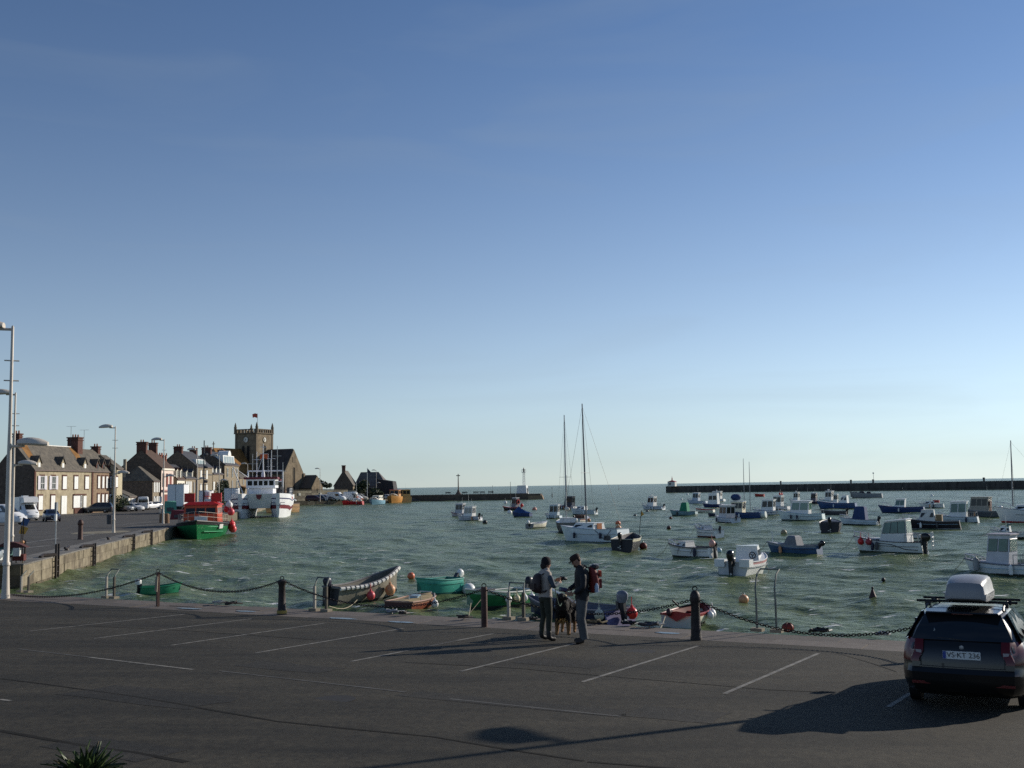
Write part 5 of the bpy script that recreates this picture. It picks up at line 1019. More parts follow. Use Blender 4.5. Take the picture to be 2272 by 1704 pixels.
q0 = at(764, 1090, 324); sh = thing("garden_wall", "low pale wall with white doors before the cottage", "wall", (q0.x, q0.y, 0), math.radians(2)); MB().box(1.6, 0, 1.4, 3.4, .5, 2.8).build("wall_panel", st_tan, sh, 0); MB().box(1.5, -.27, 1.0, .45, .05, 1.8).build("door", plaster, sh, 0); MB().box(3.1, -.27, 1.0, .5, .05, 1.6).build("door", plaster, sh, 0)
lbp = at(822, 1080, 334); lb = thing("lifeboat_house", "large slate roofed boathouse with a dark leaning end wall", "boathouse", (lbp.x, lbp.y, 0), R(-6))
MB().box(0, 4, 2.0, 8.6, 7, 4.0).build("wall", st_dark, lb, 0)
MB().add([(-5.6, .2, 3.4), (5.4, .2, 3.4), (5.4, 8, 3.4), (-5.6, 8, 3.4), (-4.0, 4, 8.3), (1.6, 4, 8.3)], [(0, 1, 5, 4), (2, 3, 4, 5), (1, 2, 5), (3, 0, 4), (3, 2, 1, 0)]).build("roof", M("light grey slate", (.135, .12, .11), .8, var=.3, scale=.8, bump=.3), lb, 0)
MB().hexa([(3.4, -.2, 0), (7.6, -.2, 0), (7.6, 6, 0), (3.4, 6, 0)], [(1.9, .4, 6.1), (6.8, .4, 5.3), (6.8, 5.4, 5.3), (1.9, 5.4, 6.1)]).build("end_wing", M("dark slate hung wall", (.035, .03, .032), .8), lb, 0)
for k in range(5): MB().box(2.2 + k * .62, .45, 2.6, .3, .1, 1.1).build("window", M("pale mullion", (.32, .28, .2), .8), lb, 0)
MB().hexa([(-3.0, -1.6, 3.1), (-.9, -1.6, 3.1), (-.9, .4, 3.1), (-3.0, .4, 3.1)], [(-2.2, -.8, 4.0), (-1.7, -.8, 4.0), (-1.7, .3, 4.0), (-2.2, .3, 4.0)]).build("porch_roof", slate, lb, 0)
for x in (-2.8, -1.1): MB().box(x, -1.4, 1.55, .25, .25, 3.1).build("porch_post", st_grey, lb, 0)
for px, d_, th, bl, n, lab in ((800, 326, 1.5, [((0, 0, 3.2), (1.9, 1.5, 2.0)), ((1.2, 0, 4.4), (1.4, 1.2, 1.4)), ((-.6, 0, 2), (1.5, 1.3, 1.4))], 1100, "dark leafy tree between the cottage and the boathouse"), ((831), 324, 1, [((0, 0, 1.9), (1.8, 1.4, 1.5)), ((1.5, 0, 1.4), (1.2, 1.1, 1.1))], 800, "low dark shrub under the boathouse windows"),
        (690, 372, 3, [((0, 0, 4.6), (1.3, 1.2, 1.2)), ((-.8, 0, 3.8), (1.2, 1, .8))], 420, "small round tree first behind the long stone wall"), (702, 372, 4, [((0, 0, 5.9), (1.9, 1.4, 1.2)), ((1.4, 0, 5.3), (1.5, 1.2, .9)), ((-1, 0, 5.2), (1.2, 1, .8))], 620, "broadest tree standing behind the long stone wall"), (719, 372, 3, [((0, 0, 4.9), (1.2, 1.0, .9)), ((1.3, 0, 4.3), (1.3, 1, .6))], 420, "third lower tree behind the long stone wall"), (732, 374, 3, [((0, 0, 4.6), (.6, .6, .6))], 160, "tiny round topped tree last behind the long stone wall")):
    p = at(px, 1090, d_); tree("tree", lab, (p.x, p.y, 0), th, bl, n, .34, int(px))

# ------------------------------------------------------------------ jetty furniture
p = at(1017, 1095, 351.5); cr = thing("calvary", "stone calvary cross on a stepped base on the jetty", "cross", (p.x, p.y, .74))
gb = M("granite cross", (.13, .10, .08), .9, var=.3)
MB().lathe([(1.1, 0), (1.1, .35), (.8, .36), (.7, .8), (.45, .85), (.35, 1.5)], (0, 0, 0), 8).build("base", gb, cr, 20); MB().tube([(0, 0, 1.4), (0, 0, 5.2)], [.2, .15], 7).build("shaft", gb, cr)
mb = MB(); mb.box(0, 0, 5.9, .26, .22, 1.6); mb.box(0, 0, 6.15, 1.25, .225, .26); mb.build("crosspiece", gb, cr, 0); MB().tube([(0, -.15, 5.4), (0, -.18, 5.9), (0, -.15, 6.3)], [.1, .14, .09], 6).build("figure", gb, cr)
bench0 = None
for px in (994, 1031, 1056, 1070, 1089):
    p = at(px, 1095, 351)
    if bench0 is None:
        bench0 = b = thing("bench", "", "bench", (p.x, p.y, .74), 0, "dark benches on the jetty"); MB().box(0, 0, .45, 1.7, .45, .08).build("seat", dgrey, b, 0); MB().box(0, .22, .8, 1.7, .06, .35).build("backrest", dgrey, b, 0)
        for x in (-.7, .7): MB().box(x, 0, .2, .1, .4, .42).build("leg", dgrey, b, 0)
    else: b = copytree(bench0); b.location = (p.x, p.y, .74)
    b["label"] = {994: "dark bench left of the stone cross", 1031: "dark bench just right of the stone cross", 1056: "dark bench midway along the jetty", 1070: "dark bench next after the midway bench", 1089: "dark bench nearest the white beacon block"}[px]
p = at(1159, 1095, 353); bc = thing("beacon", "white harbour beacon block with a slim lattice light tower", "beacon", (p.x, p.y, .74), R(-14))
MB().hexa([(-1.65, -1.4, 0), (1.8, -1.4, 0), (1.8, 1.4, 0), (-1.65, 1.4, 0)], [(-1.35, -1.2, 2.7), (1.5, -1.2, 2.7), (1.5, 1.2, 2.7), (-1.35, 1.2, 2.7)]).build("block", white, bc, 0)
lt = MB()
for x in (-.35, .35):
    for y in (-.35, .35): lt.tube([(.6 + x, y, 2.7), (.6 + x * .8, y * .8, 6.8)], .05, 4)
for k in range(5):
    z0, z1 = 2.7 + k * .82, 2.7 + (k + 1) * .82
    for s in (-1, 1): lt.tube([(.6 - .33, s * .33, z0), (.6 + .33, s * .33, z1)], .03, 4); lt.tube([(.6 + .33, s * .33, z0), (.6 - .33, s * .33, z1)], .03, 4)
lt.build("lattice_tower", white, bc); MB().lathe([(.75, 0), (.75, .12), (.4, .14)], (.6, 0, 6.8), 10).build("gallery", offwhite, bc)
g = MB()
for k in range(8): g.tube([(.6 + .72 * math.cos(k * .785), .72 * math.sin(k * .785), 6.9), (.6 + .72 * math.cos(k * .785), .72 * math.sin(k * .785), 7.8)], .03, 4)
g.tube([(.6 + .72 * math.cos(k * .785), .72 * math.sin(k * .785), 7.8) for k in range(9)], .035, 4); g.build("gallery_rail", offwhite, bc); MB().lathe([(.25, 0), (.3, .8), (.2, 1.2), (.04, 1.6)], (.6, 0, 6.9), 8).build("lantern", dgrey, bc)
MB().box(1.85, 0, 1.0, .08, .9, 1.9).build("door", dgrey, bc, 0)
p = p0 = on(1492, 1092, WZ) ; p = V((on(1494, 1093, WZ).x, on(1494, 1093, WZ).y, 0)) + V((0, 3, 0)); lh = thing("lighthouse", "little white light house with red roof at the breakwater end", "lighthouse", (p.x, p.y, 1.9), R(-25))
MB().box(0, 0, 1.1, 3.6, 3.2, 2.2).build("wall", offwhite, lh, 0); MB().add([(-2, -1.8, 2.2), (2, -1.8, 2.2), (2, 1.8, 2.2), (-2, 1.8, 2.2), (-.3, -.3, 2.9), (.3, -.3, 2.9), (.3, .3, 2.9), (-.3, .3, 2.9)], [(3, 2, 1, 0), (0, 1, 5, 4), (1, 2, 6, 5), (2, 3, 7, 6), (3, 0, 4, 7), (4, 5, 6, 7)]).build("roof", red, lh, 0)
MB().lathe([(.3, 0), (.26, .9), (.1, 1.5), (.03, 2.2)], (0, 0, 2.8), 8).build("lantern", red, lh); MB().box(-.6, -1.63, 1.2, .8, .06, .9).build("window", dgrey, lh, 0)
for px, py, h_, mt, lab, nm in ((1373, 1087, 3.2, M("beacon red", (.20, .03, .03), .6), "slim red channel beacon standing in the harbour mouth", "channel_beacon"), (1225, 1103, 3.4, dgrey, "thin dark perch marker beyond the jetty head", "channel_beacon"), (1093, 1094, 4.6, dgrey, "thin dark stake behind the jetty benches", "channel_beacon")):
    p = on(px, py, WZ); o = thing(nm, lab, "beacon", p, 0, "channel beacons"); MB().lathe([(.06 * h_, -.5), (.055 * h_, h_ * .35), (.018 * h_, h_ * .38), (.012 * h_, h_)], (0, 0, 0), 7).build("post", mt, o); MB().lathe([(.02, -.2), (.07 * h_, 0), (.02, .25)], (0, 0, h_), 6).build("top_mark", mt, o)
for px, y in ((1738, 1), (1896, 1), (1946, 1), (2196, 1)):
    p = on(px, 1091, WZ) ; o = thing("mooring_post", {1738: "dark mooring post first along the breakwater top from the left", 1896: "dark post on the breakwater above the net boat", 1946: "dark post carrying a pale lamp on the breakwater", 2196: "widest dark post on the breakwater toward the right edge"}[px], "post", (p.x, p.y + 4, 2.35), 0, "posts on the breakwater")
    MB().lathe([(.35, -.6), (.35, .9), (.5, 1.0), (.3, 1.3)], (0, 0, 0), 8).build("stump", dgrey, o)
    if px == 1946: MB().tube([(.2, 0, 0), (.2, 0, 3.6)], .06, 4).build("lamp_pole", dgrey, o); MB().ball((.2, 0, 3.7), .35, 8).build("lamp_head", white, o)
# ------------------------------------------------------------------ street lamps
lampw = M("cream lamp paint", (.60, .53, .44), .45, var=.12, scale=2)
def make_lamp():
    o = thing("street_lamp", "", "street lamp", (0, 0, 0), 0, "cream street lamps along the quay")
    MB().lathe([(.135, 0), (.13, .05), (.115, .35), (.098, .85), (.095, 1.02), (.12, 1.04), (.12, 1.12), (.088, 1.16), (0.0855, 1.9), (0.0738, 4.4), (0.0558, 5.6), (0.0450, 8.7), (0.0180, 8.75)], (0, 0, 0), 12).build("pole", lampw, o)
    for z, d_, L_, s in ((8.62, -1, .62, 1.15), (4.82, 1, .58, 1.0)):
        a = MB(); a.tube([(0, 0, z), (d_ * L_ * .8, 0, z + .02)], .045, 6); arm = a.build("arm", lampw, o)
        hd = MB(); rings = []
        for k in range(7):
            t = k / 6; r = .34 * s * math.sin(math.pi * (.12 + .80 * t)) ** .7; cx = d_ * (L_ * .45 + .95 * s * t); zz = z + .06
            rings.append([V((cx, r * .72 * math.cos(j * .6283), zz + max(-.05, .62 * r * math.sin(j * .6283)) + .05 * (1 - t))) for j in range(10)])
        hd.loft(rings); hd.build("lamp_head", lampw, o)
    for z in (7.6, 6.95): MB().tube([(-.2, -.1, z), (.2, .1, z)], .022, 5).build("bracket", lampw, o)
    return o
lamp0 = make_lamp()
L_POS = [(*ground(12, 1328)[:2], "nearest cream street lamp at the left edge by the chain"), (at(25, 1232, 58.5).x, 58.5, "second cream street lamp behind the nearest one at the left"), (on(252, 1182, 0).x, on(252, 1182, 0).y, "cream street lamp standing on the sand patch of the quay"), (at(362, 1150, 113.6).x, 113.6, "cream street lamp before the dark red shuttered house"),
         (at(437, 1130, 142.6).x, 142.6, "cream street lamp rising behind the orange boat"), (at(486, 1120, 168).x, 168, "cream street lamp between orange boat and white catamaran"), (at(549, 1110, 223).x, 223, "cream street lamp behind the catamaran masts"), (at(707, 1105, 271).x - 3, 290, "distant street lamp before the long stone wall"), (at(835, 1099, 330).x, 330, "distant street lamp before the boathouse roof")]
for i, (x, y, lab) in enumerate(L_POS):
    o = lamp0 if i == 0 else copytree(lamp0)
    o.location = (x, y, gz(x, y) if y < 40 else 0); o["label"] = lab; o.rotation_euler = (0, 0, R(rnd.uniform(-6, 6)) if i else R(4))
# the lamp that throws the long shadow: it stands beyond the right edge of the frame
sp = ground(1262, 1649)
for _ in range(8):
    lk = (4.82 - sp.z + (gz(lx, ly) if _ else sp.z)) / math.tan(SUN_EL); lx, ly = sp.x + lk * math.sin(SUN_AZ), sp.y + lk * math.cos(SUN_AZ)
o = copytree(lamp0); o.location = (lx, ly, gz(lx, ly)); o["label"] = "cream street lamp standing out of frame beyond the parked car"; o.rotation_euler = (0, 0, R(122))

# ------------------------------------------------------------------ vehicles
def profile_car(kind):
    """(z, x_rear, x_front, half width) from sill to roof, lengths in metres, wheelbase centre at 0"""
    P = {"estate": [(.20, -1.98, 2.0, .78), (.28, -2.16, 2.10, .84), (.40, -2.24, 2.17, .875), (.55, -2.26, 2.2, .885), (.62, -2.20, 2.2, .885), (.75, -2.19, 2.16, .885), (.88, -2.16, 2.02, .87), (.96, -2.12, 1.10, .845), (1.0, -2.08, .98, .825), (1.18, -1.98, .62, .74), (1.32, -1.86, .34, .66), (1.40, -1.74, .14, .61), (1.45, -1.55, -.05, .54), (1.468, -1.25, -.25, .42)],
         "hatch": [(.2, -1.7, 1.75, .74), (.3, -1.85, 1.9, .82), (.5, -1.9, 1.95, .84), (.75, -1.87, 1.9, .84), (.88, -1.8, 1.3, .82), (.95, -1.72, .95, .79), (1.2, -1.5, .5, .7), (1.38, -1.2, .15, .62), (1.44, -.9, -.1, .5)],
         "sedan": [(.2, -2.0, 2.0, .76), (.3, -2.2, 2.15, .84), (.5, -2.25, 2.2, .86), (.75, -2.22, 2.15, .86), (.90, -2.1, 1.5, .84), (.97, -1.5, .95, .8), (1.2, -1.1, .5, .68), (1.36, -.75, .1, .6), (1.42, -.5, -.1, .48)],
         "mpv": [(.2, -2.1, 2.1, .78), (.3, -2.3, 2.25, .88), (.55, -2.35, 2.3, .9), (.85, -2.33, 2.1, .9), (1.0, -2.3, 1.55, .88), (1.1, -2.26, 1.3, .85), (1.45, -2.1, .7, .75), (1.66, -1.9, .3, .66), (1.72, -1.6, .1, .52)],
         "van": [(.2, -2.0, 2.0, .8), (.3, -2.1, 2.15, .88), (.6, -2.12, 2.2, .9), (.95, -2.12, 1.75, .9), (1.1, -2.12, 1.35, .88), (1.5, -2.1, .85, .84), (1.75, -2.05, .55, .78), (1.82, -1.9, .3, .65)],
         "bigvan": [(.25, -2.4, 2.4, .9), (.4, -2.5, 2.6, .98), (.7, -2.5, 2.65, 1.0), (1.15, -2.5, 2.3, 1.0), (1.3, -2.5, 1.95, .98), (1.85, -2.5, 1.35, .94), (2.3, -2.45, 1.0, .88), (2.42, -2.3, .8, .75)]}
    return P[kind]
def car(name, label, cat, kind, paint, p, az, group="vehicles parked on the quay", wheels=(-1.29, 1.29), fine=False, windows=True, glass=None, rearwin=True, sidewin=True, lights="front"):
    root = thing(name, label, cat, p, R(90 - az), group); P = profile_car(kind)
    if fine:                                             # refine levels
        Q = []
        for a, b in zip(P, P[1:]):
            k = max(1, int((b[0] - a[0]) / .05))
            for i in range(k): Q.append(tuple(lerp(u, v, i / k) for u, v in zip(a, b)))
        Q.append(P[-1])
    else: Q = P
    n = 22 if not fine else 64; rings = []
    def outline(z, xr, xf, w):
        pts = []; cr = min(.34, w * .5); crf = min(.6, w * .75) if z < P[-4][0] else cr
        S = []
        for s in (1, -1):
            seq = []
            for i in range(7 if fine else 4):
                a = math.pi / 2 * i / (6 if fine else 3); seq.append((xr + cr * .45 * (1 - math.sin(a)), w - cr * (1 - math.cos(a)) * .0 - cr * (1 - math.sin(a)) * .0 - cr * (1 - math.cos(math.pi / 2 - a)) * .55))
            m = 46 if fine else 8
            for i in range(1, m):
                x = lerp(xr + .0, xf - .0, i / m); seq.append((max(x, xr + .001), w))
            for i in range(7 if fine else 4):
                a = math.pi / 2 * i / (6 if fine else 3); seq.append((xf - crf * .6 * (1 - math.cos(a)), w - crf * (1 - math.cos(a)) * .6))
            S.append(seq)
        A = S[0]; A.sort(key=lambda q: 0)
        out = []
        for x, y in A:
            yy = y
            for xw in wheels:
                if (x - xw) ** 2 + (z - .31) ** 2 < .355 ** 2 and fine: yy = min(yy, w - .2)
            out.append((x, yy))
        return out + [(x, -y) for x, y in out[::-1]]
    R_ = []
    for z, xr, xf, w in Q:
        # straight sides with eased corners, then drop duplicates in order along the side
        c1 = .30 if z < P[-3][0] else .25; m = 52 if fine else 12; side = []
        for i in range(m + 1):
            u = i / m; u = .5 - .5 * math.cos(math.pi * u); x = lerp(xr, xf, u)
            er = max(0, 1 - (x - xr) / .5); ef = max(0, 1 - (xf - x) / .75)
            y = w * (1 - .20 * er ** 2.5 - .42 * ef ** 2.4)
            if fine:
                for xw in wheels:
                    if (x - xw) ** 2 + (z - .31) ** 2 < .36 ** 2: y = min(y, w - .22)
            side.append((x, y))
        # bowed ends
        nb = 8; ends_f = [(side[-1][0] + .12 * (1 - (1 - 2 * (k + 1) / (nb + 1)) ** 2), side[-1][1] * (1 - 2 * (k + 1) / (nb + 1))) for k in range(nb)]
        ends_r = [(side[0][0] - .07 * (1 - (1 - 2 * (k + 1) / (nb + 1)) ** 2), -side[0][1] * (1 - 2 * (k + 1) / (nb + 1))) for k in range(nb)]
        ring = side + ends_f + [(x, -y) for x, y in side[::-1]] + ends_r
        R_.append([V((x, y, z)) for x, y in ring])
    body = MB().loft(R_).build("body", paint, root, 32)
    g = glass or Glass("car window", (.012, .014, .016), .04)
    zb = P[-4][0] - .0; lv = [q for q in Q]
    def prof(z):
        for a, b in zip(P, P[1:]):
            if a[0] <= z <= b[0]:
                t = (z - a[0]) / (b[0] - a[0]); return tuple(lerp(a[k], b[k], t) for k in range(4))
        return P[-1]
    zbelt = {"estate": 1.0, "hatch": .97, "sedan": .98, "mpv": 1.1, "van": 1.12, "bigvan": 1.35}[kind]; ztop = P[-2][0] - (.05 if kind != "bigvan" else .35)
    if windows:
        lo, hi = prof(zbelt + .01), prof(ztop)
        bays = [(.06, .46), (.50, .84)] if kind not in ("estate", "mpv") else [(.05, .29), (.315, .60), (.625, .93)]
        if kind in ("van", "bigvan"): bays = [(.62, .90)]
        if sidewin:
            for s in (1, -1):
                for a, b in bays:
                    q = [V((lerp(lo[1], lo[2], a), s * lo[3] * .995, lo[0])), V((lerp(lo[1], lo[2], b), s * lo[3] * .985, lo[0])), V((lerp(hi[1], hi[2], min(b, .97)), s * hi[3] * .99, hi[0])), V((lerp(hi[1], hi[2], a), s * hi[3] * .995, hi[0]))]
                    q = q if s < 0 else q[::-1]; mb = MB(); mb.slab(q, .012); mb.build("side_window", g, root, 0)
        for end, k in (("windscreen", 2), ("rear_window", 1)):
            if k == 1 and not rearwin: continue
            mb = MB(); rows = []
            for t in (0, .35, .7, 1):
                z = lerp(zbelt + .02, ztop, t); q = prof(z); ww = q[3] * .86
                if k == 2: ww *= .68
                rows.append([V((q[k] + (.125 * (1 - (j / 3) ** 2) if k == 2 else -.075 * (1 - (j / 3) ** 2 * .9)) * 1.0 + (.012 if k == 2 else -.012), ww * j / 3, z)) for j in range(-3, 4)])
            mb.loft(rows, False, False, False); mb.build(end, g, root, 30)
    wr = {"bigvan": .36}.get(kind, .31)
    for x in wheels:
        for s in (1, -1):
            w = P[3][3] - .02; o = MB().lathe([(wr - .06, -.09), (wr, -.08), (wr + .0, .08), (wr - .06, .1), (wr - .09, .1)], (x, s * (w - .09), wr), 18, None, Matrix.Rotation(R(-90 * s), 4, 'X')).build("wheel", black, root)
            MB().lathe([(wr - .09, .085), (.12, .1), (.06, .11), (.01, .11)], (x, s * (w - .09), wr), 12, None, Matrix.Rotation(R(-90 * s), 4, 'X')).build("rim", M("alloy rim", (.30, .30, .31), .35, .6), o)
    if lights:
        q = prof(.72 if kind != "bigvan" else 1.0)
        for s in (1, -1):
            MB().box(q[2] - .02, s * q[3] * .62 * .82, q[0], .16, .30, .15).build("headlight", Glass("headlamp", (.35, .36, .38), .1), root, 0)
            if not fine: MB().box(q[1] + .03, s * q[3] * .80, q[0] + .1, .1, .16, .24).build("tail_light", M("tail lamp", (.22, .01, .01), .2), root, 0)
        if not fine:
            for x, s in ((q[2] + .125, 1), (q[1] - .075, -1)): MB().box(x, 0, .42 if kind != "bigvan" else .55, .02, .5, .11).build("number_plate", offwhite, root, 0)
    return root, prof
CG = "vehicles parked on the quay"
silver = M("silver car paint", (.34, .35, .36), .3, .5, var=.08); carwhite = M("white car paint", (.62, .62, .61), .3, var=.06, coat=.3); navycar = M("dark violet car paint", (.016, .014, .035), .25, var=.1, coat=.5); greycar = M("dark grey green car paint", (.05, .055, .06), .28, .2, var=.1, coat=.4); blackcar = M("black car paint", (.012, .012, .014), .25, coat=.4)
def vp(px, py, dz=0): p = on(px, py, 0); return (p.x, p.y, .002)
r, _ = car("van", "white panel van with a black bumper at the far left", "van", "van", carwhite, vp(8, 1165), 100); r.scale = (1.1, 1.1, 1.22)
r, _ = car("motorhome", "white motorhome with an overcab in front of the cream house gable", "motorhome", "bigvan", carwhite, vp(56, 1155), 138, sidewin=True, rearwin=False)
MB().hexa([(-3.2, -1.08, .7), (1.0, -1.08, .9), (1.0, 1.08, .9), (-3.2, 1.08, .7)], [(-3.2, -1.06, 2.9), (.9, -1.06, 2.9), (.9, 1.06, 2.9), (-3.2, 1.06, 2.9)]).build("living_cabin", carwhite, r, 0)
MB().hexa([(.6, -1.0, 2.05), (2.1, -.85, 2.25), (2.1, .85, 2.25), (.6, 1.0, 2.05)], [(.6, -1.02, 2.95), (1.75, -.85, 2.85), (1.75, .85, 2.85), (.6, 1.02, 2.95)]).build("overcab", white, r, 0); MB().box(-1, .2, 3.0, .8, .6, .16).build("roof_hatch", white, r, 0)
car("hatchback", "dark violet hatchback parked before the cream house door", "car", "hatch", navycar, vp(114, 1157), 150)
car("people_carrier", "dark grey people carrier parked at the brown brick house", "car", "mpv", greycar, vp(217, 1138), 262)
car("sedan", "silver sedan right of the dark people carrier", "car", "sedan", silver, vp(272, 1135), 118)
car("hatchback", "white hatchback in front of the white van", "car", "hatch", carwhite, vp(299, 1134), 122)
car("van", "white van parked beyond the white hatchback", "van", "bigvan", carwhite, vp(317, 1131), 340)
car("hatchback", "small white car just right of the white van", "car", "hatch", carwhite, vp(335, 1130), 20)
car("sedan", "pale silver car next to the road sign", "car", "sedan", silver, vp(348, 1129), 25)
car("hatchback", "dark car in shade under the hipped house", "car", "hatch", navycar, vp(343, 1124), 100)
def truck(label, px, py, az, L=6.5, W=2.4, Hh=2.9, ground_=1.0):
    p = on(px, py, 0); r = thing("box_truck", label, "truck", (p.x, p.y, 0), R(90 - az), "white box trucks on the quay")
    MB().box(-.6, 0, ground_ + Hh / 2, L - 2, W, Hh).build("cargo_box", M("truck box white", (.60, .60, .60), .45, var=.08), r, 0); MB().box(L / 2 - .8, 0, 1.5, 1.7, W * .92, 2.1).build("cab", carwhite, r, 0)
    for z in (ground_ + .05, ground_ + Hh - .05): MB().box(-.6, 0, z, L - 1.96, W + .04, .1).build("box_rail", greyp, r, 0)
    MB().box(-.6 - (L - 2) / 2 - .015, 0, ground_ + Hh / 2, .03, .05, Hh * .94).build("door_seam", greyp, r, 0)
    MB().slab([(L / 2 + .051, -.95, 1.6), (L / 2 + .051, .95, 1.6), (L / 2 + .051, .9, 2.35), (L / 2 + .051, -.9, 2.35)], .01).build("windscreen", paneglass, r, 0); MB().box(0, 0, .75, L - .5, W * .8, .3).build("chassis", black, r, 0)
    for x in (-L / 2 + 1.4, L / 2 - 1):
        for s in (-1, 1): MB().lathe([(.3, -.13), (.42, -.12), (.42, .12), (.3, .13)], (x, s * (W / 2 - .16), .42), 14, None, Matrix.Rotation(R(90), 4, 'X')).build("wheel", black, r)
    return r
truck("white box truck left of the orange boat superstructure", 396, 1138, 352, 6.5, 2.4, 3.4, 1.0)
truck("white box truck mostly hidden behind the orange boat", 458, 1127, 350, 6.0, 2.4, 2.3, 1.1)
truck("white box truck between orange boat and catamaran bow", 515, 1126, 350, 6.0, 2.6, 2.6, 1.2)
for px, d_, az, kind, pt, lab in ((640, 283, 70, "hatch", carwhite, "white car behind the catamaran on the far quay"), (697, 292, 80, "mpv", M("maroon car paint", (.05, .015, .02), .3), "low dark maroon car on the far quay road"), (710, 296, 95, "mpv", greycar, "dark van below the distant street lamp"), (723, 296, 120, "van", carwhite, "white van first in the far quay row"),
                                  (735, 294, 150, "hatch", blackcar, "black car between two white vans on the far quay"), (747, 294, 110, "bigvan", carwhite, "larger white van in the far quay row"), (783, 300, 95, "bigvan", carwhite, "white van above the red fishing boat"), (799, 303, 95, "van", M("cream car paint", (.5, .47, .38), .3), "cream white van right of the red fishing boat"), (861, 325, 100, "hatch", carwhite, "white car parked beside the boathouse wing"), (768, 312, 90, "hatch", navycar, "dark blue car above the red fishing boat bow")):
    p = at(px, 1100, d_); car("parked_" + ("van" if "van" in kind else "car"), lab, "van" if "van" in kind else "car", kind, pt, (p.x, p.y, .01), az, "vehicles on the far quay")

# ------------------------------------------------------------------ the parked estate car with roof box
estate_paint = M("black graphite car paint", (.013, .012, .011), .3, .15, var=.06, coat=.35)
CAR_AZ = 27.5; cf = ground(2139, 1580); u = V((math.sin(R(CAR_AZ)), math.cos(R(CAR_AZ)), 0)); cp_ = cf + u * 2.28 * .885
EC, eprof = car("estate_car", "dark estate car parked at the right edge carrying a silver roof box", "estate car", "estate", estate_paint, (cp_.x, cp_.y, gz(cp_.x, cp_.y)), CAR_AZ, "", fine=True, lights=None)
EC.rotation_euler = (0, math.asin(SLOPE) * .97, R(90 - CAR_AZ)); EC.scale = (.885, .885, .885)
tl = M("tail lamp red", (.11, .005, .006), .25, var=.1, coat=.15); tlc = M("clear lamp", (.30, .27, .27), .3)
for s in (1, -1):
    mb = MB(); prof_ = []
    for z, w, ins in ((.70, .70, 0), (.74, .80, 0), (.86, .80, 0), (.97, .76, 0), (1.02, .70, 0)):
        q = eprof(z); y1 = q[3] * .80; y0 = .54 if z > .8 else .60
        prof_.append([V((q[1] - .062, s * y0, z)), V((q[1] - .05, s * (y0 + .12), z)), V((q[1] - .012, s * (y1 - .012), z)), V((q[1] + .07, s * (q[3] * .868 + .012), z)), V((q[1] + .22, s * (q[3] * .958 + .012), z)), V((q[1] + .25, s * (q[3] * .85), z)), V((q[1] + .1, s * y0, z))])
    mb.loft(prof_); t_ = mb.build("tail_light", tl, EC, 30)
    q = eprof(.85); MB().loft([[V((q[1] - .070 + o_, s * .565, z)), V((q[1] - .060 + o_, s * .64, z)), V((q[1] - .03 + o_, s * .68, z))] for o_, z in ((.02, .79), (0, .79), (.006, .87), (.03, .87))], False, False, False).build("reversing_lens", tlc, t_, 0)
def on_tail(y, z, off=.0): q = eprof(z); return q[1] - .07 * (1 - (y / (q[3] * .84)) ** 2) - off
mb = MB(); mb.box(on_tail(0, .80, .012), 0, .815, .016, .522, .115); plate = mb.build("number_plate", M("plate white", (.50, .50, .47), .4, var=.05), EC, 0)
MB().box(on_tail(0, .80, .022), .236, .815, .006, .045, .108).build("plate_band", M("plate blue", (.02, .05, .25), .4), plate, 0)
def text(s, size, x, y, z, mat, parent, name):
    cu = bpy.data.curves.new(name, 'FONT'); cu.body = s; cu.size = size; cu.extrude = .001; cu.align_x = 'CENTER'; cu.align_y = 'CENTER'
    tmp = bpy.data.objects.new(name, cu); col.objects.link(tmp); dg = bpy.context.evaluated_depsgraph_get(); me = bpy.data.meshes.new_from_object(tmp.evaluated_get(dg)); bpy.data.objects.remove(tmp)
    me.materials.clear(); me.materials.append(mat); o = link(name, me, parent); o.matrix_basis = Matrix.Translation((x, y, z)) @ Matrix(((0, 0, -1, 0), (-1, 0, 0, 0), (0, 1, 0, 0), (0, 0, 0, 1))); return o
text("VS\u00b7KT 236", .105, on_tail(0, .80, .024), -.025, .815, M("plate black", (.01, .01, .01), .5), plate, "plate_lettering")
MB().lathe([(.034, 0), (.03, .012), (.01, .014)], (on_tail(0, .93, .002), 0, .925), 14, None, Matrix.Rotation(R(-90), 4, 'Y')).build("round_badge", M("chrome badge", (.25, .25, .25), .35, .5), EC, 30)
MB().box(on_tail(0, 1.39, .05), 0, 1.395, .03, .3, .025).build("brake_light", tl, EC, 0)
# tailgate seams, bumper crease, reflectors, wiper, spoiler
sm = MB()
for s in (1, -1): sm.tube([(on_tail(s * .56, z, .002), s * .58, z) for z in (.64, .7, .9, 1.0)], .006, 4)
sm.tube([(on_tail(y, .64, .003), y, .64) for y in (-.6, -.4, -.2, 0, .2, .4, .6)], .007, 4); sm.build("tailgate_seam", black, EC)
for s in (1, -1): MB().box(on_tail(s * .6, .38, .012), s * .58, .40, .02, .26, .04, 0).build("reflector", tl, EC, 0)
MB().tube([(on_tail(0, 1.03, .02), 0, 1.03), (on_tail(.3, 1.08, .025), .34, 1.05)], .01, 4).build("rear_wiper", black, EC)
MB().hexa([(-1.98, -.52, 1.405), (-1.70, -.56, 1.425), (-1.70, .56, 1.425), (-1.98, .52, 1.405)], [(-1.97, -.5, 1.425), (-1.66, -.54, 1.452), (-1.66, .54, 1.452), (-1.97, .5, 1.425)]).build("roof_spoiler", estate_paint, EC, 0)
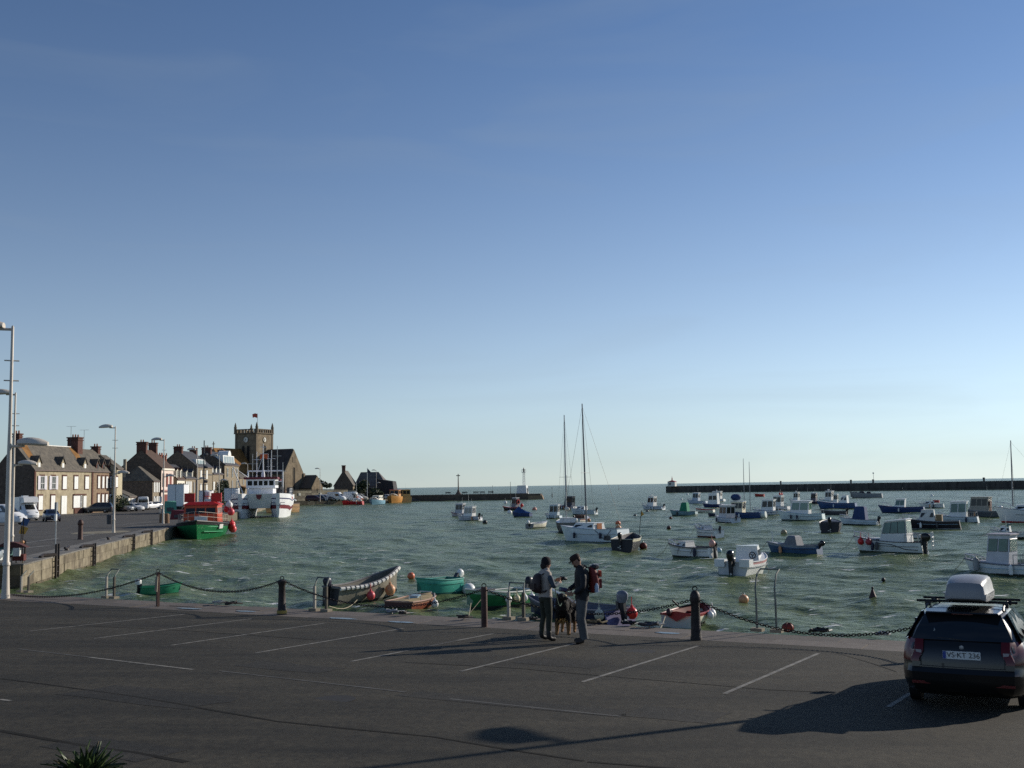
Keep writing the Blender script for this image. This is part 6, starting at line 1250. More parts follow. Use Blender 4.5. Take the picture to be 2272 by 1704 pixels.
for s in (1, -1):
    MB().tube([(x, s * .555, 1.43 + zz) for x, zz in ((-1.55, -.0), (-1.45, .055), (-.6, .075), (.1, .06), (.25, -.01))], .018, 6).build("roof_rail", black, EC)
    o = MB().hexa([(.72, s * .86, .98), (.86, s * .86, .98), (.86, s * 1.04, 1.0), (.72, s * 1.04, 1.0)], [(.70, s * .88, 1.10), (.86, s * .88, 1.10), (.86, s * 1.03, 1.11), (.70, s * 1.03, 1.11)]).build("door_mirror", estate_paint, EC, 0)
    MB().box(0.3, s * .887, .72, 1.9, .012, .035).build("side_moulding", black, EC, 0)
    MB().tube([(x, s * (eprof(.985)[3] + .004), .985) for x in (-1.75, -1.0, 0, .8)], .008, 4).build("window_trim", M("chrome trim", (.45, .45, .45), .2, .9), EC)
fig = MB(); x_ = on_tail(.38, 1.12, .02)
fig.add([(x_, .42, 1.07), (x_, .34, 1.07), (x_ + .02, .372, 1.15), (x_ + .025, .385, 1.19)], [(0, 1, 2, 3)]); fig.build("window_sticker", M("sticker grey", (.25, .27, .26), .6), EC, 0)
# bars and box
bars = []
for x in (-1.15, -.35):
    b_ = MB(); b_.tube([(x, -.74, 1.535), (x, .74, 1.535)], .02, 6); rb = b_.build("roof_bar", black, EC)
    for s in (1, -1): MB().box(x, s * .57, 1.495, .12, .08, .08).build("bar_foot", black, rb, 0)
boxm = M("silver roof box shell", (.25, .245, .245), .42, .1, var=.05, coat=.1); RB = thing("roof_box", "silver grey roof box strapped on the dark estate car", "roof box", (0, 0, 0))
RB.matrix_basis = EC.matrix_basis @ Matrix.Translation((-.62, -.03, 1.562)) @ Matrix.Diagonal((1.05, .80, .95, 1))
rings = []
for x, w, h_, zb in ((-.98, .26, .16, .05), (-.965, .33, .24, .03), (-.93, .365, .29, .015), (-.80, .385, .335, 0), (-.3, .40, .385, 0), (.25, .40, .375, 0), (.7, .37, .30, 0), (.95, .31, .20, .02), (1.05, .2, .11, .05)):
    rings.append([V((x, w * a, zb + (h_ - zb) * b)) for a, b in ((1, 0), (1.02, .28), (1.0, .36), (.97, .40), (.9, .80), (.84, .93), (.72, 1.0), (.3, 1.04), (-.3, 1.04), (-.72, 1.0), (-.84, .93), (-.9, .80), (-.97, .40), (-1.0, .36), (-1.02, .28), (-1, 0))])
MB().loft(rings).build("shell", boxm, RB, 34); MB().tube([(x, s * (w * 1.02), .115) for s in (1,) for x, w in ((-.93, .365), (-.3, .40), (.25, .40), (.7, .37))], .008, 4).build("lid_seam", black, RB); MB().tube([(x, -(w * 1.02), .115) for x, w in ((-.93, .365), (-.3, .40), (.25, .40), (.7, .37))], .008, 4).build("lid_seam", black, RB)

# ------------------------------------------------------------------ green hulled rescue boat and catamaran trawler
c = on(436, 1197, WZ); uu = V((c.x, c.y, 0)).normalized(); az = 169.0; Lb = 12.0
c = c + V((-math.sin(R(az)), -math.cos(R(az)), 0)) * (Lb / 2 - .2)
RV = thing("rescue_boat", "green hulled rescue boat with bright orange superstructure and white rails", "rescue boat", (c.x, c.y, WZ), R(90 - az))
gr = M("rescue green hull", (.012, .16, .055), .35, var=.15, scale=.8); orr = M("rescue orange paint", (.58, .075, .018), .4, var=.12); orr2 = M("rescue red paint", (.48, .02, .015), .4, var=.1)
h = Hull(Lb, 4.7, 1.15, .55, .85, 2.6); build_hull(RV, h, [black, gr, gr, M("green bottom", (.008, .08, .03), .5), gr], 21); build_rail(RV, h, .07, black, name="fender_belt"); build_deck(RV, h, .0, .99, M("grey green deck", (.12, .13, .12), .7), .08, "deck")
for zf in (.72, .42): MB().tube([V((h.x(t, .8), h.hb(t) * (.95 if zf > .5 else .9) + .03, h.sh(t) * zf)) for t in [.62 + .035 * i for i in range(10)]], .05, 4).build("spray_rail", M("light green rail", (.05, .30, .13), .4), RV)
q = h.sh(.7); MB().hexa([(h.x(.76, 1) - .9, h.hb(.70) + .0, .85), (h.x(.76, 1), h.hb(.76) - .02, .85), (h.x(.76, 1), h.hb(.76) + .05, .85), (h.x(.76, 1) - .9, h.hb(.70) + .06, .85)], [(h.x(.76, 1) - .9, h.hb(.70) + .05, 1.25), (h.x(.76, 1), h.hb(.76) + .03, 1.25), (h.x(.76, 1), h.hb(.76) + .10, 1.25), (h.x(.76, 1) - .9, h.hb(.70) + .12, 1.25)]).build("registration_panel", offwhite, RV, 0)
b, t = box8(-2.6, 2.2, 1.75, 1.6, 1.1, 3.0, .1, .3, .1); cab = MB().hexa(b, t).build("wheelhouse", orr, RV, 0); F = faces8(b, t)
panes(cab, F["front"], 3, .06, .60, .12, .14, .02, paneglass); panes(cab, F["port"], 3, .05, .60, .12, .14, .02, Glass("sunlit pane", (.30, .28, .26), .12)); panes(cab, F["stbd"], 3, .04, .52, .1, .14, .02)  # port panes paler: the sun on them is put into the colour
MB().loft([[V((p.x * 1.04, p.y * 1.08, p.z + .01)) for p in t], [V((p.x * 1.04, p.y * 1.08, p.z + .1)) for p in t], [V((p.x * .85, p.y * .75, p.z + .34)) for p in t]]).build("wheelhouse_roof", orr2, RV, 25)
for y in (-1.25, 1.25): MB().box(-.6, y, 3.75, .8, .95, .85).build("equipment_locker", orr2, RV, 0)
MB().box(2.75, .1, 1.75, .5, 1.15, .5).build("liferaft_case", white, RV, 30)
MB().lathe([(.3, 0), (.3, .2), (.42, .3), (.42, .7), (.1, .85)], (-1.6, .3, 3.6), 10).build("radar_dome", white, RV); mt_ = MB(); mt_.tube([(-1.2, .0, 3.1), (-1.2, 0, 9.3)], [.09, .05], 6); 
for z in (5, 6.4, 7.6): mt_.tube([(-1.2, -.4, z), (-1.2, .4, z)], .03, 4); mt_.ball((-1.2, .2, z + .3), .2, 6)
mt_.build("mast", dgrey, RV)
rl = MB(); P = [V((h.x(t, 1.3), h.hb(t) * .94, h.sh(t) + .85)) for t in [.1 + i * .08 for i in range(12)]]; Q = [V((p.x, -p.y, p.z)) for p in P]
for dz in (0, -.4): rl.tube([p + V((0, 0, dz)) for p in P + Q[::-1]], .02, 4)
for p in P + Q: rl.tube([p, p - V((0, 0, .85))], .02, 4)
rl.build("guard_rail", M("white rail paint", (.42, .36, .30), .5), RV)
for x, y, z, m_ in ((h.x(.35), h.hb(.35) + .3, .9, redbuoy), (h.x(.30), h.hb(.3) + .4, .6, pinkbuoy), (h.x(.24), h.hb(.24) + .3, .65, whitebuoy), (h.x(.16), h.hb(.16) + .3, 1.0, redbuoy), (h.x(.1), h.hb(.1) + .3, .7, pinkbuoy), (h.x(.0), 1.9, 2.5, redbuoy), (h.x(.02), 2.3, 2.2, pinkbuoy), (h.x(0), 2.1, 2.9, whitebuoy)): fender(RV, x, y, z, m_, .36)
for k in range(6): MB().ball((h.x(.80 - .05 * k), -h.hb(.8 - .05 * k) * .6, h.sh(.8) + .1), .2, 6, (1.4, 1, .7)).build("coiled_rope", rope, RV)

c = on(576, 1149, WZ); az = 171.0; Lb = 17.0; c = c + V((-math.sin(R(az)), -math.cos(R(az)), 0)) * (Lb / 2 - 1.0)
CT = thing("catamaran_trawler", "large white catamaran fishing vessel with red bands moored bow on", "fishing vessel", (c.x, c.y, WZ), R(90 - az))
wh = M("trawler white", (.64, .64, .64), .4, var=.12, scale=.6); rb_ = M("trawler dark red band", (.17, .02, .03), .45); nv = M("trawler navy line", (.03, .03, .10), .45)
for sgn, nm in ((1, "port"), (-1, "stbd")):
    mb = MB(); n = 16; yo = sgn * 2.9; Z = [(-.4, 0), (.55, 0), (1.15, 0), (1.75, 1), (2.65, 0), (2.85, 2), (3.55, 0)]; rings = []
    for i in range(n + 1):
        t = i / n; full = 1 - max(0, (t - .62) / .38) ** 3.2; ring = []
        lift = .30 * max(0, (t - .45) / .55) ** 1.5 - .55 * max(0, 1 - abs(t - .5) / .3) * .35
        for z, k in Z:
            flare = .60 + .40 * min(1, max(0, z) / 2.4); w = 1.82 * (flare * (full * .84 + .16)) if z > .1 else 1.1 * full + .05
            ring.append(V((Lb * (t - .5) + .8 * (z / 3.5) * t ** 4, yo + sgn * w, z + lift * min(1, max(0, z)))))
        ring += [V((p.x, yo - (p.y - yo), p.z)) for p in ring[::-1]]; rings.append(ring)
    m = len(rings[0]); mb.v = [tuple(p) for r_ in rings for p in r_]
    for i in range(n):
        for j in range(m):
            a, b_ = i * m + j, i * m + (j + 1) % m; jj = j if j < 7 else 12 - j; jj = max(-1, jj)
            k = {0: 0, 1: 0, 2: 1, 3: 0, 4: 2, 5: 0}.get(jj, 0); mb.f.append((a, b_, b_ + m, a + m)); mb.m.append(k)
    mb.f.append(tuple(range(m))); mb.m.append(0); mb.f.append(tuple(n * m + j for j in range(m))); mb.m.append(0)
    hu = mb.build("hull", [wh, rb_, nv], CT, 45)
    # eye shaped line emblem on the bow
    e = MB(); xb = Lb * .5 + .35
    for dz in (.0, .35): e.tube([(xb - .55 * (abs(y) / 1.2) ** 2 - .03, yo + y, 2.0 + dz) for y in (-1.05, -.6, -.3)], .06, 4); e.tube([(xb - .55 * (abs(y) / 1.2) ** 2 - .03, yo + y, 2.0 + dz) for y in (.3, .6, 1.05)], .06, 4)
    e.tube([(xb, yo + .3 * math.cos(a * .7854), 2.18 + .3 * math.sin(a * .7854)) for a in range(9)], .05, 4); e.build("bow_emblem", nv, hu)
MB().box(-.6, 0, 2.7, Lb - 2.6, 2.8, 1.5).build("bridge_deck", wh, CT, 0)
MB().hexa([(Lb / 2 - 2.6, -1.6, 1.5), (Lb / 2 - 1.5, -1.6, 1.5), (Lb / 2 - 1.5, 1.6, 1.5), (Lb / 2 - 2.6, 1.6, 1.5)], [(Lb / 2 - 2.6, -2.0, 3.8), (Lb / 2 - .4, -2.0, 3.8), (Lb / 2 - .4, 2.0, 3.8), (Lb / 2 - 2.6, 2.0, 3.8)]).build("tunnel_front", wh, CT, 0)
MB().prism([(0, 0)][:0] + [(-.48, .45), (.48, .45), (.32, -.25), (0, -.5), (-.32, -.25)], 0, .06).build("shield_emblem", rb_, CT, 0).matrix_basis = Matrix.Translation((Lb / 2 - .52, -.1, 3.35)) @ Matrix(((0, 0, 1, 0), (1, 0, 0, 0), (0, 1, 0, 0), (0, 0, 0, 1)))
b, t = box8(.6, 5.2, 2.15, 1.9, 3.5, 4.7, 0, .1, .0); MB().hexa(b, t).build("deckhouse", wh, CT, 0)
b, t = box8(.4, 5.6, 2.5, 2.25, 4.7, 6.1, 0, -.1, .0); w_ = MB().hexa(b, t).build("wheelhouse", wh, CT, 0); F = faces8(b, t); panes(w_, F["front"], 5, .05, .3, .18, .3, .03); panes(w_, F["port"], 3, .06, .3, .18, .3, .03); panes(w_, F["stbd"], 3, .06, .3, .18, .3, .03)
MB().box(3.0, 0, 6.28, 5.8, 5.3, .34).build("roof_band", rb_, CT, 0); MB().box(-1.2, 0.6, 6.0, 2.6, 4.5, .3).build("aft_roof_band", rb_, CT, 0)
for x, y, z, H_ in ((3, .2, 6.4, 5.5), (.5, -1.0, 6.3, 4.4), (1.0, 1.4, 6.3, 4.6), (-1.5, 2.2, 6.1, 5.6), (-3, 1.0, 5.5, 4.0), (-2.4, -1.9, 5.0, 5.4), (-4, 3.0, 4, 5.0)):
    m_ = MB(); m_.tube([(x, y, z - .6), (x, y, z + H_)], [.14 if x == 3 else .07, .05], 6); m_.tube([(x, y - .7, z + H_ * .7), (x, y + .7, z + H_ * .7)], .05, 4)
    if x == 3: m_.tube([(x, y - 1.2, z), (x, y, z + H_ * .65)], .05, 4); m_.tube([(x, y - .5, z + H_ * .9), (x, y + .5, z + H_ * .9)], .06, 4); m_.lathe([(.3, -.6), (.3, .5), (.14, 1.2)], (x, y, z), 8)
    m_.build("mast", wh if x > 0 else steel, CT)
g = MB()
for y in (-2.9, 2.9): g.tube([(-5.5, y, 3.4), (-5.8, y, 7.6)], .13, 6)
g.tube([(-5.8, -2.9, 7.6), (-5.8, 2.9, 7.6)], .13, 6); g.tube([(-5.8, -2.9, 5.8), (-5.8, 2.9, 5.8)], .09, 6); g.tube([(1.5, -3.0, 3.6), (3.0, -4.6, 8.2), (2.4, -2.2, 6.4)], .09, 5); g.build("gantry", wh, CT)
rl = MB()
for s in (1, -1):
    P = [V((x, s * 4.5, 4.5)) for x in (-6, -4, -2, 0, 2, 4)]
    for dz in (0, -.4): rl.tube([p + V((0, 0, dz)) for p in P], .04, 4)
    for p in P: rl.tube([p, p - V((0, 0, 1.0))], .04, 4)
rl.build("guard_rail", wh, CT); fp = MB(); fp.tube([(0, .8, 6.4), (0, .8, 10.4)], .04, 4); fp.build("flag_staff", wh, CT); fl_ = MB(); fl_.add([(0, .8, 9.4), (-.3, -.2, 9.7), (-.5, -.6, 9.2), (-.2, -.5, 10.3), (0, .8, 10.4)], [(0, 1, 2, 3, 4)]); fl_.build("ensign", M("orange ensign", (.6, .14, .05), .8), CT, 0)
for k in range(9): MB().box(1.6 - k * .42, 4.72, 3.1 - .02 * k, .28, .05, .42).build("name_letter_block", red, CT, 0)
nb_ = MB(); rg = random.Random(5)
for k in range(14): nb_.ball((rg.uniform(-7, -4), rg.uniform(-3, 4.5), rg.uniform(3.6, 4.6)), rg.uniform(.3, .7), 6)
nb_.build("net_pile", M("heaped net", (.10, .10, .10), .95, bump=.5, scale=5), CT)
r, h = boat("cuddy", 598, 640, 1138, 200, "trawler", "brown wooden trawler stern showing behind the white catamaran", "trawler", L=10, ratio=.4, hull=M("tan wooden hull", (.30, .18, .08), .6, var=.3, scale=1, stretch=(1, 1, 5)), under=M("brown bottom", (.08, .035, .02), .7), rail=M("dark wood rail", (.06, .03, .02), .6), rail_r=.1, fb=.17, tc=.3, tf=.5, cabh=2.6, engine=False, pulpit=False, cab=M("wood house", (.2, .1, .05), .6), group="working boats along the far quays")
# boats at the far quay
r, h = boat("pilot", 757, 807, 1120, 282, "fishing_boat", "long red fishing boat heaped with white floats at the far quay", "fishing boat", ratio=.32, hull=M("bright red hull", (.45, .015, .025), .45), band=M("bright red strake", (.5, .03, .03), .45), transom=red, tc=.3, tf=.45, cabh=2.2, trunk=False, engine=False, rail=red, bowup=.12, group="working boats along the far quays", pulpit=False)
rg = random.Random(9)
for k in range(9): MB().ball((h.x(.06 + .04 * k), rg.uniform(-.8, .8), h.free + rg.uniform(.3, 1.2)), rg.uniform(.3, .5), 7).build("float", whitebuoy if k % 3 else orange, r)
mast(r, h.x(.3), 1, 5, .06, offwhite, spread=0)
r, h = boat("cuddy", 820, 849, 1120, 190, "motorboat", "light blue and white boat between red and yellow boats", "boat", ratio=.46, L=8, hull=M("sky blue hull", (.20, .36, .46), .45), under=navy, tc=.2, tf=.6, cabh=1.2, engine=False, group="working boats along the far quays", cab=cream)
r, h = boat("pilot", 862, 888, 1116, 186, "fishing_boat", "yellow orange fishing boat moored bow on at the far quay end", "fishing boat", ratio=.5, L=9, hull=M("amber hull", (.55, .25, .06), .5), band=M("amber strake", (.58, .28, .08), .5), tc=.3, tf=.55, cabh=2.0, trunk=False, engine=False, cab=M("amber house", (.5, .24, .08), .5), roofm=red, group="working boats along the far quays", fb=.2, rail=yellow)
r, h = boat("pilot", 884, 907, 1115, 340, "fishing_boat", "pale yellow cabin boat moored beside the orange one", "fishing boat", ratio=.5, L=8, hull=M("buff hull", (.58, .36, .13), .5), tc=.05, tf=.7, cabh=2.2, trunk=False, engine=False, cab=M("buff house", (.58, .38, .15), .5), roofm=yellow, group="working boats along the far quays", fb=.2, rail=yellow, transom=M("buff transom", (.58, .36, .13), .5))
# ------------------------------------------------------------------ bollards and chains on the near quay
def lathe_thing(name, label, cat, p, prof, mat, group=None, rz=0, n=14):
    o = thing(name, label, cat, p, rz, group); MB().lathe(prof, (0, 0, 0), n).build("post", mat, o); return o
iron = M("rusty black iron", (.035, .027, .024), .55, .3, var=.45, scale=7, bump=.3); brownp = M("rust brown painted iron", (.075, .035, .025), .6, .1, var=.3, scale=6, bump=.2)
thick = [(.128, 0), (.125, .05), (.112, .1), (.10, .5), (.088, .76), (.108, .81), (.112, .88), (.102, .95), (.07, 1.01), (.02, 1.04)]
cannon = [(.135, 0), (.132, .07), (.115, .09), (.10, .45), (.088, .75), (.115, .8), (.118, .88), (.085, .90), (.03, .92)]
B = []
for px, py, prof, mt, lab in ((350, 1345, [(.055, 0), (.055, .95), (.05, .97), (.01, .98)], brownp, "slim square rust brown chain post with a rag near the green dinghy"), (625.5, 1363, cannon, iron, "dark cannon shaped bollard with a yellow base ring"), (1075, 1391, [(.075, 0), (.075, .9), (.07, .93), (.01, .935)], brownp, "plain rust brown tube bollard left of the walkers"), (1545, 1420, thick, iron, "thick black round topped bollard right of the walkers")):
    p = ground(px, py); o = lathe_thing("bollard", lab, "bollard", p, prof, mt, "bollards holding the quay chain", 0, 4 if px == 350 else 14)
    H_ = prof[-1][1]; rg = MB(); rg.tube([(.05 * math.cos(a * .7854), 0, H_ + .03 + .05 * math.sin(a * .7854)) for a in range(9)], .012, 5); rg.build("top_ring", iron, o); B.append((o.location.copy(), H_ - .02))
    if px == 625.5: MB().lathe([(.138, .03), (.138, .1), (.12, .11)], (0, 0, 0), 14).build("base_ring", M("worn yellow paint", (.35, .24, .06), .7, var=.4, scale=6), o)
    if px == 350: MB().hexa([(-.07, -.1, .45), (.0, -.1, .42), (.0, -.06, .42), (-.07, -.06, .45)], [(-.05, -.09, .85), (.02, -.09, .85), (.02, -.06, .85), (-.05, -.06, .85)]).build("rag", M("dirty rag", (.35, .3, .22), .9), o, 0)
    if px == 1545: MB().tube([(.09 * math.cos(a * .9), .09 * math.sin(a * .9), .86 - .03 * a) for a in range(5)] + [(-.35, -.1, .7), (-.5, -.1, .85)], .02, 5).build("hook", iron, o)
# link mesh, shared
def link_mesh():
    n, m = 8, 4; rings = []
    for i in range(n):
        a = 2 * math.pi * i / n; cx, cz = .026 * math.cos(a) + (.013 if math.cos(a) > 0 else -.013), .024 * math.sin(a); d = V((math.cos(a), 0, math.sin(a)))
        rings.append([V((cx, 0, cz)) + d * .009 * math.cos(2 * math.pi * j / m) + V((0, 1, 0)) * .009 * math.sin(2 * math.pi * j / m) for j in range(m)])
    mb = MB(); mb.loft(rings + [rings[0]], True, False, False); return mb.mesh("chain_link", M("chain iron", (.03, .022, .018), .5, .4, var=.4, scale=20), 60)
LM = link_mesh()
cl = ground(12, 1328); lampb = V((cl.x + .18, cl.y, .12)); b5 = ground(2075, 1466); endp = V((b5.x, b5.y, gz(b5.x, b5.y) + .88))
ends = [(lampb, V((B[0][0].x, B[0][0].y, B[0][1])), .30), (V((B[0][0].x, B[0][0].y, B[0][1])), V((B[1][0].x, B[1][0].y, B[1][1])), .42), (V((B[1][0].x, B[1][0].y, B[1][1])), V((B[2][0].x, B[2][0].y, B[2][1] - .03)), .55), (V((B[2][0].x, B[2][0].y, B[2][1] - .03)), V((B[3][0].x, B[3][0].y, .86)), .44), (V((B[3][0].x, B[3][0].y, .86)), on(2060, 1345, .95) if 0 else V((quay(2.7, 22.1).x, quay(2.7, 22.1).y, .86)), .60)]
labs = ["rusty chain from the left street lamp to the slim post", "rusty chain between slim post and cannon shaped bollard", "rusty chain sagging in front of the grey workboat and red punt", "rusty chain sagging behind the two walkers", "rusty chain from the thick bollard to behind the parked car"]
b6 = lathe_thing("bollard", "black bollard hidden behind the dark estate car", "bollard", V((ends[4][1].x, ends[4][1].y, 0)), thick, iron, "bollards holding the quay chain")
for (a, b, sag), lab in zip(ends, labs):
    ch = thing("chain", lab, "chain", a, 0, "rusty chains between the quay bollards")
    L_ = (b - a).length * (1 + 2.6 * (sag / (b - a).length) ** 2); n = int(L_ / .056); pts = []
    for i in range(n + 1):
        t = i / n; p = lerp(a, b, t); p = V((p.x, p.y, max(p.z - 4 * sag * t * (1 - t), gz(p.x, p.y) + .03))); pts.append(p)
    mb = MB(); src = [v.co.copy() for v in LM.vertices]; fs = [tuple(p_.vertices) for p_ in LM.polygons]
    for i in range(n):
        x = (pts[i + 1] - pts[i]).normalized(); y = V((0, 0, 1)).cross(x).normalized(); z = x.cross(y)
        if i % 2: y, z = z, -y
        mb.add([(pts[i] + pts[i + 1]) / 2 - a + x * q.x + y * q.y + z * q.z for q in src], fs)
    ko = mb.build("links", LM.materials[0], ch, 60); ko["kind"] = "stuff"
# ------------------------------------------------------------------ ladder rails on the quay edge
zinc = M("galvanised tube", (.17, .18, .155), .6, .2, var=.25, scale=8); whitepost = M("chalky white post", (.40, .36, .29), .7, var=.2); olive = M("olive brown post", (.10, .085, .06), .7, var=.3)
def ladder_rail(label, xl, xr, yb, ytop, kind):
    a, b = on(xl, yb, .01), on(xr, yb + (xr - xl) * .06, .01); m = (a + b) / 2; t = (b - a).normalized(); w = (b - a).length
    depth = m.y; Hh = min(1.55, (yb - ytop) / FPX * depth); o = thing("ladder_rail", label, "ladder rail", (m.x, m.y, 0), math.atan2(t.y, t.x), "hooped ladder rails on the quay edge")
    for s in (-1, 1):
        x = s * w / 2
        if kind == "tall":
            MB().tube([(x, 0, 0), (x - .02, .0, Hh * .72), (x - .06, .25, Hh * .93), (x - .07, .5, Hh)], .019, 7).build("upright", zinc, o); MB().lathe([(.025, 0), (.025, Hh * .55)], (x - .01, 0, .0), 8).build("sleeve", zinc, o)
        else:
            MB().box(x, 0, Hh * .38, .075, .05, Hh * .76).build("upright", whitepost if s < 0 else olive, o, 0); MB().tube([(x, 0, Hh * .74), (x, .02, Hh * .8), (x - .14, .28, Hh)], .02, 6).build("bent_tube", zinc, o)
        MB().box(x, 0, .03, .26, .2, .07).build("foot_block", M("pale concrete foot", (.26, .22, .16), .9), o, 0)
    if kind == "tall": MB().tube([(-w / 2 - .07, .5, Hh), (w / 2 - .07, .5, Hh)], .019, 7).build("top_bar", zinc, o)
    elif kind == "hoop": MB().tube([(-w / 2 - .14, .28, Hh), (w / 2 - .14, .28, Hh)], .02, 6).build("top_bar", zinc, o); MB().tube([(-w / 2, 0, Hh * .35), (w / 2, 0, Hh * .33)], .012, 5).build("cross_rod", olive, o)
    for k in range(4): MB().tube([(-w / 2 + .02, .16, -.18 - .3 * k), (w / 2 - .02, .16, -.18 - .3 * k)], .018, 5).build("rung", darksteel, o)
    return o
ladder_rail("leftmost thin open ladder rail by the street lamp", 47, 63, 1313, 1268, "open")
ladder_rail("ladder rail with white post left of the green dinghy", 236, 253, 1326, 1265, "hoop")
ladder_rail("ladder rail with white post beside the grey workboat", 698, 724, 1354, 1284, "hoop")
ladder_rail("ladder rail in front of the green and white rowing boat", 1129, 1162, 1373, 1296, "hoop")
ladder_rail("tallest ladder rail right of the thick bollard", 1681, 1724, 1399, 1268, "tall")
# quay edge hardware: rings, cleats, ropes
def rope_heap(px, py, label, s=.25, mat=None, z=.015):
    p = on(px, py, z); rg = random.Random(int(px)); mb = MB(); P = []
    for i in range(26): a = i * .75 + rg.uniform(-.2, .2); r_ = s * rg.uniform(.5, 1); P.append(V((r_ * math.cos(a) * 1.3, r_ * math.sin(a) * .7, .03 + .012 * (i % 5) + rg.uniform(0, .03))))
    P.append(V((s * 2, s * 1.6, .03))); o = MB().tube(P, .022, 5).build("rope", mat or rope, None); o.location = p; tag(o, label, "rope", "mooring ropes and rings on the quay edge"); return o
for px, py, lab, s, m_ in ((484, 1341, "white rope and ring beside the cannon bollard", .16, M("pale rope", (.42, .4, .35), .9)), (512, 1343, "dark rope tail on the coping left of the cannon bollard", .14, darksteel), (870, 1361, "grey ring lump below the red punt", .15, greyp), (893, 1365, "rusty shackle below the red punt", .09, darksteel), (1027, 1374, "brown shackle left of the plain tube bollard", .12, darksteel), (1312, 1385, "heap of brown rope behind the standing man", .2, M("brown rope", (.10, .08, .045), .95)), (1395, 1388, "black rope on the edge below the navy boat", .14, black), (1440, 1391, "white and black mooring line below the red and white dinghy", .2, dgrey), (1817, 1405, "black rope heap on the edge near the car", .18, black), (1957, 1413, "pale mooring ring on the edge beside the car", .12, greyp), (1183, 1378, "small iron ring by the walker's boots", .08, darksteel)):
    rope_heap(px, py, lab, s, m_)
p = on(1754, 1400, .02); o = thing("fender_buoy", "faded red ribbed buoy lying on the quay edge", "buoy", p + V((0, .22, .05)), 0); MB().ball((0, 0, 0), .105, 12, (1.25, 1, .95)).build("float", M("faded red buoy", (.20, .025, .015), .6, var=.3), o)
for k in range(3): MB().tube([(.134 * math.cos(a * .5236) * math.cos(k * 1.05), .108 * math.cos(a * .5236) * math.sin(k * 1.05), .103 * math.sin(a * .5236)) for a in range(13)], .012, 4).build("strap", M("dark strap", (.12, .03, .02), .7), o)
for (x0, y0, z0), (x1, y1, z1), lab in (((on(730, 1345, 0)), on(800, 1322, WZ + .1), "slack mooring line dropping from the ladder rail to the workboat"), (on(865, 1362, 0), on(872, 1345, WZ + .4), "mooring line of the red brown punt"), (on(1440, 1391, .03), on(1476, 1368, WZ + .5), "white mooring line to the red and white dinghy"), (on(1030, 1372, .03), on(1045, 1338, WZ + .4), "yellowish mooring line of the rowing boat")):
    P = [lerp(V((x0, y0, z0)), V((x1, y1, z1)), i / 10) - V((0, 0, .25 * math.sin(math.pi * i / 10))) for i in range(11)]; o = MB().tube(P, .012, 5).build("mooring_line", rope); tag(o, lab, "rope", "mooring lines to the near boats")

# ------------------------------------------------------------------ left quay furniture
A_, B_ = V((*QL[0], 0)), V((*QL[1], 0)); dq_ = (B_ - A_).normalized(); nq_ = V((dq_.y, -dq_.x, 0))
for px, py, lab in ((118, 1245, "nearest dark iron ladder on the left quay wall"), (202, 1210, "second dark iron ladder on the left quay wall"), (291, 1190, "third dark iron ladder on the left quay wall"), (331, 1180, "farthest dark iron ladder on the left quay wall")):
    d = ray(px, py); t = (d.x * A_.y - d.y * A_.x) / (d.y * dq_.x - d.x * dq_.y); p = A_ + dq_ * t + nq_ * .2; o = thing("quay_ladder", lab, "ladder", p, math.atan2(dq_.y, dq_.x), "iron ladders on the left quay wall")
    up = .55 if px < 150 else .12
    for s in (-.28, .28): MB().box(s, 0, -.65 + up / 2, .09, .1, 1.5 + up).build("stile", darksteel, o, 0)
    for k in range(4): MB().tube([(-.28, 0, -1.1 + .3 * k), (.28, 0, -1.1 + .3 * k)], .025, 5).build("rung", darksteel, o)
    MB().tube([(-.28, .0, .1), (-.9, .5, .12), (-1.5, .5, .05)], .09, 6).build("hooked_bar", iron, o)
for px, py, lab in ((148, 1222, "small iron cleat between the first two wall ladders"), (241, 1198, "small iron cleat between the second and third wall ladders")):
    p = on(px, py, 0); o = thing("cleat", lab, "cleat", (p.x, p.y, .02), math.atan2(dq_.y, dq_.x), "iron cleats on the left quay"); MB().tube([(-.5, 0, .16), (0, 0, .14), (.5, 0, .2)], .07, 6).build("horn", iron, o); MB().lathe([(.14, 0), (.08, .14)], (0, 0, 0), 8).build("foot", iron, o)
p = on(178, 1197, 0); lathe_thing("bollard", "dark brown round headed bollard on the left quay", "bollard", p, [(.2, 0), (.17, .1), (.16, 1.0), (.2, 1.05), (.2, 1.2), (.14, 1.35), (.03, 1.42)], brownp)
for px, py, h_, lab in ((359, 1160, 1.0, "left brown stone bollard by the rescue boat"), (370, 1161, 1.0, "right brown stone bollard by the rescue boat")):
    p = on(px, py, 0); lathe_thing("bollard", lab, "bollard", p, [(.28, 0), (.25, .9), (.18, 1.0), (.02, 1.02)], M("brown stone", (.20, .12, .07), .85), "stone bollards by the rescue boat")
p = on(123, 1209, 0); o = thing("sign_post", "tall thin grey sign pole with edge-on plates on the left quay", "sign", (p.x, p.y, 0)); MB().tube([(0, 0, 0), (0, 0, 2.7)], .04, 7).build("pole", steel, o); MB().box(0, 0, 2.45, .12, .5, .55, .2).build("sign_plate", greyp, o, 0); MB().box(-.03, 0, 1.75, .12, .4, .42, .2).build("sign_plate", white, o, 0)
p = on(355, 1143, 0); o = thing("road_sign", "small white road sign in front of the parked cars", "sign", (p.x, p.y, 0)); MB().tube([(0, 0, 0), (0, 0, 2.5)], .04, 6).build("pole", steel, o); MB().box(.05, 0, 2.2, .35, .08, .8, .3).build("sign_plate", white, o, 0)
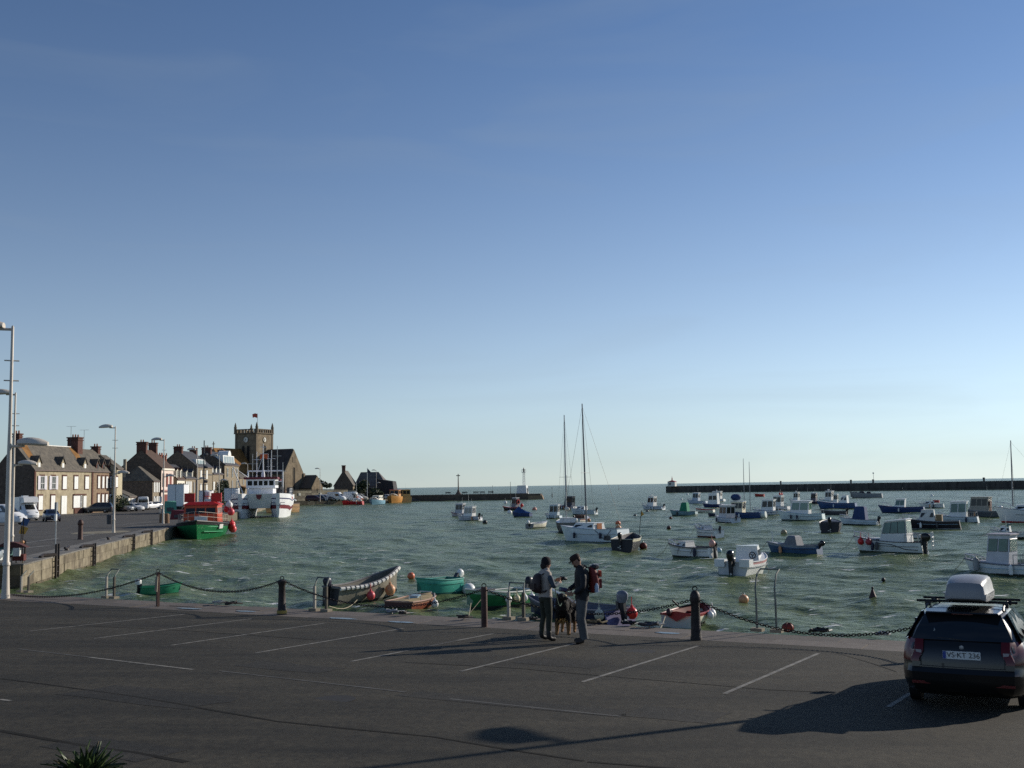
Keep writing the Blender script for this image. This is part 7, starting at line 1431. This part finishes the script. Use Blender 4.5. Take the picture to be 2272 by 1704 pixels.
p = on(243, 1169, 0); o = thing("litter_bin", "dark litter bin beside the sand patch lamp", "bin", (p.x, p.y, 0)); MB().lathe([(.26, .25), (.3, 1.1), (.26, 1.15)], (0, 0, 0), 10).build("basket", dgrey, o, 0); MB().tube([(.3, 0, 0), (.3, 0, 1.5)], .04, 5).build("post", dgrey, o)
# fishing gear trolley at the quay corner
p = on(33, 1250, 0); o = thing("gear_trolley", "dark red trolley heaped with fishing gear and a white box at the quay corner", "trolley", (p.x, p.y, 0), R(10))
MB().loft([[V((-.95 + 1.55 * a / 6, y, .75 + .28 * math.sin(math.pi * a / 6))) for a in range(7)] for y in (-.3, .3)], False).build("tarpaulin", M("maroon tarpaulin", (.09, .03, .025), .8, var=.3), o)
MB().box(-.5, 0, .55, .7, .6, .5).build("crate", M("teal crate", (.04, .11, .10), .7), o, 0); MB().box(.16, -.32, .55, .3, .25, .38).build("white_box", offwhite, o, 0); MB().box(.2, 0, .28, .5, .5, .3).build("gear_base", M("dark red gear", (.10, .02, .015), .7), o, 0)
for x in (-.7, -.1, .1, .4): MB().tube([(x, -.2, 0), (x + .02, -.2, .4)], .03, 5).build("leg", M("pale leg", (.3, .24, .16), .7), o)
for px, mt, lab, h_, dz in ((41, yellow, "yellow flagged dan buoy pole at the quay corner", 1.75, 0), (45, blue, "blue flagged dan buoy pole at the quay corner", 2.15, .0)):
    p = on(px, 1247, 0); o = thing("dan_buoy", lab, "flag pole", (p.x, p.y + .2, 0), 0, "dan buoys at the quay corner"); MB().tube([(0, 0, 0), (.02, 0, h_)], .025, 5).build("pole", darksteel, o)
    MB().add([(.0, 0, h_), (.34 if px == 41 else .3, .05, h_ - .12), (.2, 0, h_ - .42), (-.12, 0, h_ - .38)], [(0, 1, 2, 3)]).build("flag", mt, o, 0); MB().ball((.0, 0, .95), .09, 8).build("float", peach, o)
p = on(55, 1246, 0); o = thing("short_post", "short thin iron post near the quay corner", "post", (p.x, p.y, 0)); MB().lathe([(.045, 0), (.045, .95), (.07, 1.0), (.02, 1.06)], (0, 0, 0), 7).build("post", darksteel, o)
p = on(4, 1262, 0); car("silver_car", "silver car nose cut by the left edge below the lamp", "car", "hatch", silver, (p.x - 2.3, p.y + .5, .0), 95, "vehicles parked on the quay")
for px, py, mt, lab, s in ((405, 1152, M("dark red fish crate", (.16, .02, .025), .6), "dark red gear container by the rescue boat", (1.9, 1.2, 1.1)), (385, 1140, M("green tarpaulin", (.10, .30, .22), .8), "pale green tarpaulin heap behind the bollards", (1.9, 1.6, 1.9)), (376, 1140, navy, "dark blue gear heap behind the bollards", (1.3, 1.2, 1.5))):
    p = on(px, py, 0); o = thing("gear_heap", lab, "gear", (p.x - .5, p.y, 0), .3, "fishing gear on the quay"); MB().hexa([(-s[0] / 2, -s[1] / 2, 0), (s[0] / 2, -s[1] / 2, 0), (s[0] / 2, s[1] / 2, 0), (-s[0] / 2, s[1] / 2, 0)], [(-s[0] * .4, -s[1] * .35, s[2]), (s[0] * .45, -s[1] * .4, s[2] * .9), (s[0] * .35, s[1] * .4, s[2]), (-s[0] * .42, s[1] * .4, s[2] * .85)]).build("heap", mt, o, 0); MB().box(0, -s[1] * .5, s[2] * .35, s[0] * .5, .1, s[2] * .3).build("flap", dgrey, o, 0)
p = at(815, 1090, 318); o = thing("flag_pole", "white flag pole with small dark flag before the boathouse", "flag pole", (p.x, p.y, 0)); MB().tube([(0, 0, 0), (0, 0, 9.3)], [.08, .05], 6).build("pole", white, o); MB().add([(0, 0, 7.8), (1.4, 0, 7.5), (.8, 0, 8.3), (0, 0, 9.2)], [(0, 1, 2, 3)]).build("flag", navy, o, 0)
p = at(905, 1097, 338); o = thing("jetty_post", "dark upright post where the quay meets the jetty", "post", (p.x, p.y, 0)); MB().lathe([(.25, 0), (.22, 1.6), (.05, 1.7)], (0, 0, 0), 8).build("post", dgrey, o)

# ------------------------------------------------------------------ spiky plant below the camera
p = at(188, 1740, 6.0); gzp = gz(p.x, p.y); o = thing("spiky_plant", "spiky green yucca head poking up at the bottom left", "plant", (p.x, p.y, gzp)); zc = p.z - gzp
MB().tube([(0, 0, 0), (.03, .02, zc * .6), (0, 0, zc)], [.11, .09, .08], 8).build("stem", M("yucca stem", (.08, .06, .04), .9), o)
rg = random.Random(4); blades = []
for k in range(4):
    mb = MB(); n = 6; Lb_ = .19
    L_ = [V((Lb_ * i / n, 0, -.02 * k * (i / n) ** 2)) for i in range(n + 1)]; w = [.012, .018, .019, .017, .013, .007, .001]
    mb.loft([[p_ + V((0, -w[i], .004)), p_ + V((0, 0, -.002)), p_ + V((0, w[i], .004))] for i, p_ in enumerate(L_)], False, False, False)
    blades.append(mb.mesh("leaf", M("yucca leaf %d" % k, ((.035, .06, .018), (.055, .085, .025), (.025, .04, .014), (.12, .10, .05))[k], .45, var=.25, scale=8), 0))
for i in range(290):
    el = math.asin(rg.uniform(.0, 1)); a = rg.uniform(0, 6.283); l = link("leaf", blades[rg.choices((0, 1, 2, 3), (5, 3, 4, 1))[0]], o, (rg.uniform(-.03, .03), rg.uniform(-.03, .03), zc + rg.uniform(-.12, .06)))
    l.rotation_euler = (rg.uniform(-.5, .5), -el, a); s = rg.uniform(.75, 1.12); l.scale = (s, 1, 1)
# ------------------------------------------------------------------ people and dog
def skin(name, joints, edges, mat, parent, root=0, levels=2, seed_flat=None):
    """joints: name -> (x, y, z, rx, ry); grown into one continuous surface, then baked to a mesh"""
    me = bpy.data.meshes.new(name); ks = list(joints); me.from_pydata([joints[k][:3] for k in ks], [(ks.index(a), ks.index(b)) for a, b in edges], [])
    o = bpy.data.objects.new(name, me); col.objects.link(o); m = o.modifiers.new("s", 'SKIN'); m.use_smooth_shade = True; m.branch_smoothing = .6
    lay = me.skin_vertices[0].data
    for i, k in enumerate(ks):
        j = joints[k]; lay[i].radius = (j[3], j[4] if len(j) > 4 else j[3]); lay[i].use_root = (i == root)
    s = o.modifiers.new("d", 'SUBSURF'); s.levels = s.render_levels = levels
    dg = bpy.context.evaluated_depsgraph_get(); nm = bpy.data.meshes.new_from_object(o.evaluated_get(dg)); bpy.data.objects.remove(o)
    nm.materials.clear(); nm.materials.append(mat); nm.polygons.foreach_set("use_smooth", [True] * len(nm.polygons)); nm.name = name
    return link(name, nm, parent)
skinm = M("skin", (.34, .19, .13), .55, var=.08)
def head(parent, c, yaw, pitch=0., s=1., hair=None):
    """face looks along +x in its own frame"""
    mb = MB(); rings = []
    prof = [(-.125, .045, .04, .02), (-.115, .055, .048, .02), (-.09, .075, .058, .012), (-.05, .09, .068, .006), (0, .098, .074, 0), (.04, .099, .075, -.004), (.08, .09, .068, -.008), (.108, .065, .05, -.01), (.122, .03, .024, -.01)]
    for z, a, b, dx in prof: rings.append([V((dx + a * math.cos(j * math.pi / 8), b * math.sin(j * math.pi / 8), z)) for j in range(16)])
    mb.loft(rings); mb.hexa([(.085, -.018, -.035), (.122, -.012, -.032), (.122, .012, -.032), (.085, .018, -.035)], [(.088, -.008, .02), (.1, -.006, .015), (.1, .006, .015), (.088, .008, .02)])
    for s_ in (1, -1): mb.ball((-.005, s_ * .075, -.01), .03, 8, (.55, .3, 1))
    mb.box(.088, 0, -.062, .02, .045, .008); o = mb.build("head", skinm, parent, 60); o.location = c; o.rotation_euler = (0, pitch, yaw)
    for s_ in (1, -1): MB().ball((.088, s_ * .032, .012), .011, 6).build("eye", M("eye", (.05, .04, .035), .2), o)
    return o
def hand(parent, c, dirn, palm, s=1., mat=None):
    """palm with five bent fingers: dirn = where the fingers point, palm = where the palm faces"""
    x = V(dirn).normalized(); z = V(palm); z = (z - x * z.dot(x)).normalized(); y = z.cross(x); T = lambda a, b, d: V(c) + (x * a + y * b + z * d) * s
    mb = MB(); mb.loft([[T(-.01, .028, -.012), T(-.01, .028, .012), T(-.01, -.028, .012), T(-.01, -.028, -.012)], [T(.05, .04, -.014), T(.05, .04, .014), T(.05, -.04, .014), T(.05, -.04, -.014)], [T(.088, .038, -.011), T(.088, .038, .011), T(.088, -.038, .011), T(.088, -.038, -.011)]])
    for k, (b, L_) in enumerate(((.030, .062), (.010, .072), (-.010, .067), (-.029, .052))):
        mb.tube([T(.08, b, 0), T(.08 + L_ * .5, b, .006), T(.08 + L_ * .82, b, .03), T(.08 + L_ * .9, b, .05)], [.0105, .0095, .0085, .007], 6)
    mb.tube([T(.015, .032, .004), T(.045, .058, .018), T(.075, .06, .035)], [.013, .0115, .009], 6)
    return mb.build("hand", mat or skinm, parent, 60)
def lrp(a, b, t): return tuple(lerp(u, v, t) for u, v in zip(a, b))
def rings_of(path, n=18, seed=1, fold=.035):
    rg = random.Random(seed); ph = [rg.uniform(0, 6.28) for _ in range(6)]; out = []
    for i, (x, y, z, rx, ry) in enumerate(path):
        out.append([V((x + rx * math.cos(a) * (1 + fold * math.sin(3 * a + ph[i % 6]) + fold * .6 * math.sin(7 * a + 2.1 * i)), y + ry * math.sin(a) * (1 + fold * math.sin(4 * a + ph[(i + 2) % 6])), z + .012 * math.sin(2 * a + i))) for a in [2 * math.pi * j / n for j in range(n)]])
    return out
def dense(path, k=4):
    return [tuple(lerp(u, v, t / k) for u, v in zip(a, b)) for a, b in zip(path, path[1:]) for t in range(k)] + [path[-1]]
def garment(name, paths, mat, parent, fold=.03):
    mb = MB()
    for i, p_ in enumerate(paths): mb.loft(rings_of(dense(p_), 18, i + 3, fold))
    return mb.build(name, mat, parent, 70)
PG = "walkers with a dog on the quay"
# --- woman: back turned, facing right and away, holding a camera
p = ground(1212, 1421); W = thing("person", "woman in beige gilet, dark beanie and backpack looking at a camera", "person", (p.x, p.y, p.z), R(28), PG)
# own frame: +x is where she faces, +y her left
legs = {"pel": (0, 0, .93, .15, .13), "hl": (0, .09, .86, .105), "kl": (.02, .12, .48, .068), "al": (-.03, .135, .11, .052), "hr": (0, -.09, .86, .105), "kr": (.01, -.13, .48, .068), "ar": (-.02, -.15, .11, .052)}
jeans = M("grey green trousers", (.034, .035, .022), .8, var=.25, scale=8); gilet = M("beige gilet", (.40, .34, .29), .85, var=.15, scale=6, bump=.2); sleeve = M("slate blue sleeves", (.055, .075, .10), .8, var=.2, scale=8)
body = skin("body", {"pel": (0, 0, .93, .08, .08), "belly": (0, 0, 1.1, .08, .075), "chest": (0, 0, 1.30, .085, .08), "neck": (.01, 0, 1.46, .05), "nk2": (.025, 0, 1.52, .048), "hl": (0, .085, .82, .06), "kl": (.02, .115, .48, .04), "al": (-.03, .135, .09, .042), "hr": (0, -.085, .82, .06), "kr": (.01, -.125, .48, .04), "ar": (-.02, -.15, .09, .042),
    "sl": (0, .15, 1.36, .035), "el": (.12, .215, 1.16, .034), "wl": (.32, .10, 1.22, .032), "sr": (0, -.15, 1.36, .035), "er": (.06, -.245, 1.13, .034), "wr": (.28, -.13, 1.20, .032)},
    [("pel", "belly"), ("belly", "chest"), ("chest", "neck"), ("neck", "nk2"), ("pel", "hl"), ("hl", "kl"), ("kl", "al"), ("pel", "hr"), ("hr", "kr"), ("kr", "ar"), ("chest", "sl"), ("sl", "el"), ("el", "wl"), ("chest", "sr"), ("sr", "er"), ("er", "wr")], skinm, W)
garment("trousers", [[(0, 0, 1.0, .115, .145), (-.01, 0, .92, .125, .165), (-.01, 0, .86, .125, .165), (0, 0, .80, .10, .15)], [(0, .082, .88, .105, .085), (.01, .10, .66, .082, .078), (.02, .115, .48, .064, .062), (-.02, .125, .32, .062, .06), (-.03, .132, .12, .048, .05)], [(0, -.082, .88, .105, .085), (.01, -.105, .66, .082, .078), (.01, -.125, .48, .064, .062), (-.01, -.138, .32, .062, .06), (-.02, -.148, .12, .048, .05)]], jeans, W)
boots = M("dark boots", (.018, .015, .014), .6)
for s, y in ((1, .137), (-1, -.152)):
    x0 = -.03 if s > 0 else -.02; skin("boot", {"a": (x0, y, .24, .062), "b": (x0, y, .07, .058), "c": (x0 + .08, y + .004, .045, .05, .042), "d": (x0 + .17, y + .008, .035, .042, .034)}, [("a", "b"), ("b", "c"), ("c", "d")], boots, W)
garment("gilet", [[(-.005, 0, .90, .135, .18), (0, 0, 1.02, .125, .165), (0, 0, 1.18, .135, .175), (0, 0, 1.32, .135, .19), (-.005, 0, 1.41, .11, .175), (.0, 0, 1.46, .085, .115), (.01, 0, 1.50, .07, .075)]], gilet, W, .02)
for s, a in ((1, ("sl", (0, .17, 1.37), (.12, .225, 1.15), (.30, .11, 1.21))), (-1, ("sr", (0, -.17, 1.37), (.06, -.255, 1.12), (.26, -.14, 1.19)))):
    skin("sleeve", {"s": (*a[1], .075), "m": (*lrp(a[1], a[2], .5), .062), "e": (*a[2], .056), "w": (*a[3], .042)}, [("s", "m"), ("m", "e"), ("e", "w")], sleeve, W)
hd = head(W, (.04, 0, 1.60), R(6), R(14))
skin("scarf", {"a": (.02, .0, 1.47, .095, .09), "b": (.05, 0, 1.53, .085, .08)}, [("a", "b")], M("tan scarf", (.20, .14, .09), .9, var=.3, scale=12), W)
MB().loft([[V((.03 + (.10 * k + .0) * math.cos(j * .3927) * 1.0, .088 * k * math.sin(j * .3927), z)) for j in range(16)] for z, k in ((1.565, .98), (1.60, 1.07), (1.66, 1.06), (1.71, .86), (1.735, .45))]).build("beanie", M("dark knitted beanie", (.016, .012, .013), .9, bump=.4, scale=15), W, 60)
MB().ball((-.03, 0, 1.55), .085, 10, (.8, 1, 1)).build("hair", M("dark hair", (.02, .013, .01), .8), W)
hand(W, (.33, .095, 1.225), (.5, -.8, .25), (.6, .5, .3)); hand(W, (.295, -.12, 1.205), (.5, .8, .25), (.6, -.4, .3))
def walker_bag(name, label, wearer, c, dims, mat, straps, extra=None):
    b = thing(name, label, "backpack"); b.matrix_basis = wearer.matrix_basis @ Matrix.Translation(c); dx, dy, dz = dims
    MB().loft([[V((-dx * kx * (.5 + .5 * math.cos(j * .5236)) , dy / 2 * ky * math.sin(j * .5236), z * dz)) for j in range(12)] for z, kx, ky in ((0, .5, .75), (.08, .9, .95), (.35, 1, 1.0), (.7, .85, .92), (.92, .6, .75), (1, .3, .5))]).build("bag", mat, b, 60)
    for s in (1, -1): MB().tube([(0.01, s * dy * .3, dz * .95), (.10, s * dy * .36, dz * 1.08), (.20, s * dy * .4, dz * .85), (.21, s * dy * .42, dz * .4), (.06, s * dy * .45, dz * .1), (0, s * dy * .42, dz * .08)], .017, 6).build("strap", straps, b)
    MB().box(-dx * .95, 0, dz * .35, .05, dy * .6, dz * .35).build("front_pocket", mat, b, 30); return b
walker_bag("backpack", "soft brown backpack on the woman's back", W, (-.135, 0, .99), (.17, .32, .40), M("plum brown leather", (.035, .018, .016), .6, var=.2), M("dark strap leather", (.03, .02, .02), .7))
cm = thing("camera", "small dark camera held up by the woman", "camera"); cm.matrix_basis = W.matrix_basis @ Matrix.Translation((.41, -.015, 1.27)); MB().box(0, 0, 0, .05, .12, .075).build("camera_body", black, cm, 0); MB().lathe([(.035, 0), (.035, .07), (.03, .08)], (.025, 0, -.01), 10, None, Matrix.Rotation(R(100), 4, 'Y')).build("lens", dgrey, cm)
# --- man: seen from his left side, facing left, head bowed
p = ground(1293, 1427); Mn = thing("person", "man in black jacket, flat cap and grey trousers with head bowed", "person", (p.x, p.y, p.z), R(188), PG)
jk = M("black jacket", (.012, .012, .015), .7, var=.3, scale=6, bump=.2); tr = M("grey hiking trousers", (.085, .085, .085), .8, var=.2, scale=6, bump=.25)
body = skin("body", {"pel": (0, 0, .97, .08, .08), "belly": (0, 0, 1.15, .08, .075), "chest": (-.01, 0, 1.38, .09, .085), "neck": (.02, 0, 1.54, .055), "nk2": (.055, 0, 1.60, .05), "hl": (0, .085, .86, .06), "kl": (.03, .10, .50, .045), "al": (-.02, .11, .09, .043), "hr": (0, -.085, .86, .06), "kr": (.02, -.11, .50, .045), "ar": (-.04, -.13, .09, .043),
    "sl": (0, .17, 1.43, .035), "el": (.02, .255, 1.16, .036), "wl": (.22, .20, 1.02, .034), "sr": (0, -.17, 1.43, .035), "er": (.05, -.255, 1.17, .036), "wr": (.27, -.14, 1.06, .034)},
    [("pel", "belly"), ("belly", "chest"), ("chest", "neck"), ("neck", "nk2"), ("pel", "hl"), ("hl", "kl"), ("kl", "al"), ("pel", "hr"), ("hr", "kr"), ("kr", "ar"), ("chest", "sl"), ("sl", "el"), ("el", "wl"), ("chest", "sr"), ("sr", "er"), ("er", "wr")], skinm, Mn)
garment("trousers", [[(-.01, 0, 1.02, .12, .15), (-.01, 0, .93, .13, .17), (-.01, 0, .87, .13, .17), (0, 0, .81, .105, .155)], [(0, .085, .90, .11, .092), (.02, .095, .68, .095, .088), (.035, .10, .50, .08, .078), (.0, .105, .30, .078, .075), (-.02, .11, .09, .075, .07)], [(0, -.085, .90, .11, .092), (.01, -.10, .68, .095, .088), (.025, -.11, .50, .08, .078), (-.01, -.12, .30, .078, .075), (-.04, -.13, .09, .075, .07)]], tr, Mn, .05)
for x0, y in ((-.02, .112), (-.04, -.132)): skin("shoe", {"b": (x0, y, .075, .062), "c": (x0 + .09, y, .05, .056, .045), "d": (x0 + .20, y, .04, .046, .036)}, [("b", "c"), ("c", "d")], M("brown walking shoe", (.05, .035, .025), .7), Mn)
garment("jacket", [[(-.01, 0, .88, .145, .185), (-.01, 0, .98, .145, .185), (-.01, 0, 1.15, .14, .18), (-.015, 0, 1.36, .155, .205), (-.005, 0, 1.48, .125, .195), (.015, 0, 1.535, .095, .125), (.03, 0, 1.58, .075, .08)]], jk, Mn, .03)
for a in (((0, .19, 1.44), (.02, .265, 1.15), (.20, .21, 1.03)), ((0, -.19, 1.44), (.05, -.265, 1.16), (.25, -.155, 1.07))):
    skin("sleeve", {"s": (*a[0], .085), "m": (*lrp(a[0], a[1], .5), .072), "e": (*a[1], .066), "w": (*a[2], .05)}, [("s", "m"), ("m", "e"), ("e", "w")], jk, Mn)
hd = head(Mn, (.10, 0, 1.675), 0, R(28))
MB().loft([[V((.0 + .105 * k * math.cos(j * .3927), .085 * k * math.sin(j * .3927), z)) for j in range(16)] for z, k in ((.03, 1.02), (.06, 1.08), (.10, 1.04), (.125, .75), (.135, .3))]).build("flat_cap", M("dark brown flat cap", (.035, .017, .012), .85), hd, 60)
MB().loft([[V((.06, -.07, .045)), V((.06, .07, .045)), V((.06, .07, .055)), V((.06, -.07, .055))], [V((.155, -.05, .02)), V((.155, .05, .02)), V((.155, .05, .03)), V((.155, -.05, .03))]]).build("cap_peak", M("dark brown flat cap", (.035, .017, .012), .85), hd, 30)
MB().ball((-.04, 0, .01), .08, 10, (.75, 1, 1)).build("hair", M("brown hair", (.05, .025, .015), .8), hd)
MB().ball((.06, 0, -.085), .05, 10, (1, 1, .8)).build("beard", M("brown beard", (.05, .025, .015), .9), hd)
hand(Mn, (.225, .20, 1.01), (.8, -.3, .1), (0, -1, .3)); hand(Mn, (.28, -.135, 1.055), (.85, .35, .2), (0, 1, .4))
b = walker_bag("backpack", "red and black hiking backpack on the man's back", Mn, (-.155, 0, 1.02), (.24, .34, .52), M("dark red backpack cloth", (.17, .022, .018), .7, var=.3, scale=5), black)
MB().box(-.235, 0, .38, .04, .19, .12).build("bright_flap", M("bright orange red flap", (.60, .08, .03), .6), b, 30); MB().ball((-.13, 0, .52), .1, 8, (1, 1.4, .6)).build("lid", black, b); MB().lathe([(.04, 0), (.045, .12), (.02, .18)], (-.12, .2, .02), 8).build("bottle", M("pale blue bottle", (.4, .46, .55), .3), b)
ct = thing("camera_case", "small violet grey object held in the man's hand", "case"); ct.matrix_basis = Mn.matrix_basis @ Matrix.Translation((.37, -.08, 1.085)); MB().lathe([(.04, -.08), (.045, -.07), (.045, .07), (.04, .08)], (0, 0, 0), 10, None, Matrix.Rotation(R(80), 4, 'Y')).build("case", M("violet grey case", (.08, .07, .14), .5), ct); MB().lathe([(.047, .05), (.047, .085), (.03, .09)], (0, 0, 0), 10, None, Matrix.Rotation(R(80), 4, 'Y')).build("cap", greyp, ct)
# --- dog: big black and tan, standing between them, facing the camera, head turned to its left
p = ground(1252, 1411); D = thing("dog", "large black and tan long haired dog standing between the two walkers", "dog", (p.x, p.y, p.z), R(256), PG); D.scale = (1.1, 1.12, 1.12)
bf = bpy.data.materials.new("black and tan dog fur"); bf.use_nodes = True
_nt = bf.node_tree; _b = _nt.nodes["Principled BSDF"]; _tc = _nt.nodes.new("ShaderNodeTexCoord"); _sx = _nt.nodes.new("ShaderNodeSeparateXYZ"); _n = _nt.nodes.new("ShaderNodeTexNoise"); _n.inputs["Scale"].default_value = 9; _ad = _nt.nodes.new("ShaderNodeMath"); _ad.operation = 'MULTIPLY_ADD'; _ad.inputs[1].default_value = .16
_nt.links.new(_tc.outputs["Object"], _sx.inputs[0]); _nt.links.new(_tc.outputs["Object"], _n.inputs["Vector"]); _nt.links.new(_n.outputs[0], _ad.inputs[0]); _nt.links.new(_sx.outputs[2], _ad.inputs[2])
_r = _nt.nodes.new("ShaderNodeValToRGB"); _r.color_ramp.elements[0].position = .27; _r.color_ramp.elements[0].color = (.26, .13, .045, 1); _r.color_ramp.elements[1].position = .36; _r.color_ramp.elements[1].color = (.012, .008, .006, 1)
_nt.links.new(_ad.outputs[0], _r.inputs[0]); _nt.links.new(_r.outputs[0], _b.inputs["Base Color"]); _b.inputs["Roughness"].default_value = .85
_n2 = _nt.nodes.new("ShaderNodeTexNoise"); _n2.inputs["Scale"].default_value = 60; _bp = _nt.nodes.new("ShaderNodeBump"); _bp.inputs["Strength"].default_value = .8; _bp.inputs["Distance"].default_value = .02; _nt.links.new(_n2.outputs[0], _bp.inputs["Height"]); _nt.links.new(_bp.outputs[0], _b.inputs["Normal"])
skin("body", {"rump": (-.42, 0, .56, .13, .14), "loin": (-.22, 0, .54, .165, .17), "chest": (.06, 0, .52, .19, .20), "br": (.15, 0, .56, .175, .175), "neck": (.20, 0, .68, .135, .14), "skull": (.24, .01, .80, .098, .095), "muz": (.31, .09, .765, .054, .05), "nose": (.35, .145, .75, .038, .035),
    "sl": (.14, .10, .46, .075), "el": (.11, .11, .32, .058), "pl": (.13, .115, .11, .040), "tl": (.17, .12, .035, .036, .03), "sr": (.14, -.10, .46, .075), "er": (.11, -.11, .32, .058), "pr": (.13, -.115, .11, .040), "tr": (.17, -.12, .035, .036, .03),
    "hl": (-.40, .10, .45, .09), "kl": (-.32, .12, .32, .06), "ol": (-.47, .12, .20, .035), "ql": (-.44, .125, .05, .034), "rl": (-.38, .125, .03, .036, .028), "hr": (-.40, -.10, .45, .09), "kr": (-.32, -.12, .32, .06), "or": (-.47, -.12, .20, .035), "qr": (-.44, -.125, .05, .034), "rr": (-.38, -.125, .03, .036, .028),
    "t1": (-.55, 0, .55, .05), "t2": (-.66, .02, .40, .06), "t3": (-.70, .03, .25, .03)},
    [("rump", "loin"), ("loin", "chest"), ("chest", "br"), ("br", "neck"), ("neck", "skull"), ("skull", "muz"), ("muz", "nose"), ("chest", "sl"), ("sl", "el"), ("el", "pl"), ("pl", "tl"), ("chest", "sr"), ("sr", "er"), ("er", "pr"), ("pr", "tr"), ("rump", "hl"), ("hl", "kl"), ("kl", "ol"), ("ol", "ql"), ("ql", "rl"), ("rump", "hr"), ("hr", "kr"), ("kr", "or"), ("or", "qr"), ("qr", "rr"), ("rump", "t1"), ("t1", "t2"), ("t2", "t3")], bf, D, 2)
tan = M("tan fur", (.34, .19, .06), .9, var=.25, scale=12)
for s in (1, -1): MB().ball((.215 - .0, .01 + s * .085, .785), .055, 8, (.5, .45, 1.2)).build("ear", M("black ear fur", (.012, .008, .006), .9), D)
MB().ball((.305, .085, .795), .05, 9, (1, .9, .75)).build("lit_cheek", M("sunlit cheek fur", (.45, .38, .24), .9), D); MB().ball((.375, .165, .762), .02, 7).build("nose", black, D); ct_ = MB(); rg = random.Random(8)  # pale muzzle fur on one side, sunlight on the cheek put into its colour
for i in range(90):
    q = V((lerp(.02, .2, rg.random()), rg.uniform(-.11, .11), rg.uniform(.30, .36))); d = V((rg.uniform(.0, .4), rg.uniform(-.3, .3), -1)).normalized() * rg.uniform(.05, .10); w = V((rg.uniform(-1, 1), rg.uniform(-1, 1), 0)).normalized() * .012; ct_.add([q - w, q + w, q + d], [(0, 1, 2)])
ct_ = ct_.build("chest_fringe", tan, D, 0); ct_["kind"] = "stuff"
for s, q in ((1, (.305, .045, .815)), (-1, (.335, .1, .815))): MB().ball(q, .013, 6).build("eye", black, D)
# fur tufts breaking the outline
rg = random.Random(2); fm = MB()
for i in range(900):
    t = rg.random(); a = rg.uniform(0, 6.283); x = lerp(-.5, .26, t); r_ = lerp(.15, .20, t) if x < .12 else .165; z0 = .53 if x < .14 else .62; q = V((x, r_ * math.cos(a), z0 + r_ * 1.05 * math.sin(a))); d = V((-.5, math.cos(a) * .6, math.sin(a) * .5 - .6)).normalized() * rg.uniform(.04, .075); w = V((0, -math.sin(a), math.cos(a))) * .012
    fm.add([q - w, q + w, q + d], [(0, 1, 2)])
f_ = fm.build("coat", M("black coat", (.014, .009, .007), .9, var=.4), D, 0); f_["kind"] = "stuff"
# lead from the woman's wrist to the dog
a = W.matrix_basis @ V((.10, -.24, 1.08)); b = D.matrix_basis @ V((.2, .02, .70)); P = [lerp(a, b, i / 12) - V((0, 0, .22 * math.sin(math.pi * i / 12))) for i in range(13)]
o = MB().tube(P, .009, 5).build("dog_lead", M("green lead webbing", (.05, .09, .07), .8)); tag(o, "thin green dog lead hanging between the woman and the dog", "dog lead")
